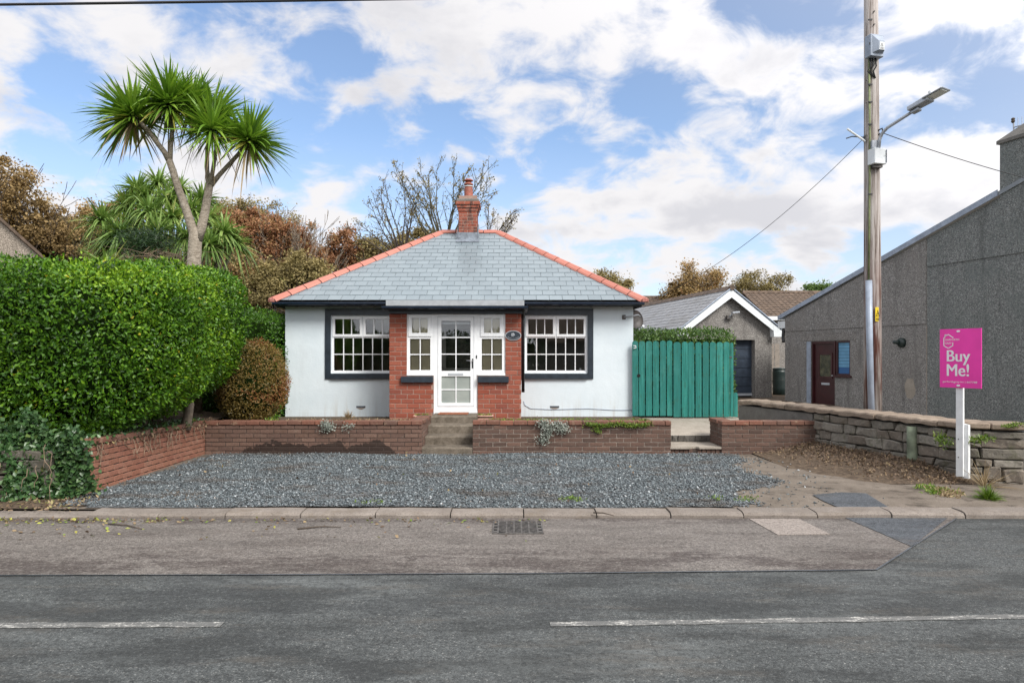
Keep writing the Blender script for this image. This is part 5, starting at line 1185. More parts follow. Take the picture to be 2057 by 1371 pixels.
# door and blinded window
ndr = bpy.data.objects.new('door', None); ndr.location = NP(20, .1) - wloc(nh); link(ndr, nh)
def ninset(Da, Db, z0, z1, i0, i1, mat, name, par): return MB().prism([NP(Da, z0, i0), NP(Db, z0, i0), NP(Db, z1, i0), NP(Da, z1, i0)], (NP(Da, z0, i1) - NP(Da, z0, i0))).build(name, mat, par)
ninset(dA, dB, zD0, zD1, -.06, -.12, M['maroon'], 'door_leaf', ndr)
ninset(dA, dA-.055, zD0, zD1, -.01, -.059, M['maroon'], 'frame', ndr); ninset(dB+.05, dB, zD0, zD1, -.01, -.059, M['maroon'], 'frame', ndr); ninset(dA-.057, dB+.052, zD1-.07, zD1, -.012, -.058, M['maroon'], 'frame', ndr)
ninset(20.18, 19.74, 1.10, 1.72, -.05, -.07, M['darkglass'], 'pane', ndr)
for a, b, c, d in ((20.24, 20.18, 1.04, 1.78), (19.74, 19.68, 1.04, 1.78)): ninset(a, b, c, d, -.042, -.059, M['maroon'], 'moulding', ndr)
ninset(20.18, 19.74, 1.72, 1.78, -.042, -.059, M['maroon'], 'moulding', ndr); ninset(20.18, 19.74, 1.04, 1.10, -.042, -.059, M['maroon'], 'moulding', ndr)
ninset(20.12, 19.80, .86, .92, -.05, -.059, M['silver'], 'letter_plate', ndr); ninset(19.68, 19.56, 1.12, 1.145, -.01, -.04, M['chrome'], 'handle', ndr)
ninset(20.66, 20.49, -.05, zD1, .012, -.005, M['pipe'], 'conduit', nh)
nwn = bpy.data.objects.new('window', None); nwn.location = NP(19.2, zW0) - wloc(nh); link(nwn, nh)
ninset(wA, wB, zW0, zD1, -.07, -.10, M['black'], 'back', nwn)
ninset(wA, wA-.05, zW0, zD1, -.02, -.069, M['maroon'], 'frame', nwn); ninset(wB+.05, wB, zW0, zD1, -.02, -.069, M['maroon'], 'frame', nwn); ninset(wA-.051, wB+.051, zW0, zW0+.05, -.021, -.068, M['maroon'], 'frame', nwn); ninset(wA-.051, wB+.051, zD1-.05, zD1, -.021, -.068, M['maroon'], 'frame', nwn)
for k in range(8):
    z0 = zW0+.23 + k*.088; ninset(wA-.052, wB+.052, z0, z0+.08, -.055, -.062, M['blind'], 'blind_slat', nwn)
ninset(wA-.052, wB+.052, zW0+.052, zW0+.225, -.056, -.062, M['blind_dark'], 'blind_foot', nwn)
ninset(wA+.05, wB-.06, zW0-.05, zW0, .05, -.06, M['maroon'], 'sill', nwn)
# black extractor cowl
vc = thing('extractor_vent', NP(17.25, Z(688, 17.25), .03), 'black round extractor cowl on the grey pebbledashed wall', 'vent')
c = NP(17.25, Z(688, 17.25)); on = Vector((-nd_.y, nd_.x, 0))
MB().tube([c, c + on*.05, c + on*.09, c + on*.12], [.125, .12, .09, .03], 14).build('cowl', M['butt'], vc, smooth=True)
MB().tube([c + on*.06, c + on*.22 - nd_*-.04 + Vector((0, 0, .02))], [.07, .045], 10).build('spout', M['butt'], vc, smooth=True)
ant = thing('television_aerial', NP(14.35, zc+.3, -.4), 'thin television aerial on top of the grey chimney', 'aerial')
b = at(2038, 275, 15.0); MB().tube([b + Vector((0, 0, -.35)), at(2036, 243, 15.0)], .016, 6).build('mast', M['galv'], ant)
MB().lathe([(.02, 0), (.04, .03), (.03, .06), (.04, .09), (.02, .11)], at(2035, 247, 15.0), 8).build('mast_head', M['bark'], ant)
MB().tube([at(2036, 256, 15.0), at(2075, 245, 14.6)], .012, 6).build('boom', M['galv'], ant)
for k, px in enumerate((2045, 2053, 2061, 2069)):
    c = at(px, 254 - (px-2036)*.28, 14.9); MB().tube([c + Vector((0, 0, -.13)), c + Vector((0, 0, .16))], .006, 5).build('rod', M['galv'], ant)

# ------------------------------------------------------------------ pole, lamp, cables, boxes
PLX, PLY = X(1753.5, 11.5), 11.5
pole = thing('utility_pole', (PLX, PLY, .1), 'tall weathered wooden utility pole behind the stone wall', 'pole')
MB().tube([(PLX, PLY, 0), (PLX-.008, PLY, 3), (PLX-.025, PLY, 6.2), (PLX-.04, PLY, 9.2)], [.142, .130, .112, .10], 20).build('shaft', M['pole'], pole, smooth=True)
cx_ = X(1748, 11.33)
MB().tube([(cx_+.035, 11.335, .3), (cx_, 11.345, 1.8), (cx_-.01, 11.352, Z(563, 11.35))], .05, 12).build('cable_guard', M['pipe'], pole, smooth=True)
MB().tube([(cx_-.005, 11.365, Z(565, 11.36)), (X(1747, 11.36), 11.372, 4.0), (X(1748, 11.37), 11.38, 5.2), (X(1746, 11.38), 11.385, Z(118, 11.38))], .016, 8).build('earth_cable', M['green_cable'], pole, smooth=True)
MB().tube([(X(1763, 11.4), 11.41, Z(290, 11.4)), (X(1762, 11.4), 11.41, 6.0), (X(1760.5, 11.41), 11.42, 9.0)], .008, 6).build('thin_cable', M['cable'], pole)
for py in (40, 170, 205, 250, 330, 390):
    c = at(1748, py, 11.37); part_box('clip', M['cable'], pole, c.x-.03, c.x+.03, c.y-.02, c.y+.01, c.z-.01, c.z+.01)
for px, py in ((1757, 22), (1757, 48), (1742, 160), (1742, 205)): c = at(px, py, 11.37); MB().tube([c, c + Vector((0, .03, 0))], .012, 6).build('bolt', M['iron'], pole)
# yellow plate
ys = thing('warning_sign', at(1762, 631, 11.36), 'small yellow electrical warning plate on the utility pole', 'sign'); c = at(1763, 631, 11.36); RT = R(28)
def yb(name, mat, x0, x1, z0, z1, y0, y1): return part_box(name, mat, ys, c.x+x0, c.x+x1, c.y+y0, c.y+y1, c.z+z0, c.z+z1, 0, RT, (c.x, c.y))
yb('plate', M['yellow'], -.055, .055, -.115, .115, 0, .004)
def tri(s, w, name, mat, y):
    co, si = math.cos(RT), math.sin(RT); f_ = lambda x, z: (c.x + x*co + (-y)*-si*0 + y*si, c.y + x*si - y*co, c.z + z)
    P = [(-s, -.035), (s, -.035), (0, .075)]; Q = [(-s+w*1.8, -.035+w), (s-w*1.8, -.035+w), (0, .075-w*1.9)]
    return MB().add([f_(*p) for p in P] + [f_(*p) for p in Q], [(0, 1, 4, 3), (1, 2, 5, 4), (2, 0, 3, 5)]).build(name, mat, ys)
tri(.047, .008, 'triangle', M['black'], .004)
co, si = math.cos(RT), math.sin(RT); yy = .004; f_ = lambda x, z: (c.x + x*co + yy*si, c.y + x*si - yy*co, c.z + z)
MB().add([f_(.006, .035), f_(-.012, .002), f_(-.001, .004), f_(-.008, -.022), f_(.014, .012), f_(.003, .010)], [(0, 1, 2), (5, 2, 3), (5, 3, 4), (0, 2, 5)]).build('lightning_bolt', M['black'], ys)
for k in range(3): MB().add([f_(-.042, -.06-k*.016), f_(.042, -.06-k*.016), f_(.042, -.067-k*.016), f_(-.042, -.067-k*.016)], [(3, 2, 1, 0)]).build('text_line', M['black'], ys)
# grey fuse box
def pole_box(name, px0, px1, py0, py1, D, depth, mat, label, rz):
    x0, x1, z1, z0 = X(px0, D), X(px1, D), Z(py0, D), Z(py1, D); t = thing(name, ((x0+x1)/2, D, z0), label, 'box'); pv = ((x0+x1)/2, D)
    MB().box(x0, x1, D-.02, D+depth, z0, z1, rz, pv).build('case', mat, t, .008)
    return t, x0, x1, z0, z1, pv
t, x0, x1, z0, z1, pv = pole_box('fuse_box', 1745, 1776, 70, 114, 11.27, .12, M['pipe'], 'blue-grey fuse box with a sloping lid high on the utility pole', R(14))
fx0, fx1, fz0, fz1 = x0+.03, x1-.02, z0+.05, z1-.02; gx0, gx1, gz1 = fx0+.07, fx1-.02, fz1-.11
rt = lambda P: [(pv[0] + (x-pv[0])*math.cos(R(14)) - (y-pv[1])*math.sin(R(14)), pv[1] + (x-pv[0])*math.sin(R(14)) + (y-pv[1])*math.cos(R(14)), z) for x, y, z in P]
MB().add(rt([(fx0, 11.249, fz0), (fx1, 11.249, fz0), (fx1, 11.249, fz1), (fx0, 11.249, fz1), (gx0, 11.19, fz0+.03), (gx1, 11.19, fz0+.03), (gx1, 11.19, gz1), (gx0, 11.19, gz1)]), [(4, 5, 6, 7), (0, 1, 5, 4), (1, 2, 6, 5), (2, 3, 7, 6), (3, 0, 4, 7)]).build('lid', M['pipe'], t)
MB().add(rt([(gx0+.01, 11.187, fz0+.035), (gx1-.005, 11.187, fz0+.035), (gx1-.005, 11.187, fz0+.16), (gx0+.02, 11.187, fz0+.16)]), [(0, 1, 2, 3)]).build('label_plate', M['white_board'], t)
lx = (gx0+gx1)/2+.002
MB().add(rt([(lx-.03, 11.185, fz0+.085), (lx+.03, 11.185, fz0+.085), (lx, 11.185, fz0+.145), (lx-.017, 11.185, fz0+.092), (lx+.017, 11.185, fz0+.092), (lx, 11.185, fz0+.127)]), [(0, 1, 4, 3), (1, 2, 5, 4), (2, 0, 3, 5)]).build('triangle', M['iron'], t)
for k in range(2): MB().add(rt([(lx-.035, 11.185, fz0+.07-k*.018), (lx+.035, 11.185, fz0+.07-k*.018), (lx+.035, 11.185, fz0+.062-k*.018), (lx-.035, 11.185, fz0+.062-k*.018)]), [(3, 2, 1, 0)]).build('text_line', M['iron'], t)
for zz in (.18,): MB().box(x0-.004, x0+.018, 11.235, 11.248, z0+zz, z0+zz+.04).build('catch', M['black'], t)
for k, dx in enumerate((.05, .09, .14)): MB().tube([(x0+dx, 11.33, z0), (x0+dx+.02, 11.34, z0-.12), (x0+dx-.02, 11.36, z0-.2), (PLX-.02, 11.385, z0-.3)], .012, 6).build('cable_tail', M['cable'], t, smooth=True)
t, x0, x1, z0, z1, pv = pole_box('control_box', 1753, 1782, 298, 329, 11.28, .14, M['white_board'], 'pale grey control box under the street lamp bracket', R(16))
part_box('lid_seam', M['lead'], t, x1-.012, x1-.006, 11.272, 11.30, z0+.02, z1-.02); part_box('lock', M['iron'], t, x1-.03, x1-.018, 11.25, 11.262, z0+.14, z0+.16); MB().box(x0+.02, x1-.06, 11.30, 11.42, z0-.05, z0-.012).build('bracket', M['iron'], t)
# street lamp
sl_ = thing('street_lamp', at(1766, 290, 11.3), 'grey street lamp with a flat head on a slanting arm', 'street lamp')
MB().tube([at(1765, 300, 11.3), at(1767, 280, 11.3), at(1772, 268, 11.27), at(1782, 257, 11.2), at(1810, 239, 11.05), at(1838, 221, 10.9)], .026, 10).build('arm', M['galv'], sl_, smooth=True)
c = at(1757, 291, 11.34); MB().box(c.x-.055, c.x+.075, c.y-.03, c.y+.05, c.z-.06, c.z+.07).build('bracket', M['galv'], sl_, .006)
a, b = at(1828, 225, 10.93), at(1903, 184, 10.45); dv = (b-a).normalized(); sd_ = dv.cross(Vector((0, 0, 1))).normalized(); up_ = sd_.cross(dv); up_ = up_ if up_.z > 0 else -up_; L_ = (b-a).length
def slab(name, t0, t1, w0, w1, h0, h1, off, mat):
    vs = []
    for t, w, h in ((t0, w0, h0), (t1, w1, h1)):
        c = a + dv*(L_*t) + up_*off
        vs += [c - sd_*w, c + sd_*w, c + sd_*w*.85 + up_*h, c - sd_*w*.85 + up_*h]
    return MB().add(vs, [(0, 3, 2, 1), (4, 5, 6, 7), (0, 1, 5, 4), (1, 2, 6, 5), (2, 3, 7, 6), (3, 0, 4, 7)]).build(name, mat, sl_, .01)
slab('gear_case', 0.0, .58, .085, .10, .075, .085, 0, M['galv']); slab('lamp_head', .45, 1.0, .13, .135, .03, .022, .045, M['galv']); slab('lens', .52, .96, .105, .105, .01, .01, .034, M['frost']); slab('spigot', .04, .26, .05, .06, .05, .05, -.055, M['galv'])
c = a + dv*(L_*.62) + up_*.08; MB().tube([c, c + up_*.06], .035, 10).build('photocell', M['white_board'], sl_)
# cables
def catenary(p, q, sag, n=28): return [p.lerp(q, k/n) - Vector((0, 0, sag*4*(k/n)*(1-k/n))) for k in range(n+1)]
def cable(p, q, sag, r, label):
    tag(MB().tube(catenary(Vector(p), Vector(q), sag), r, 6).build('overhead_cable', M['cable'], None, smooth=True), label, 'cable', 'overhead cables')
cable(at(1737, 276, 11.45), at(1283, 612, 14.75), .34, .0045, 'dark cable sagging from the utility pole to the bungalow eaves')
cable(at(1770, 266, 11.42), at(2260, 402, 12.9), .10, .0065, 'dark cable running from the utility pole across the grey chimney')
cable(at(-900, 18, 8.6), at(1500, -14, 7.4), .02, .015, 'thick cable crossing the sky at the top left corner')
ins = thing('insulator_bracket', at(1738, 277, 11.44), 'small cable clamp with a short white stay on the left of the utility pole', 'bracket')
MB().box(PLX-.15, PLX-.10, 11.44, 11.52, Z(283, 11.45), Z(271, 11.45)).build('clamp', M['iron'], ins); MB().tube([at(1738, 284, 11.45), at(1702, 259, 11.3)], .016, 6).build('stay', M['white_board'], ins)
MB().tube([at(1737, 276, 11.45), at(1712, 274, 11.4), at(1700, 278, 11.38)], .010, 5).build('cable_end', M['cable'], ins); MB().tube([at(1764, 262, 11.4), at(1772, 258, 11.37), at(1774, 268, 11.37), at(1764, 270, 11.4)], .014, 6).build('cable_coil', M['cable'], ins)

# ------------------------------------------------------------------ estate agent's board
SA = R(60); sgD = 9.16; sc0 = at(1925.5, 718, 9.02)
def SG(x, z, out=0.0):
    """x along the board from its post, z height, out = towards the viewer"""
    return Vector((sc0.x + x*math.cos(SA) - out*math.sin(SA), sc0.y - x*math.sin(SA) - out*math.cos(SA), z))
sign = thing('sale_board', (sc0.x, sgD, .1), "pink estate agent's board on a white post against the stone wall", 'sign')
BW, bz0, bz1 = .508, Z(778.5, 9.02), Z(660, 9.02); bx0, bx1 = -.235, -.235+.508
bb0, bb1 = SG(bx0, 0), SG(bx1, 0)
MB().prism([SG(bx0, bz0), SG(bx1, bz0), SG(bx1, bz1), SG(bx0, bz1)], SG(0, 0, -.012) - SG(0, 0, 0)).build('board', M['pink'], sign)
pw = .043
MB().prism([SG(-pw, Z(955, 9.12), -.02), SG(pw, Z(953, 9.12), -.02), SG(pw, bz1-.10, -.02), SG(-pw, bz1-.10, -.02)], SG(0, 0, -.055)-SG(0, 0, -.02)+Vector((0, 0, 0))).build('post', M['white_wood'], sign)
MB().prism([SG(pw*.35, Z(957, 9.12), -.058), SG(pw*1.0+.045, Z(957, 9.12), -.058), SG(pw+.045, Z(851, 9.12), -.058), SG(pw*.35, Z(849, 9.12), -.058)], SG(0, 0, -.105)-SG(0, 0, -.058)).build('stub_post', M['white_wood'], sign)
for zz in (bz1-.032, bz0+.03):
    c = SG(.0, zz, .004); MB().prism([SG(.022*math.cos(k*.63), zz + .013*math.sin(k*.63), .004) for k in range(10)], SG(0, 0, .010)-SG(0, 0, .004)).build('bolt', M['sign_white'], sign)
for py in (880, 916): c = SG(-.01, Z(py, 9.12), -.019); MB().prism([SG(-.01 + .008*math.cos(k), Z(py, 9.12) + .008*math.sin(k), -.019) for k in range(6)], SG(0, 0, -.015)-SG(0, 0, -.019)).build('bolt', M['iron'], sign)
def text(body, parent, xl, zb, height, mat, width=None, name='lettering', bold=0.0, out=.003, thick=0.0):
    cu = bpy.data.curves.new('text', 'FONT'); cu.body = body; cu.size = 1.0; cu.offset = bold; cu.resolution_u = 4
    o = bpy.data.objects.new('text', cu); COL.objects.link(o); bpy.context.view_layer.update()
    me = bpy.data.meshes.new_from_object(o.evaluated_get(bpy.context.evaluated_depsgraph_get())); COL.objects.unlink(o); bpy.data.objects.remove(o)
    xs = [v.co.x for v in me.vertices]; x0, x1 = min(xs), max(xs); cap = .70; s = height/cap; sx = (width/(x1-x0)) if width else s
    base = wloc(parent); src = [v.co.copy() for v in me.vertices]; pol = [tuple(p.vertices) for p in me.polygons]; vs, fs = [], []
    for k, dx in enumerate((-thick, thick, 0.0) if thick else (0.0,)):     # strokes thickened sideways by overlaid copies
        b_ = len(vs); vs += [SG(xl + (c.x-x0)*sx + dx, zb + c.y*s, out + .0006*k) - base for c in src]; fs += [tuple(b_ + i for i in f) for f in pol]
    me = bpy.data.meshes.new(name); me.from_pydata(vs, [], fs); me.materials.append(mat); return link(bpy.data.objects.new(name, me), parent)
# positions as fractions of the board
def bx(fx): return bx0 + BW*fx
def bz(fz): return bz1 - (bz1-bz0)*fz
BH = bz1-bz0
text('Buy', sign, bx(.185), bz(.553), BH*.195, M['sign_white'], BW*.555, thick=.0045)
text('Me!', sign, bx(.185), bz(.800), BH*.205, M['sign_white'], BW*.525, thick=.0045)
text('garforthgray.im | 667788', sign, bx(.075), bz(.912), BH*.027, M['sign_white'], BW*.83, bold=.006)
text('GARFORTH', sign, bx(.135), bz(.198), BH*.030, M['sign_white'], BW*.345, bold=.008)
text('GRAY', sign, bx(.135), bz(.257), BH*.030, M['sign_white'], BW*.165, bold=.008)
lg = [(.335, .150), (.215, .092), (.17, .112), (.165, .098), (.135, .098), (.135, .135), (.105, .150), (.105, .285), (.215, .330), (.325, .285), (.325, .235)]
m = MB()
for (a0, b0), (a1, b1) in zip(lg[:-1], lg[1:]):
    p, q = Vector((bx(a0), 0, bz(b0))), Vector((bx(a1), 0, bz(b1))); d = (q-p).normalized(); n = Vector((-d.z, 0, d.x))*.0055; p = p - d*.004; q = q + d*.004
    m.add([SG(w.x, w.z, .003) for w in (p-n, q-n, q+n, p+n)], [(0, 1, 2, 3)])
m.build('house_logo', M['sign_white'], sign)

# ------------------------------------------------------------------ drain grate
gx0_, gx1_, gy0_, gy1_ = X(990, 6.82), X(1090, 6.82), 6.57, 7.07
dg_ = thing('drain_grate', ((gx0_+gx1_)/2, (gy0_+gy1_)/2, 0), 'square cast-iron road drain grate beside the kerb', 'drain')
MB().box(gx0_, gx1_, gy0_, gy1_, .003, .0055).build('pit', M['void'], dg_)
fr = frame = MB()
for a, b, c, d in ((gx0_, gx1_, gy0_, gy0_+.02), (gx0_, gx1_, gy1_-.02, gy1_), (gx0_, gx0_+.012, gy0_+.02, gy1_-.02), (gx1_-.012, gx1_, gy0_+.02, gy1_-.02), (gx0_+.045, gx0_+.062, gy0_+.02, gy1_-.02), (gx1_-.062, gx1_-.045, gy0_+.02, gy1_-.02)): fr.box(a, b, c, d, .004, .0135)
fr.build('frame', M['iron'], dg_)
ix0, ix1 = gx0_+.062, gx1_-.062
for k in range(4):
    for s in (0, 1):
        xa = gx0_+.012 if s == 0 else gx1_-.045; part_box('tooth', M['iron'], dg_, xa, xa+.033, gy0_+.055+k*.115, gy0_+.10+k*.115, .004, .0115)
k = 0; cc = ix0 - .5
while cc < ix1:
    # diagonal bars clipped to the frame
    p, q = Vector((cc, gy1_-.02)), Vector((cc+.62, gy0_+.02)); pts = []
    tA = max(0, (ix0-p.x)/(q.x-p.x)); tB = min(1, (ix1-p.x)/(q.x-p.x))
    if tB - tA > .05:
        a_, b_ = p.lerp(q, tA), p.lerp(q, tB); d = (b_-a_).normalized(); n = Vector((-d.y, d.x))*.009
        MB().prism([(*(a_-n), .004), (*(b_-n), .004), (*(b_+n), .004), (*(a_+n), .004)], (0, 0, .0085)).build('bar', M['iron'], dg_)
    cc += .068
for j in range(1, 5):
    xx = ix0 + (ix1-ix0)*j/5; part_box('cross_bar', M['iron'], dg_, xx-.007, xx+.007, gy0_+.02, gy1_-.02, .004, .0115)

# ------------------------------------------------------------------ things beyond: fence, water butt, far roofs, gable at the left
fn = thing('board_fence', (9.1, 26.5, .1), 'weathered pale vertical board fence glimpsed between garage and grey house', 'fence')
for i in range(9):
    x0 = 8.4 + i*.2; part_box('board', M['fence'], fn, x0, x0+.17, 26.5, 26.52, .05, 2.15 + random.uniform(-.01, .01))
part_box('rail', M['fence'], fn, 8.4, 10.2, 26.522, 26.56, 1.6, 1.7)
wb = thing('water_butt', (X(1566, 25), 25, .25), 'dark green plastic water butt beside the garage', 'water butt')
MB().lathe([(.20, .0), (.23, .05), (.25, .3), (.235, .33), (.26, .55), (.245, .58), (.25, .85), (.235, .95)], (X(1566, 25), 25, .25), 18).build('barrel', M['butt'], wb, smooth=True)
MB().lathe([(.24, .95), (.25, .97), (.24, 1.0), (.06, 1.02)], (X(1566, 25), 25, .25), 18).build('lid', M['butt'], wb, smooth=True)
def far_house(x0, x1, y0, y1, ze, zr, label, mat_w, gable_x=False):
    h = thing('far_house', ((x0+x1)/2, y0, 0), label, 'house'); ym = (y0+y1)/2
    MB().box(x0, x1, y0, y1, 0, ze).build('wall', mat_w, h)
    MB().add([(x0, y0, ze), (x0, y1, ze), (x0, ym, zr-.1)], [(0, 1, 2)]).add([(x1, y0, ze), (x1, y1, ze), (x1, ym, zr-.1)], [(0, 2, 1)]).build('gable', mat_w, h)
    a, b = Vector((x0-.25, y0-.35, ze-.1)), Vector((x1+.25, y0-.35, ze-.1)); c, d = Vector((x1+.25, ym, zr)), Vector((x0-.25, ym, zr)); e, f = Vector((x1+.25, y1+.35, ze-.1)), Vector((x0-.25, y1+.35, ze-.1))
    MB().add([a, b, c, d, e, f], [(0, 1, 2, 3), (3, 2, 4, 5)]).build('roof_deck', M['roof_tile'], h)
    # pantile ribs so the slope reads as tiles
    vs, fs = [], []; up = d-a; L = up.length; nco = max(6, int(L/.32)); n = (b-a).cross(d-a).normalized()
    cols_ = int((b-a).length/.25)
    for k in range(nco):
        for i in range(cols_):
            l0 = a + (b-a)*((i+.04)/cols_) + up*(k/nco); l1 = a + (b-a)*((i+.96)/cols_) + up*(k/nco); mid = (l0+l1)/2 + n*.06; upk = up*(1.05/nco); q = len(vs)
            vs += [l0 + n*.035, mid, l1 + n*.035, l0 + upk + n*.008, mid + upk - n*.025, l1 + upk + n*.008, l0, l1]; fs += [(q, q+1, q+4, q+3), (q+1, q+2, q+5, q+4), (q+6, q+7, q+2, q+1), (q+6, q+1, q)]
    o = MB().add(vs, fs).build('roof_tiles', M['roof_tile'], h); o['kind'] = 'stuff'
    MB().box(x0-.25, x1+.25, y0-.42, y0-.36, ze-.25, ze-.08).build('gutter', M['white_board'], h)
    MB().tube([d + Vector((0, 0, .02)), c + Vector((0, 0, .02))], .1, 6).build('ridge', M['roof_tile'], h)
    return h
D = 32; far_house(X(1546, D), X(1546, D)+6.5, D, D+6, Z(637, D)+.1, Z(588, D+3)+.0, 'far house with a brown tiled roof behind the garage', M['dash_warm'])
D = 44; far_house(X(1225, D), X(1225, D)+8.5, D, D+6, Z(640, D), Z(597, D+3), 'distant house with a dull brown tiled roof behind the bungalow corner', M['dash_warm'])
# red gable with white finial, far behind the bungalow
fg = thing('finial_gable', at(713, 540, 40), 'distant red gable peak with a white finial behind the left hip', 'roof')
c = at(713, 530, 40); MB().add([(c.x-1.6, 40, c.z-2.2), (c.x+1.6, 40, c.z-2.2), (c.x, 40, c.z+.15), (c.x-1.6, 43, c.z-2.2), (c.x+1.6, 43, c.z-2.2), (c.x, 43, c.z+.15)], [(0, 1, 2), (1, 4, 5, 2), (0, 2, 5, 3), (3, 5, 4)]).build('roof', plain('red_roof', (0.5, 0.04, 0.03), .6), fg)
MB().lathe([(.10, 0), (.07, .3), (.05, .5), (.02, .62)], (c.x, 39.98, c.z-.1), 8).build('finial', M['white_board'], fg)
MB().box(c.x-1.3, c.x+1.3, 40.1, 42.9, 0, c.z-2.2).build('wall', M['white_render'], fg)
lg_ = thing('gable_house', (-12.5, 14.3, .3), 'beige roughcast gable with a dark sloping verge at the left edge', 'house')
D = 14.2; sl1 = (Z(440, D)-Z(522, D))/(X(92, D)-X(0, D)); xr, zr_ = X(112, D), Z(540, D); apx = -14.0; apz = zr_ + sl1*(xr-apx)
MB().prism([(xr, D, .2), (xr, D, zr_), (apx, D, apz), (2*apx-xr, D, zr_), (2*apx-xr, D, .2)], (-7.5, 7.5, 0)).build('wall', M['roughcast'], lg_)
for s in (1, -1):
    x_e = apx + s*(xr-apx+.12); p = [Vector((apx, D-.08, apz+.02)), Vector((x_e, D-.08, apz+.02 - sl1*(xr-apx+.12))), Vector((x_e-7.6, D+7.6, apz+.02 - sl1*(xr-apx+.12))), Vector((apx-7.6, D+7.6, apz+.02))]
    MB().prism(p, (0, 0, .07)).build('roof', M['roof_tile'], lg_)
# across the road (reflected in the windows)
oh = far_house(1.5, 12.5, -16.5, -9.5, 2.7, 5.2, 'brown-roofed house across the road, mirrored in the windows', M['dash_warm'])
# ------------------------------------------------------------------ foliage generators
def lump(p, seed, freq=2.0, k=7):
    r = np.random.default_rng(seed); s = np.zeros(len(p))
    for i in range(k):
        d = r.normal(0, 1, 3); d /= np.linalg.norm(d); fq = freq*r.uniform(.6, 2.2); s += np.sin(p @ d*fq*2 + r.uniform(0, 6.28))/(.6 + .5*i)
    return s/3.0
def leaf_mesh(P, Nn, length, width, tint, up=0.35, fold=0.25, r=rng, spread=0.8):
    """folded diamond leaves at P, roughly lying along the surface with normals Nn"""
    n = len(P); L = length*r.uniform(.65, 1.3, n); W = width*r.uniform(.7, 1.25, n)
    d = r.normal(0, 1, (n, 3)); d[:, 2] += up; d += Nn*spread*r.uniform(.2, 1.2, n)[:, None]; d /= np.linalg.norm(d, axis=1)[:, None]
    q = Nn + r.normal(0, .55, (n, 3)); s = np.cross(d, q); s /= (np.linalg.norm(s, axis=1)[:, None] + 1e-9); u = np.cross(s, d)
    b = P; t = P + d*L[:, None]; m1 = P + d*(L*.45)[:, None]
    l = m1 + s*(W/2)[:, None] + u*(W*fold)[:, None]; rr = m1 - s*(W/2)[:, None] + u*(W*fold)[:, None]
    v = np.stack([b, rr, t, l], 1).reshape(-1, 3); i = np.arange(n)*4
    f = np.concatenate([np.stack([i, i+1, i+2], 1), np.stack([i, i+2, i+3], 1)])
    return v, f, np.repeat(tint, 4)
def shell_points(sdf, lo, hi, n, depth, r=rng, jit=.0):
    lo, hi = np.array(lo, float), np.array(hi, float); out = []; tot = 0
    while tot < n:
        p = r.uniform(lo, hi, (n*3, 3)); d = sdf(p); k = (d < .0) & (d > -depth*r.uniform(0, 1, len(d))**1.0); p = p[k]; out.append(p); tot += len(p)
        if len(p) == 0: break
    p = np.concatenate(out)[:n]; e = .03; g = np.stack([sdf(p + np.eye(3)[i]*e) - sdf(p - np.eye(3)[i]*e) for i in range(3)], 1); g /= (np.linalg.norm(g, axis=1)[:, None] + 1e-9)
    return p, g
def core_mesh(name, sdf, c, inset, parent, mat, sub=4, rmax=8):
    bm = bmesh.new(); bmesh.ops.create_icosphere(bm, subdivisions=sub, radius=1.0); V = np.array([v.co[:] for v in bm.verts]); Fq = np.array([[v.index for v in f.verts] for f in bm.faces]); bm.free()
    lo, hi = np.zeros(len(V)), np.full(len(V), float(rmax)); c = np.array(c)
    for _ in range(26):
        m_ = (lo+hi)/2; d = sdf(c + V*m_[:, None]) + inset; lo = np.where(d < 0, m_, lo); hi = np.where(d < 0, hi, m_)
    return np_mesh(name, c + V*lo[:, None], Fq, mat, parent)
def rbox(p, c, h, r):
    q = np.abs(p - np.array(c)) - (np.array(h) - r); return np.linalg.norm(np.maximum(q, 0), axis=1) + np.minimum(q.max(1), 0) - r

def hedge(name, label, sdf, lo, hi, cen, n, L, W, mat, seed, cat='hedge', depth=.3, inset=.22, tint=None, stems=(), up=.35, spread=.8):
    r = np.random.default_rng(seed); t = thing(name, (cen[0], cen[1], lo[2]), label, cat)
    P, Nn = shell_points(sdf, lo, hi, n, depth, r); stray = r.uniform(0, 1, n) < .04; P[stray] += Nn[stray]*r.uniform(0, .09, stray.sum())[:, None]
    tn = np.clip(r.beta(2.2, 2.4, n)*.85 + .12*lump(P, seed+1, 1.4) + .06, 0, .965); yl = r.uniform(0, 1, n) < .006; tn[yl] = r.uniform(.97, 1, yl.sum())
    if tint is not None: tn = tint(P, r, tn)
    v, f, tt = leaf_mesh(P, Nn, L, W, tn, up, .22, r, spread)
    o = np_mesh('foliage', v, f, mat, t, tt); o['kind'] = 'stuff'
    core_mesh('inner_twigs', sdf, cen, inset, t, M['core'])  # solid near-black core added to stop light showing through the leaves
    for pts, rad in stems: MB().tube(pts, rad, 8).build('stem', M['bark_pale'], t, smooth=True)
    return t

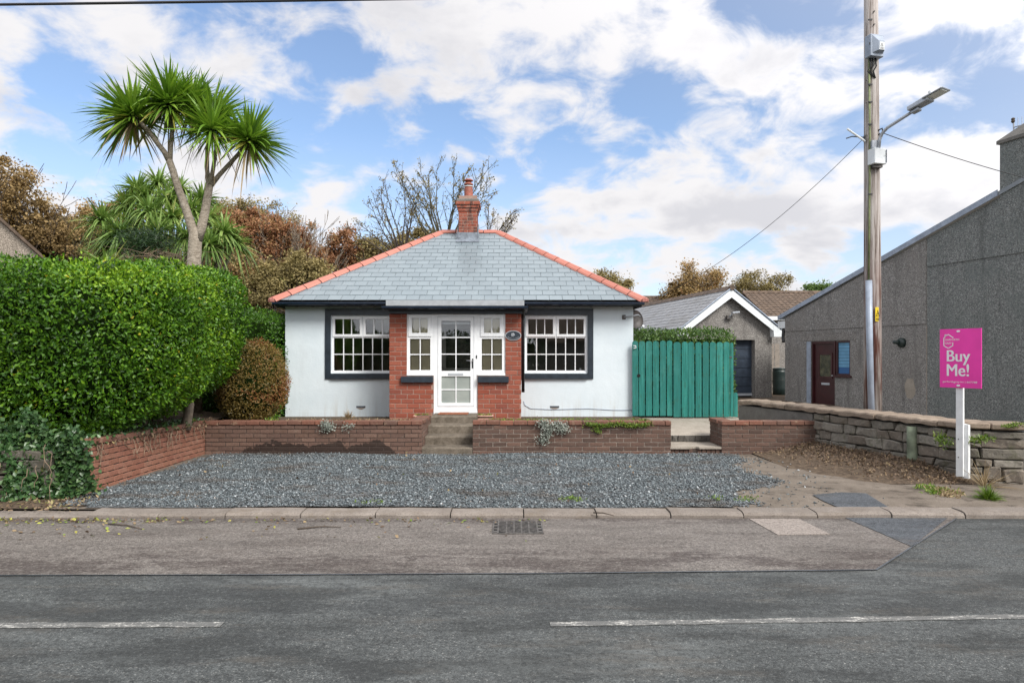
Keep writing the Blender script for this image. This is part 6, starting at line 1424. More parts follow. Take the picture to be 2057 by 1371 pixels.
# big laurel hedge over the left wall: long body whose right flank follows the wall
def hedge_sdf(p):
    y = p[:, 1]; q = p.copy()
    top = 2.88 + np.clip((y - 8.6)/4.0, 0, 1)*.30 - np.clip((-6.0 - p[:, 0])/2.2, 0, 1)*.25
    bot = .62 + np.clip((y - 8.9)/3.0, 0, 1)*.42
    xr = -4.62 - np.clip((9.7 - y), 0, 2)**2*.30 - np.clip((y - 11.6), 0, 2)**2*.20
    zz = (p[:, 2] - bot)/(top - bot)
    xr = xr - .30*np.clip(.42 - zz, 0, 1)**1.0*2.0 + .0
    xl = np.full_like(xr, -9.2); cx = (xl + xr)/2; hx = (xr - xl)/2
    cz = (top + bot)/2; hz = (top - bot)/2
    RR = .58; qx = np.abs(p[:, 0] - cx) - (hx - RR); qy = np.abs(y - 10.55) - (2.2 - RR); qz = np.abs(p[:, 2] - cz) - (hz - RR)
    Q = np.stack([qx, qy, qz], 1); d = np.linalg.norm(np.maximum(Q, 0), axis=1) + np.minimum(Q.max(1), 0) - RR
    return d - .03 + .085*lump(p, 5, 1.5) + .045*lump(p, 6, 4.5)
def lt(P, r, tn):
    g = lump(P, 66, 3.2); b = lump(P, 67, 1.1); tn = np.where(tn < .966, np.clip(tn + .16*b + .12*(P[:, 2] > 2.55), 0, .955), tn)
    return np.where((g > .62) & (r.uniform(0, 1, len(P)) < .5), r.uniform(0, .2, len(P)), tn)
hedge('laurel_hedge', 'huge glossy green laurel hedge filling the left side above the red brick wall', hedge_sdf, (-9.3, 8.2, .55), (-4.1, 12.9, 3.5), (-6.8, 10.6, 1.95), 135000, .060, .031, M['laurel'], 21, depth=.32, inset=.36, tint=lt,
      stems=[([(-5.25, 11.2, .5), (-5.2, 11.25, .9), (-5.35, 11.2, 1.5)], [.09, .07, .06]), ([(-5.5, 10.4, .5), (-5.45, 10.4, 1.3)], [.05, .04])], spread=.6)
# darker hedge between laurel and bungalow
hedge('privet_hedge', 'dark green hedge in the gap between laurel hedge and bungalow', lambda p: rbox(p, (-5.9, 15.6, 1.35), (1.05, 1.9, 1.28), .35) + .06*lump(p, 9, 2.0), (-7.1, 13.5, .1), (-4.7, 17.7, 2.8), (-5.9, 15.6, 1.35), 22000, .060, .030, M['laurel'], 31, tint=lambda P, r, tn: np.clip(tn*.75, 0, .955))
# bronze clipped bush
def bt(P, r, tn): return np.clip(tn*.72 + .30*(lump(P, 77, 2.5) > .25) + .10*(P[:, 0] > -4.7), 0, 1)
hedge('bronze_shrub', 'round clipped bronze-brown shrub beside the white wall', lambda p: np.linalg.norm((p - np.array([-4.86, 13.0, 1.16]))/np.array([.665, .68, .79]), axis=1)*.70 - .70 + .06*lump(p, 13, 4) + .03*lump(p, 14, 9), (-5.75, 12.2, .3), (-4.05, 13.85, 2.1), (-4.86, 13.0, 1.16), 19000, .046, .018, M['bronze'], 41, 'shrub', .22, .16, bt, up=.5)
# hedge behind the gate
hedge('privet_hedge', 'light green clipped hedge showing over the top of the green gate', lambda p: rbox(p, (3.78, 15.70, 1.2), (1.17, .50, 1.07), .2) + .04*lump(p, 15, 3.0), (2.4, 15.0, .1), (5.2, 16.5, 2.5), (3.78, 15.70, 1.2), 15000, .070, .034, M['privet'], 51, up=.6)
# hedge across the road, mirrored in the glass
hedge('roadside_hedge', 'tall hedge across the road, mirrored in the window panes', lambda p: rbox(p, (-7.0, -7.0, 1.35), (9.0, .9, 1.5), .4) + .12*lump(p, 17, 1.2), (-16.2, -8.1, .0), (2.2, -5.9, 3.1), (-7.0, -7.0, 1.35), 9000, .16, .09, M['darkleaf'], 61)

# ivy over the low stone wall and the end of the red wall
r = np.random.default_rng(71); ivy = thing('ivy', (-5.6, 8.1, 0), 'dark ivy hanging over the stone wall below the laurel hedge', 'ivy')
n = 12500; x_ = np.minimum(r.uniform(-7.6, -4.98, n), -4.98 + 0*r.uniform(0, 1, n)); x_ = np.where(r.uniform(0, 1, n) < .12, r.normal(-5.0, .10, n), x_); z_ = r.uniform(.0, 1.0, n) + .12*r.uniform(0, 1, n)**2; y_ = 8.0 - .10*r.uniform(0, 1, n) + .25*np.clip(z_-.55, 0, 1) - .10*np.sin(x_*3 + z_*4)
lowlim = np.where(x_ < -5.75, .38 + .14*np.sin(x_*5) + .08*np.sin(x_*13), .02 + .05*np.abs(np.sin(x_*9))); k = (z_ > lowlim) & (z_ < .86 + .12*np.sin(x_*4.3 + 1) + .09*np.sin(x_*11) + r.normal(0, .06, n)) & ((x_ < -5.1) | (z_ > .1)); P = np.stack([x_, y_, z_], 1)[k]; Nn = np.tile(np.array([.15, -1, .25]), (len(P), 1))
v, f, tt = leaf_mesh(P, Nn, .060, .055, np.clip(r.beta(2, 2.0, len(P))*.85 + .12, 0, 1), -.3, .12, r, .4); o = np_mesh('foliage', v, f, M['ivy'], ivy, tt); o['kind'] = 'stuff'
for k in range(13):
    a = Vector((r.uniform(-6.4, -5.05), 7.93 - r.uniform(0, .06), r.uniform(.25, .75))); pts = [a]
    for j in range(4): a = a + Vector((r.normal(0, .035), r.normal(-.006, .008), -r.uniform(.03, .11))); pts.append(a)
    MB().tube(pts, [.0045, .004, .004, .003, .002], 5).build('ivy_stem', M['twig'], ivy)
# dry stems and ground cover along the top of the red wall
r = np.random.default_rng(73); gcov = thing('ground_cover', (-5.2, 10.2, .6), 'tangled ivy and dry stems spilling over the top of the red brick wall', 'ground cover')
n = 2600; y_ = r.uniform(8.4, 12.0, n); x_ = -5.18 - (y_-8.36)*.045 + r.normal(-.10, .11, n); z_ = .62 - (y_-8.4)*.028 + np.abs(r.normal(0, .05, n)); P = np.stack([x_, y_, z_], 1); Nn = np.tile(np.array([.3, -.2, 1.0]), (n, 1))
v, f, tt = leaf_mesh(P, Nn, .055, .038, np.clip(r.beta(2, 2, n), 0, 1), .1, .15, r, .6); o = np_mesh('foliage', v[:len(v)//2//4*4*1], f[(f.max(1) < len(v)//2//4*4)], M['ivy'], gcov, tt[:len(v)//2//4*4]); o['kind'] = 'stuff'
n = 2600; y_ = r.uniform(8.4, 12.4, n); x_ = -5.22 - (y_-8.36)*.045 + r.normal(-.06, .13, n); z_ = .60 - (y_-8.4)*.026 + np.abs(r.normal(0, .025, n)); P = np.stack([x_, y_, z_], 1); Nn = np.tile(np.array([.3, -.2, 1.0]), (n, 1))
v, f, tt = leaf_mesh(P, Nn, .06, .03, np.clip(r.beta(1.2, 2.6, n)*.7, 0, 1), -.1, .15, r, .2); o = np_mesh('dry_leaves', v, f, M['litter'], gcov, tt); o['kind'] = 'stuff'
for k in range(34):
    y0 = r.uniform(8.5, 11.8); a = Vector((-5.10 - (y0-8.36)*.045 + .02, y0, .63 - (y0-8.4)*.028)); pts = [a + Vector((-.15, 0, .02)), a]
    for j in range(4): a = a + Vector((r.uniform(.0, .02), r.normal(0, .05), -r.uniform(.02, .10))); pts.append(a)
    MB().tube(pts, [.006, .006, .005, .005, .004, .003], 5).build('dry_stem', M['twig'], gcov)

# ------------------------------------------------------------------ cabbage palms (cordyline)
def blades(center, n, L, W, r, axis=(0, 0, 1), droop=.35, low=-.55, seg=5, tint0=0.0):
    ax = np.array(axis, float); ax /= np.linalg.norm(ax)
    d = r.normal(0, 1, (n*4, 3)); d /= np.linalg.norm(d, axis=1)[:, None]; ca = d @ ax; d = d[(ca > low)][:n]; n = len(d); ca = d @ ax
    d = d + ax*.15; d /= np.linalg.norm(d, axis=1)[:, None]
    Ls = L*r.uniform(.58, 1.12, n)*(1 - .12*np.clip(-ca, 0, 1)); q = r.normal(0, 1, (n, 3)); s = np.cross(d, q); s /= np.linalg.norm(s, axis=1)[:, None]
    # blade faces: wide axis horizontal-ish
    s2 = np.cross(d, np.array([0, 0, 1.0])[None]); nn = np.linalg.norm(s2, axis=1)[:, None]; s = np.where(nn > .2, s2/(nn+1e-9), s); s = s + r.normal(0, .35, (n, 3)); s -= d*(s*d).sum(1)[:, None]; s /= np.linalg.norm(s, axis=1)[:, None]
    ts = np.linspace(0, 1, seg+1); prof = np.array([.55, .95, 1.0, .85, .5, .02]) if seg == 5 else np.interp(ts, [0, .2, .5, 1], [.55, 1, .9, .02])
    dr = droop*np.clip(r.lognormal(-.25, .65, n), .1, 3.2)*(1 - np.abs(d[:, 2])*.6)
    pts = center + d[:, None]*(.05 + ts[None, :, None]*Ls[:, None, None]); pts[..., 2] -= (ts[None]**2)*(dr*Ls)[:, None]
    pts[..., 0] += (ts[None]**2)*(r.normal(0, .05, n)*Ls)[:, None]
    wv = s[:, None]*(W/2*prof[None, :, None])*r.uniform(.8, 1.15, n)[:, None, None]
    nu = np.cross(s, d)[:, None]*(W*.12*prof[None, :, None])
    v = np.stack([pts - wv + nu, pts, pts + wv + nu], 2).reshape(-1, 3); m_ = seg+1; base = (np.arange(n)*m_*3)[:, None]
    k = np.arange(seg)*3; f = []
    for off in (0, 1): f.append(np.stack([base + k + off, base + k + off + 1, base + k + off + 4, base + k + off + 3], -1).reshape(-1, 4))
    tn = np.clip(r.beta(2.4, 2.4, n)*.85 + tint0 + .05, 0, .93); old = (ca < -.2) & (r.uniform(0, 1, n) < .16); tn[old] = r.uniform(.95, 1, old.sum())
    return v, np.concatenate(f), np.repeat(tn, m_*3)
r = np.random.default_rng(81); PD = 13.5
palm = thing('cabbage_palm', (X(390, PD), PD, .6), 'tall cabbage palm with pale forked trunk and spiky heads above the hedge', 'palm tree')
def limb(pts, rad, par=palm, name='trunk', mat=None, n=12): return MB().tube([at(x, y, PD + dd) for x, y, dd in pts], rad, n).build(name, mat or M['cord_trunk'], par, smooth=True)
b0 = at(389, 540, PD)
MB().tube([(b0.x, PD, .5), (b0.x, PD, 2.5), at(390, 520, PD), at(392, 486, PD), at(394, 466, PD), at(397, 456, PD)], [.16, .14, .128, .125, .12, .06], 14).build('trunk', M['cord_trunk'], palm, smooth=True)
limb([(392, 482, 0), (384, 452, 0), (372, 415, -.05), (358, 378, -.08), (348, 345, -.1), (340, 322, -.1)], [.095, .085, .075, .07, .066, .062])
limb([(396, 482, 0), (405, 455, 0), (412, 425, .05), (417, 395, .05), (421, 372, .05)], [.098, .088, .08, .075, .07])
for pts, rad in (([(341, 326, -.1), (330, 305, -.15), (312, 282, -.25), (297, 262, -.3), (280, 245, -.35)], [.055, .05, .045, .042, .04]),
                 ([(341, 326, -.1), (343, 295, -.05), (346, 262, 0), (346, 235, 0)], [.05, .042, .04, .038]),
                 ([(420, 376, .05), (416, 340, .1), (416, 300, .15), (421, 262, .2), (424, 245, .2)], [.05, .04, .036, .034, .033]),
                 ([(421, 376, .05), (428, 340, -.05), (434, 300, -.15), (432, 272, -.2)], [.045, .038, .034, .032]),
                 ([(421, 376, .05), (440, 352, .05), (465, 325, 0), (486, 302, 0), (498, 290, 0)], [.052, .044, .04, .038, .036])):
    limb(pts, rad, name='branch', n=10)
heads = [(268, 236, -.4, 310, .82, (-.45, -.1, 1)), (340, 213, -.05, 330, .88, (-.05, -.2, 1)), (384, 212, .25, 230, .78, (.25, .1, 1)), (424, 238, .2, 280, .80, (.2, -.1, 1)), (426, 262, -.25, 170, .70, (.0, -.6, .6)), (500, 284, 0, 290, .74, (.6, -.1, 1))]
for px, py, dd, n, L, ax in heads:
    c = np.array(at(px, py, PD + dd)); v, f, tt = blades(c, n, L*1.1, .052, r, ax, .26, -.62); o = np_mesh('leaf_head', v, f, M['cord'], palm, tt)
    MB().tube([c - np.array(ax)*.16, c + np.array([0, 0, .06])], [.045, .06], 8).build('head_core', M['bark'], palm)
for px, py, dd, n, L, ax in heads:
    c = np.array(at(px, py + 8, PD + dd)); v, f, tt = blades(c, 16, L*.85, .035, r, (ax[0]*.3, 0, -1), .9, .0); np_mesh('dead_leaves', v, f, M['straw'], palm, np.clip(tt, 0, 1))
# broad old clump behind
r = np.random.default_rng(83); CD = 17.2
cl = thing('cabbage_palm', (X(330, CD), CD, .6), 'broad low cabbage palm clump with many drooping heads behind the tall one', 'palm tree')
hc = [(205, 445, 0), (255, 418, .4), (275, 385, .6), (318, 372, .5), (360, 385, .4), (240, 470, -.6), (300, 430, -.3), (345, 440, -.2), (318, 470, -.8), (375, 480, -.6), (420, 440, .3), (405, 405, .6), (450, 470, -.2), (468, 490, 0), (420, 495, -.7), (270, 450, 0), (385, 425, .2), (225, 500, -.3), (340, 405, .2), (290, 400, .2), (440, 500, .3)]
root = Vector((X(345, CD), CD, .6))
for i, (px, py, dd) in enumerate(hc):
    c = at(px, py, CD + dd); mid = Vector(((root.x*.45 + c.x*.55) + r.normal(0, .1), CD + dd*.6, (root.z + c.z)*.5 - .25)); MB().tube([root, mid, c.lerp(mid, .35), c], [.10, .065, .05, .045], 8).build('branch', M['cord_trunk'], cl, smooth=True)
    ax = (c - root).normalized(); v, f, tt = blades(np.array(c), 150, .66, .046, r, (ax.x*.6, ax.y - .3, .8), .75, -.35, 5, r.uniform(-.08, .16)); np_mesh('leaf_head', v, f, M['cord_pale'], cl, tt)
# dark conifer tuft and dead fronds in front of it
r = np.random.default_rng(85); c = np.array(at(290, 487, 14.6)); ct = thing('conifer_shrub', (c[0], c[1], .6), 'small blue-green conifer tuft poking up behind the laurel hedge', 'shrub')
P = c + r.normal(0, 1, (2600, 3))*np.array([.26, .2, .13]); v, f, tt = leaf_mesh(P, (P-c)/.3, .11, .018, np.clip(r.beta(2, 3, 2600), 0, 1), .2, .1, r, 1.0); o = np_mesh('foliage', v, f, M['darkleaf'], ct, tt); o['kind'] = 'stuff'
MB().tube([(c[0], c[1], .6), (c[0]+.03, c[1], 2), tuple(c)], [.06, .05, .02], 6).build('stem', M['bark'], ct)
fr_ = thing('fern_clump', at(215, 520, 14.0), 'arching fern fronds behind the top of the laurel hedge', 'fern')
c = np.array(at(215, 545, 14.0)); v, f, tt = blades(c, 90, .75, .05, r, (0, 0, 1), .8, .1, 5, .1); np_mesh('fronds', v, f, M['cord_pale'], fr_, tt)
MB().tube([(c[0], c[1], .6), tuple(c)], .06, 6).build('stem', M['bark'], fr_)
df = thing('dead_branches', at(330, 520, 14.3), 'tangle of dry pinkish-brown dead fronds above the hedge top', 'branches')
for k in range(46):
    a = at(r.uniform(255, 375), r.uniform(508, 545), 14.3 + r.uniform(-.3, .3)); d = Vector((r.normal(0, .5), r.normal(0, .2), r.uniform(-.2, .25))); MB().tube([a, a + d*.5 + Vector((0, 0, .04)), a + d], [.008, .006, .003], 4).build('frond', M['twig'], df)
MB().tube([(X(330, 14.3), 14.3, .6), at(330, 530, 14.3)], .05, 6).build('stem', M['bark'], df)

# ------------------------------------------------------------------ trees behind
def seg_mesh(S, sides=4):
    """tapered prisms from (p0, p1, r0, r1)"""
    a = np.array([s[0] for s in S]); b = np.array([s[1] for s in S]); r0 = np.array([s[2] for s in S]); r1 = np.array([s[3] for s in S]); d = b-a; d /= (np.linalg.norm(d, axis=1)[:, None]+1e-9)
    ref = np.where(np.abs(d[:, 2:3]) < .9, np.array([[0, 0, 1.]]), np.array([[1., 0, 0]])); u = np.cross(d, ref); u /= np.linalg.norm(u, axis=1)[:, None]; w = np.cross(d, u); v = []
    for (p, rr) in ((a, r0), (b, r1)):
        for k in range(sides):
            q = 2*math.pi*k/sides; v.append(p + (u*math.cos(q) + w*math.sin(q))*rr[:, None])
    v = np.stack(v, 1).reshape(-1, 3); base = (np.arange(len(S))*2*sides)[:, None]; f = np.stack([np.concatenate([base + k, base + (k+1) % sides, base + sides + (k+1) % sides, base + sides + k], 1) for k in range(sides)], 1).reshape(-1, 4)
    return v, f
def grow(S, tips, p, d, L, rad, depth, r, spread, upb, kids, shrink):
    nseg = 3; q = p
    for i in range(nseg):
        d = d + Vector((r.normal(0, .12), r.normal(0, .12), r.normal(0, .06) + upb*.12)); d.normalize(); e = q + d*(L/nseg); r0 = rad*(1-.28*i/nseg); r1 = rad*(1-.28*(i+1)/nseg); S.append((tuple(q), tuple(e), r0, r1)); q = e
        if depth <= 2: tips.append((tuple(q), depth))
        if depth > 0 and i > 0:
            for _ in range(kids if i == nseg-1 else max(1, kids-1)):
                nd2 = (d + Vector((r.normal(0, spread), r.normal(0, spread), r.normal(0, spread*.7) + upb*.25))).normalized(); grow(S, tips, q, nd2, L*shrink*r.uniform(.75, 1.15), r1*.66, depth-1, r, spread, upb, kids, shrink)
def tree(name, label, base, height, stems, depth, mat_l, mat_b, seed, leafn, leafL, leafS=.25, spread=.5, upb=.6, kids=2, shrink=.68, rad=.12, lean=.25, ground=.2, group=None, width=1.0, L0=None, rmin=.013, crown=None, cs=.17, ncl=90):
    r = np.random.default_rng(seed); t = thing(name, (base[0], base[1], ground), label, 'tree', group); S, tips = [], []
    for s in range(stems):
        a = r.uniform(0, 6.28); d = Vector((math.cos(a)*lean*r.uniform(.4, 1.3)*width, math.sin(a)*lean*r.uniform(.3, 1), 1)).normalized()
        grow(S, tips, Vector((base[0] + r.normal(0, .12)*stems**.5*.5, base[1] + r.normal(0, .1), ground-.1)), d, (L0 or height*.36)*r.uniform(.85, 1.15), rad*r.uniform(.75, 1.1), depth, r, spread, upb, kids, shrink)
    # fit to height
    S_ = np.array([list(s[0]) + list(s[1]) for s in S]); top = max(S_[:, 5].max(), S_[:, 2].max()); kz = (height + ground)/top; kxy = width
    def fit(p): return (base[0] + (p[0]-base[0])*kxy*kz, base[1] + (p[1]-base[1])*kz*kxy, p[2]*kz)
    S = [(fit(a), fit(b), max(c, rmin), max(e, rmin*.7)) for a, b, c, e in S]; tips = [(fit(a), b) for a, b in tips]
    big = [s for s in S if s[2] > rad*.42]; small = [s for s in S if s[2] <= rad*.42]
    v, f = seg_mesh(big, 6); np_mesh('trunk', v, f, mat_b, t, None, True)
    if small: v, f = seg_mesh(small, 3); o = np_mesh('branches', v, f, mat_b, t); o['kind'] = 'stuff'
    if leafn:
        if crown:
            # leaves hang in clumps spread through the crown's volume, more of them towards its outside
            cen = []
            wts = np.array([c[2]*c[3] for c in crown], float); wts /= wts.sum()
            for (px, py, rx, rz), w in zip(crown, wts):
                c0 = np.array(at(px, py, base[1])); m_ = max(6, int(ncl*w)); u = r.normal(0, 1, (m_, 3)); u /= np.linalg.norm(u, axis=1)[:, None]; u *= (r.uniform(.12, 1, m_)**.45*(1 + r.uniform(.1, .42, m_)*(r.uniform(0, 1, m_) < .22)))[:, None]
                cen.append(c0 + u*np.array([rx, (rx+rz)*.5, rz])*base[1]/F)
            cen = np.concatenate(cen); wq = r.gamma(1.1, 1, len(cen)); idx = r.choice(len(cen), leafn, p=wq/wq.sum()); sz = cs*r.uniform(.55, 1.5, len(cen)); P = cen[idx] + r.normal(0, 1, (leafn, 3))*sz[idx][:, None]*np.array([1, 1, .75]); ct_ = r.normal(0, .15, len(cen))[idx]
            tw = []
            for k in range(len(cen)):   # a twig carries every clump
                q = cen[k]; st_ = np.array(tips[r.integers(0, len(tips))][0]); st_ = q + (np.array([base[0], base[1], q[2]-1.0]) - q)*r.uniform(.35, .6) + r.normal(0, .1, 3); mid = (q + st_)/2 + r.normal(0, .08, 3); tw += [(tuple(st_), tuple(mid), .016, .012), (tuple(mid), tuple(q), .012, .007)]
            v, f = seg_mesh(tw, 3); o = np_mesh('twigs', v, f, mat_b, t); o['kind'] = 'stuff'
        else:
            tp = np.array([p for p, _ in tips]); idx = r.integers(0, len(tp), leafn); P = tp[idx] + r.normal(0, leafS, (leafn, 3)); ct_ = 0
        Nn = r.normal(0, .6, (leafn, 3)) + np.array([0, -.3, .6])
        tn = np.clip(r.beta(2, 2.2, leafn)*.75 + .16*lump(P, seed+5, .55) + ct_ + .10, 0, 1); v, f, tt = leaf_mesh(P, Nn, leafL, leafL*.7, tn, -.2, .1, r, .3); o = np_mesh('crown', v, f, mat_l, t, tt); o['kind'] = 'stuff'
    return t, len(S)
def TB(px, D): return (X(px, D), D)
BG = 'autumn trees behind the houses'
tree('autumn_tree', 'tall golden-brown autumn tree at the left edge behind the beige gable', TB(-5, 25), Z(330, 25)-.2, 4, 4, M['autumn'], M['bark'], 101, 24000, .10, .24, .50, .55, 2, .70, .13, .35, group=BG, crown=[(20, 375, 55, 55), (65, 415, 45, 38), (-60, 400, 70, 80), (35, 460, 75, 50), (100, 470, 45, 40)], ncl=230, cs=0.156)
tree('autumn_tree', 'brown autumn tree between the left gable and the palm clump', TB(115, 27), Z(440, 27)-.2, 4, 4, M['olive'], M['bark'], 102, 20000, .10, .3, .6, .4, 2, .70, .12, .5, group=BG, crown=[(95, 485, 60, 50), (150, 500, 55, 45), (60, 500, 60, 40)], ncl=170, cs=0.172)
tree('autumn_tree', 'reddish-brown thinning tree left of the palm clump', TB(195, 28), Z(405, 28)-.2, 4, 4, M['autumn'], M['bark'], 103, 13000, .10, .30, .55, .5, 2, .70, .12, .4, group=BG, crown=[(200, 440, 55, 38), (155, 460, 35, 30), (245, 440, 40, 45), (180, 490, 60, 40)], ncl=130, cs=0.156)
tree('autumn_tree', 'wide russet and olive autumn tree with bare twig tops right of the tall palm', TB(525, 23), Z(400, 23)-.2, 8, 5, M['russet'], M['bark_pale'], 104, 34000, .08, .20, .42, .6, 2, .68, .10, .45, group=BG, width=.95, rmin=.009, crown=[(530, 480, 85, 55), (470, 490, 60, 55), (590, 500, 60, 45), (530, 540, 110, 50), (500, 445, 55, 25)], ncl=300, cs=0.133)
tree('autumn_tree', 'bushy olive-brown tree low beside the bungalow roof edge', TB(585, 21), Z(500, 21)-.2, 5, 4, M['olive'], M['bark'], 105, 22000, .08, .26, .6, .35, 2, .72, .07, .6, group=BG, rmin=.009, crown=[(585, 560, 70, 50), (540, 590, 70, 45), (625, 560, 40, 40)], ncl=190, cs=0.125)
tree('autumn_tree', 'bushy golden-brown tree low behind the dark hedge', TB(465, 21.5), Z(480, 21.5)-.2, 5, 4, M['autumn'], M['bark'], 115, 20000, .08, .26, .6, .35, 2, .72, .07, .6, group=BG, rmin=.009, crown=[(465, 540, 65, 55), (510, 580, 55, 45), (440, 590, 50, 50)], ncl=170, cs=0.125)
tree('autumn_tree', 'olive-topped tree whose pale tips rise above the russet one', TB(495, 26), Z(398, 26)-.2, 5, 5, M['olive'], M['bark_pale'], 116, 9000, .08, .26, .5, .6, 2, .70, .08, .35, group=BG, rmin=.009, crown=[(495, 432, 60, 26), (545, 445, 55, 25), (450, 440, 35, 25)], ncl=120, cs=0.140)
tree('autumn_tree', 'dim brown thicket seen through the stems of the palm clump', TB(340, 24), Z(470, 24)-.2, 5, 4, M['olive'], M['bark'], 117, 22000, .09, .26, .6, .35, 2, .72, .07, .6, group=BG, rmin=.009, crown=[(340, 520, 90, 45), (260, 530, 60, 45), (420, 530, 60, 45)], ncl=230, cs=.15)
tree('autumn_tree', 'small red-leaved tree rising behind the left hip of the roof', TB(690, 30), Z(455, 30)-.2, 4, 4, M['russet'], M['bark'], 106, 13000, .10, .26, .5, .5, 2, .70, .10, .35, group=BG, width=.75, crown=[(690, 500, 42, 36), (660, 530, 35, 35), (720, 525, 30, 35)], ncl=120, cs=0.156)
tree('autumn_tree', 'low olive-brown tree behind the roof left of the bare tree', TB(775, 30), Z(470, 30)-.2, 4, 4, M['olive'], M['bark'], 107, 10000, .10, .26, .5, .4, 2, .70, .10, .4, group=BG, width=.8, crown=[(760, 505, 40, 26), (805, 488, 35, 20), (735, 520, 25, 22), (845, 475, 28, 16)], ncl=110, cs=0.140)
def fan_tree(label, px, py, D, Rpx, a0, a1, limbs, seed, mat_b, leafn):
    """bare crown: curved limbs fan out from a low fork, each feathering into side twigs that keep to a rounded outline"""
    r = np.random.default_rng(seed); o = at(px, py, D); t = thing('bare_tree', (o.x, D, .2), label, 'tree', BG); S, tips = [], []; sc_ = D/F
    S.append(((o.x, D, .1), (o.x + .05, D, o.z*.5), .13, .11)); S.append(((o.x + .05, D, o.z*.5), tuple(o), .11, .09))
    def curve(p, d, L, r0, r1, n, bend):
        pts = [np.array(p)]; d = np.array(d, float)
        for i in range(n):
            d = d + np.array([r.normal(0, .07), r.normal(0, .07), bend + r.normal(0, .05)]); d /= np.linalg.norm(d); q = pts[-1] + d*L/n; S.append((tuple(pts[-1]), tuple(q), r0 + (r1-r0)*i/n, r0 + (r1-r0)*(i+1)/n)); pts.append(q)
        return pts, d
    def side(p, d, ang):
        u = r.normal(0, 1, 3)*np.array([1, .7, .8]); u -= d*(u @ d); u /= np.linalg.norm(u); return d*math.cos(ang) + u*math.sin(ang)
    for k in range(limbs):
        th = R(a0 + (a1-a0)*(k + r.uniform(.15, .85))/limbs); L = Rpx*sc_*(1 - .22*abs(math.sin(th)))*r.uniform(.78, 1.04); d = np.array([math.sin(th), r.normal(0, .35), math.cos(th)]); d /= np.linalg.norm(d)
        pts, d1 = curve(np.array(o) + r.normal(0, .015, 3), d, L, r.uniform(.03, .05), .008, 9, .03)
        for i in range(3, 10):
            for _ in range(2 if i > 4 else 1):
                dd = (pts[i] - pts[i-1]); dd /= np.linalg.norm(dd); l2 = L*r.uniform(.16, .34)*(1.15 - i/14)
                p2, e2 = curve(pts[i], side(pts[i], dd, R(r.uniform(18, 48))), l2, .012, .005, 4, .05)
                for j in range(1, 5):
                    d3 = p2[j] - p2[j-1]; d3 /= np.linalg.norm(d3)
                    if r.uniform() < .85: p3, _e = curve(p2[j], side(p2[j], d3, R(r.uniform(20, 50))), l2*r.uniform(.25, .5), .006, .0035, 2, .05); tips.append(p3[-1]); tips.append(p3[1])
                tips.append(p2[-1])
    v, f = seg_mesh([q for q in S if q[2] > .011], 5); w = np_mesh('limbs', v, f, mat_b, t, None, True); w['kind'] = 'stuff'; v, f = seg_mesh([q for q in S if q[2] <= .011], 3); w = np_mesh('twigs', v, f, mat_b, t); w['kind'] = 'stuff'
    tp = np.array(tips); P = tp[r.integers(0, len(tp), leafn)] + r.normal(0, .025, (leafn, 3)); v, f, tt = leaf_mesh(P, r.normal(0, .6, (leafn, 3)) + np.array([0, -.3, .5]), .07, .05, r.uniform(0, 1, leafn), -.3, .1, r, .3); w = np_mesh('leaves', v, f, M['olive'], t, tt); w['kind'] = 'stuff'
fan_tree('nearly bare multi-stemmed tree fanning out behind the chimney', 892, 515, 25, 205, -48, 42, 15, 208, M['bark_green'], 1500)
fan_tree('nearly bare leaning tree with thin twigs left of the chimney', 808, 525, 26, 160, -62, 22, 9, 209, M['bark'], 700)
fan_tree('nearly bare twiggy tree right of the chimney', 968, 520, 26, 135, 2, 58, 6, 210, M['bark'], 350)
tree('autumn_tree', 'rounded brown-leaved tree behind the garage ridge', TB(1397, 46), Z(540, 46)-.2, 3, 4, M['autumn'], M['bark'], 111, 17000, .13, .32, .55, .35, 2, .72, .14, .4, group=BG, width=.8, crown=[(1397, 566, 48, 30), (1375, 580, 38, 26), (1425, 572, 34, 28), (1395, 600, 60, 30)], ncl=130, cs=0.234)
tree('autumn_tree', 'thin-crowned tree between garage roof and brown tiled roof', TB(1530, 46), Z(538, 46)-.2, 4, 5, M['olive'], M['bark'], 112, 6500, .12, .26, .5, .4, 2, .70, .12, .5, group=BG, width=.85, rmin=.016, crown=[(1520, 570, 40, 28), (1560, 578, 28, 26), (1500, 590, 25, 25)], ncl=90, cs=0.203)
tree('autumn_tree', 'small brown tree crown just above the right hip of the bungalow', TB(1220, 42), Z(545, 42)-.2, 3, 4, M['olive'], M['bark'], 113, 8000, .12, .28, .55, .4, 2, .70, .12, .4, group=BG, width=.7, crown=[(1215, 562, 30, 18), (1245, 575, 25, 16), (1195, 575, 25, 20)], ncl=70, cs=0.187)
tree('green_tree', 'small bright green treetop behind the brown tiled roof', TB(1646, 50), Z(572, 50)-.2, 2, 3, M['spring'], M['bark'], 114, 3500, .16, .30, .5, .4, 2, .70, .10, .2, width=.35, crown=[(1645, 582, 18, 12)], ncl=30, cs=0.195)

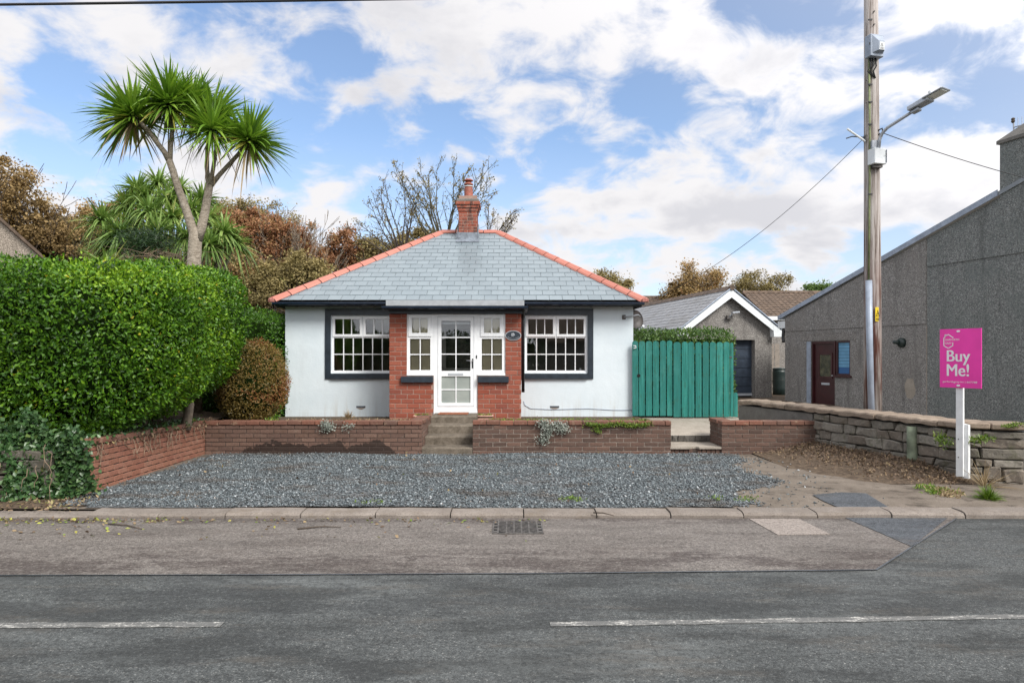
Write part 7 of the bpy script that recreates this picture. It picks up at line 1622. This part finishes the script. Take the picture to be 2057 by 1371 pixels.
# ------------------------------------------------------------------ small plants on walls and ground
r = np.random.default_rng(91)
def tuft(name, label, c, n, L, W, mat, cat='plant', droop=.7, low=.05, axis=(0, 0, 1), group=None):
    t = thing(name, c, label, cat, group); v, f, tt = blades(np.array(c), n, L, W, r, axis, droop, low, 5); o = np_mesh('blades', v, f, mat, t, tt); o['kind'] = 'stuff'; return t
def cushion(name, label, pts, n, s, L, W, mat, cat='plant', up=.3, group=None):
    c = Vector(pts[0]); t = thing(name, c, label, cat, group); pts = np.array(pts); k = r.integers(0, len(pts), n); P = pts[k] + r.normal(0, 1, (n, 3))*np.array(s); Nn = np.tile(np.array([0, -.7, .6]), (n, 1)) + r.normal(0, .4, (n, 3))
    v, f, tt = leaf_mesh(P, Nn, L, W, r.uniform(0, 1, n), up, .1, r, .5); o = np_mesh('foliage', v, f, mat, t, tt); o['kind'] = 'stuff'; return t
tuft('dry_grass', 'tuft of straw-coloured dry grass against the white wall left of the porch', at(700, 843, 12.3), 160, .17, .006, M['straw'], 'grass')
cushion('trailing_plant', 'silvery-grey trailing plant hanging over the damp-stained brick wall', [at(655, 850, 11.86), at(658, 856, 11.85), at(657, 862, 11.85)], 420, (.06, .015, .03), .035, .016, M['silver_leaf'])
cushion('trailing_plant', 'wispy pale trailing sprig on the brick wall left of the steps', [at(697, 852, 11.86), at(702, 857, 11.85), at(692, 860, 11.85)], 120, (.06, .012, .03), .03, .012, M['silver_leaf'])
cushion('trailing_plant', 'large silvery plant cascading down the brick wall right of the steps', [at(1090, 848, 11.85), at(1098, 855, 11.84), at(1104, 862, 11.84), at(1098, 872, 11.85), at(1092, 885, 11.86), at(1120, 852, 11.85), at(1132, 858, 11.85), at(1128, 864, 11.85)], 1200, (.055, .015, .035), .036, .017, M['silver_leaf'])
cushion('trailing_plant', 'bright green creeper running along the coping in front of the right window', [at(x, 853 + 2*math.sin(x*.1), 11.86) for x in range(1180, 1308, 8)] + [at(1198, 860, 11.87), at(1202, 866, 11.87), at(1295, 845, 11.95), at(1285, 847, 12)], 1100, (.05, .015, .018), .032, .020, M['weed'])
cushion('weeds', 'low mossy weeds along the bed beneath the white wall right of the porch', [at(x, 845 - (x % 3), 12.25) for x in range(985, 1300, 9)], 1300, (.07, .10, .012), .03, .014, M['weed'], up=.8)
cushion('weeds', 'dry litter and sparse weeds along the bed beneath the white wall left of the porch', [at(x, 845 - (x % 3), 12.3) for x in range(585, 830, 9)], 1000, (.08, .12, .010), .035, .014, M['straw'], up=.6)
cushion('weeds', 'bright green weed at the foot of the bronze shrub', [at(548, 846, 12.1)], 150, (.06, .05, .025), .05, .02, M['weed'], up=.9)
for q, (tr, x0, x1, D_, zt) in enumerate(TR):
    P = np.stack([r.uniform(x0+.02, x1-.02, 160), r.uniform(D_-.06, D_+.06, 160), np.full(160, zt-.01)], 1); v, f, tt = leaf_mesh(P, np.tile(np.array([0, 0, 1.0]), (160, 1)), .05, .02, r.uniform(0, 1, 160), 1.2, .1, r, .3); o = np_mesh('plants', v, f, M['weed'], tr, tt); o['kind'] = 'stuff'
cushion('fern', 'small bright fern growing from the stone wall left of the white post', [at(1885, 878, 9.2), at(1893, 884, 9.2), at(1905, 890, 9.15)], 150, (.04, .02, .03), .06, .016, M['weed'], 'fern')
cushion('fern', 'small bright fern growing from the stone wall right of the white post', [at(1958, 884, 8.98), at(1972, 880, 8.97), at(1982, 882, 8.96)], 150, (.04, .02, .014), .06, .016, M['weed'], 'fern')
cushion('moss', 'green moss on the end of the stone wall coping', [at(2035, 853, 8.95), at(2022, 856, 8.95), at(2045, 851, 8.95)], 240, (.04, .02, .012), .025, .014, M['weed'], 'moss')
gtx = ground_px(1985, 1003, .03); tuft('grass_tuft', 'bright green grass tuft at the foot of the stone wall end', (gtx[0], gtx[1], .0), 420, .20, .008, M['weed'], 'grass', .7, .05)
gtx = ground_px(1990, 990, .03); tuft('dry_grass', 'straw-coloured dead stalks leaning on the stone wall end', (6.0, 8.85, .0), 90, .42, .007, M['straw'], 'grass', .5, .2, (.2, 0, 1))
for k, (px, py) in enumerate(((1870, 985), (1905, 992))):
    g = ground_px(px, py, .03); cushion('weeds', ('yellowing' if k else 'olive') + ' weeds on the drive edge below the white post', [(g[0] + r.normal(0, .12), g[1] + r.normal(0, .10), .035) for _ in range(10)], 500, (.05, .05, .012), .05, .016, M['straw'] if k else M['weed'], up=.6)
# heap of dry leaves and earth against the stone wall
xx, yy = np.meshgrid(np.linspace(4.1, 6.1, 41), np.linspace(9.0, 11.95, 41)); wx = 5.92 - .278*(yy-9.24); dist = np.clip((wx - xx), -1, 5); hh = .17*np.exp(-(dist/.55)**2)*np.clip((yy-9.0)*1.2, 0, 1) + .012*np.sin(xx*9)*np.cos(yy*7)*np.exp(-dist)
zz = .028 - .0*xx + hh - .03*np.clip(dist-1.0, 0, 1) ; vv = np.stack([xx, yy, zz], -1).reshape(-1, 3); ii = np.arange(41*41).reshape(41, 41); ff = np.stack([ii[:-1, :-1], ii[:-1, 1:], ii[1:, 1:], ii[1:, :-1]], -1).reshape(-1, 4)
o = np_mesh('earth_bank', vv, ff, M['soil'], None, None, True); o['kind'] = 'structure'
n = 2600; y_ = r.uniform(9.0, 11.9, n); dd = np.abs(r.normal(0, .42, n)); x_ = 5.92 - .278*(y_-9.24) - dd - .03; z_ = .035 + .17*np.exp(-(dd/.55)**2)*np.clip((y_-9.0)*1.2, 0, 1) + r.uniform(0, .02, n)
v, f, tt = leaf_mesh(np.stack([x_, y_, z_], 1), np.tile(np.array([-.2, -.2, 1.0]), (n, 1)), .05, .022, np.clip(r.beta(1.6, 2.6, n)*.6, 0, 1), -.1, .15, r, .15)
o = np_mesh('leaf_litter', v, f, M['litter'], None, tt); tag(o, 'brown leaf litter heaped along the foot of the stone wall', 'leaves', kind='stuff')
# fallen leaves along the kerb on the left, thinning to the right
n = 520; px_ = np.concatenate([r.uniform(-60, 330, 330), r.uniform(300, 1100, 190)]); x_ = (px_-CX)*7.1/F; y_ = 7.16 - np.abs(r.normal(0, .10, n)); far_ = r.uniform(0, 1, n) < .2; y_ = np.where(far_, 7.2 - r.uniform(0, .9, n), y_)
v, f, tt = leaf_mesh(np.stack([x_, y_, np.full(n, .012)], 1), np.tile(np.array([0, 0, 1.0]), (n, 1)), .045, .028, r.uniform(0, 1, n), -.55, .12, r, .05); v[:, 2] = np.clip(v[:, 2], .006, .04)
o = np_mesh('fallen_leaves', v, f, M['litter'], None, tt); tag(o, 'fallen green and brown leaves gathered in the gutter along the kerb', 'leaves', kind='stuff')
n = 500; x_ = r.uniform(-6.6, -4.6, n); y_ = r.uniform(7.3, 8.0, n); v, f, tt = leaf_mesh(np.stack([x_, y_, np.full(n, .065)], 1), np.tile(np.array([0, 0, 1.0]), (n, 1)), .05, .028, r.uniform(0, .75, n), -.4, .12, r, .1); v[:, 2] = np.clip(v[:, 2], .05, .12)
o = np_mesh('leaf_litter', v, f, M['litter'], None, tt); tag(o, 'brown leaves and twigs lying below the ivy beside the kerb', 'leaves', kind='stuff')
sheet('verge', [(-12, 7.46), (-4.95, 7.46), (-5.1, 8.3), (-12, 8.3)], .052, M['soil'])
n = 60; idx = r.uniform(0, 1, (n, 2)); x_ = -4.5 + idx[:, 0]*7.5; y_ = 7.7 + idx[:, 1]*4; v, f, tt = leaf_mesh(np.stack([x_, y_, np.full(n, .085)], 1), np.tile(np.array([0, 0, 1.0]), (n, 1)), .05, .03, r.uniform(0, .8, n), -.5, .12, r, .05)
o = np_mesh('fallen_leaves', v, f, M['litter'], None, tt); tag(o, 'a few dead leaves scattered over the grey gravel', 'leaves', kind='stuff')
for a, b, lab in ((ground_px(597, 1064), ground_px(685, 1060), 'thin brown stick lying on the road left of the drain'), (ground_px(218, 1054), ground_px(285, 1064), 'short dark twig on the road near the ivy'), (ground_px(1192, 1030, .06), ground_px(1233, 1038, .05), 'thin brown stick lying across the kerb')):
    mid = ((a[0]+b[0])/2, (a[1]+b[1])/2 + .03); zz = .012 if 'road' in lab else .066; tag(MB().tube([(*a, zz), (*mid, zz+.006), (*b, zz)], [.008, .007, .004], 6).build('twig', M['bark'], None, smooth=True), lab, 'twig')

for k, (px, py, w_) in enumerate(((1148, 1004, .10), (1442, 1003, .12), (745, 1012, .06))):
    g = ground_px(px, py, .05); cushion('weeds', ['small green weeds growing through the gravel right of the drain', 'straggly weeds where the gravel thins towards the drive', 'tiny weeds in the gravel beside the kerb'][k], [(g[0] + r.normal(0, w_), g[1] + r.normal(0, .05), .065) for _ in range(8)], 110, (.04, .03, .008), .035, .012, M['weed'], up=.6)
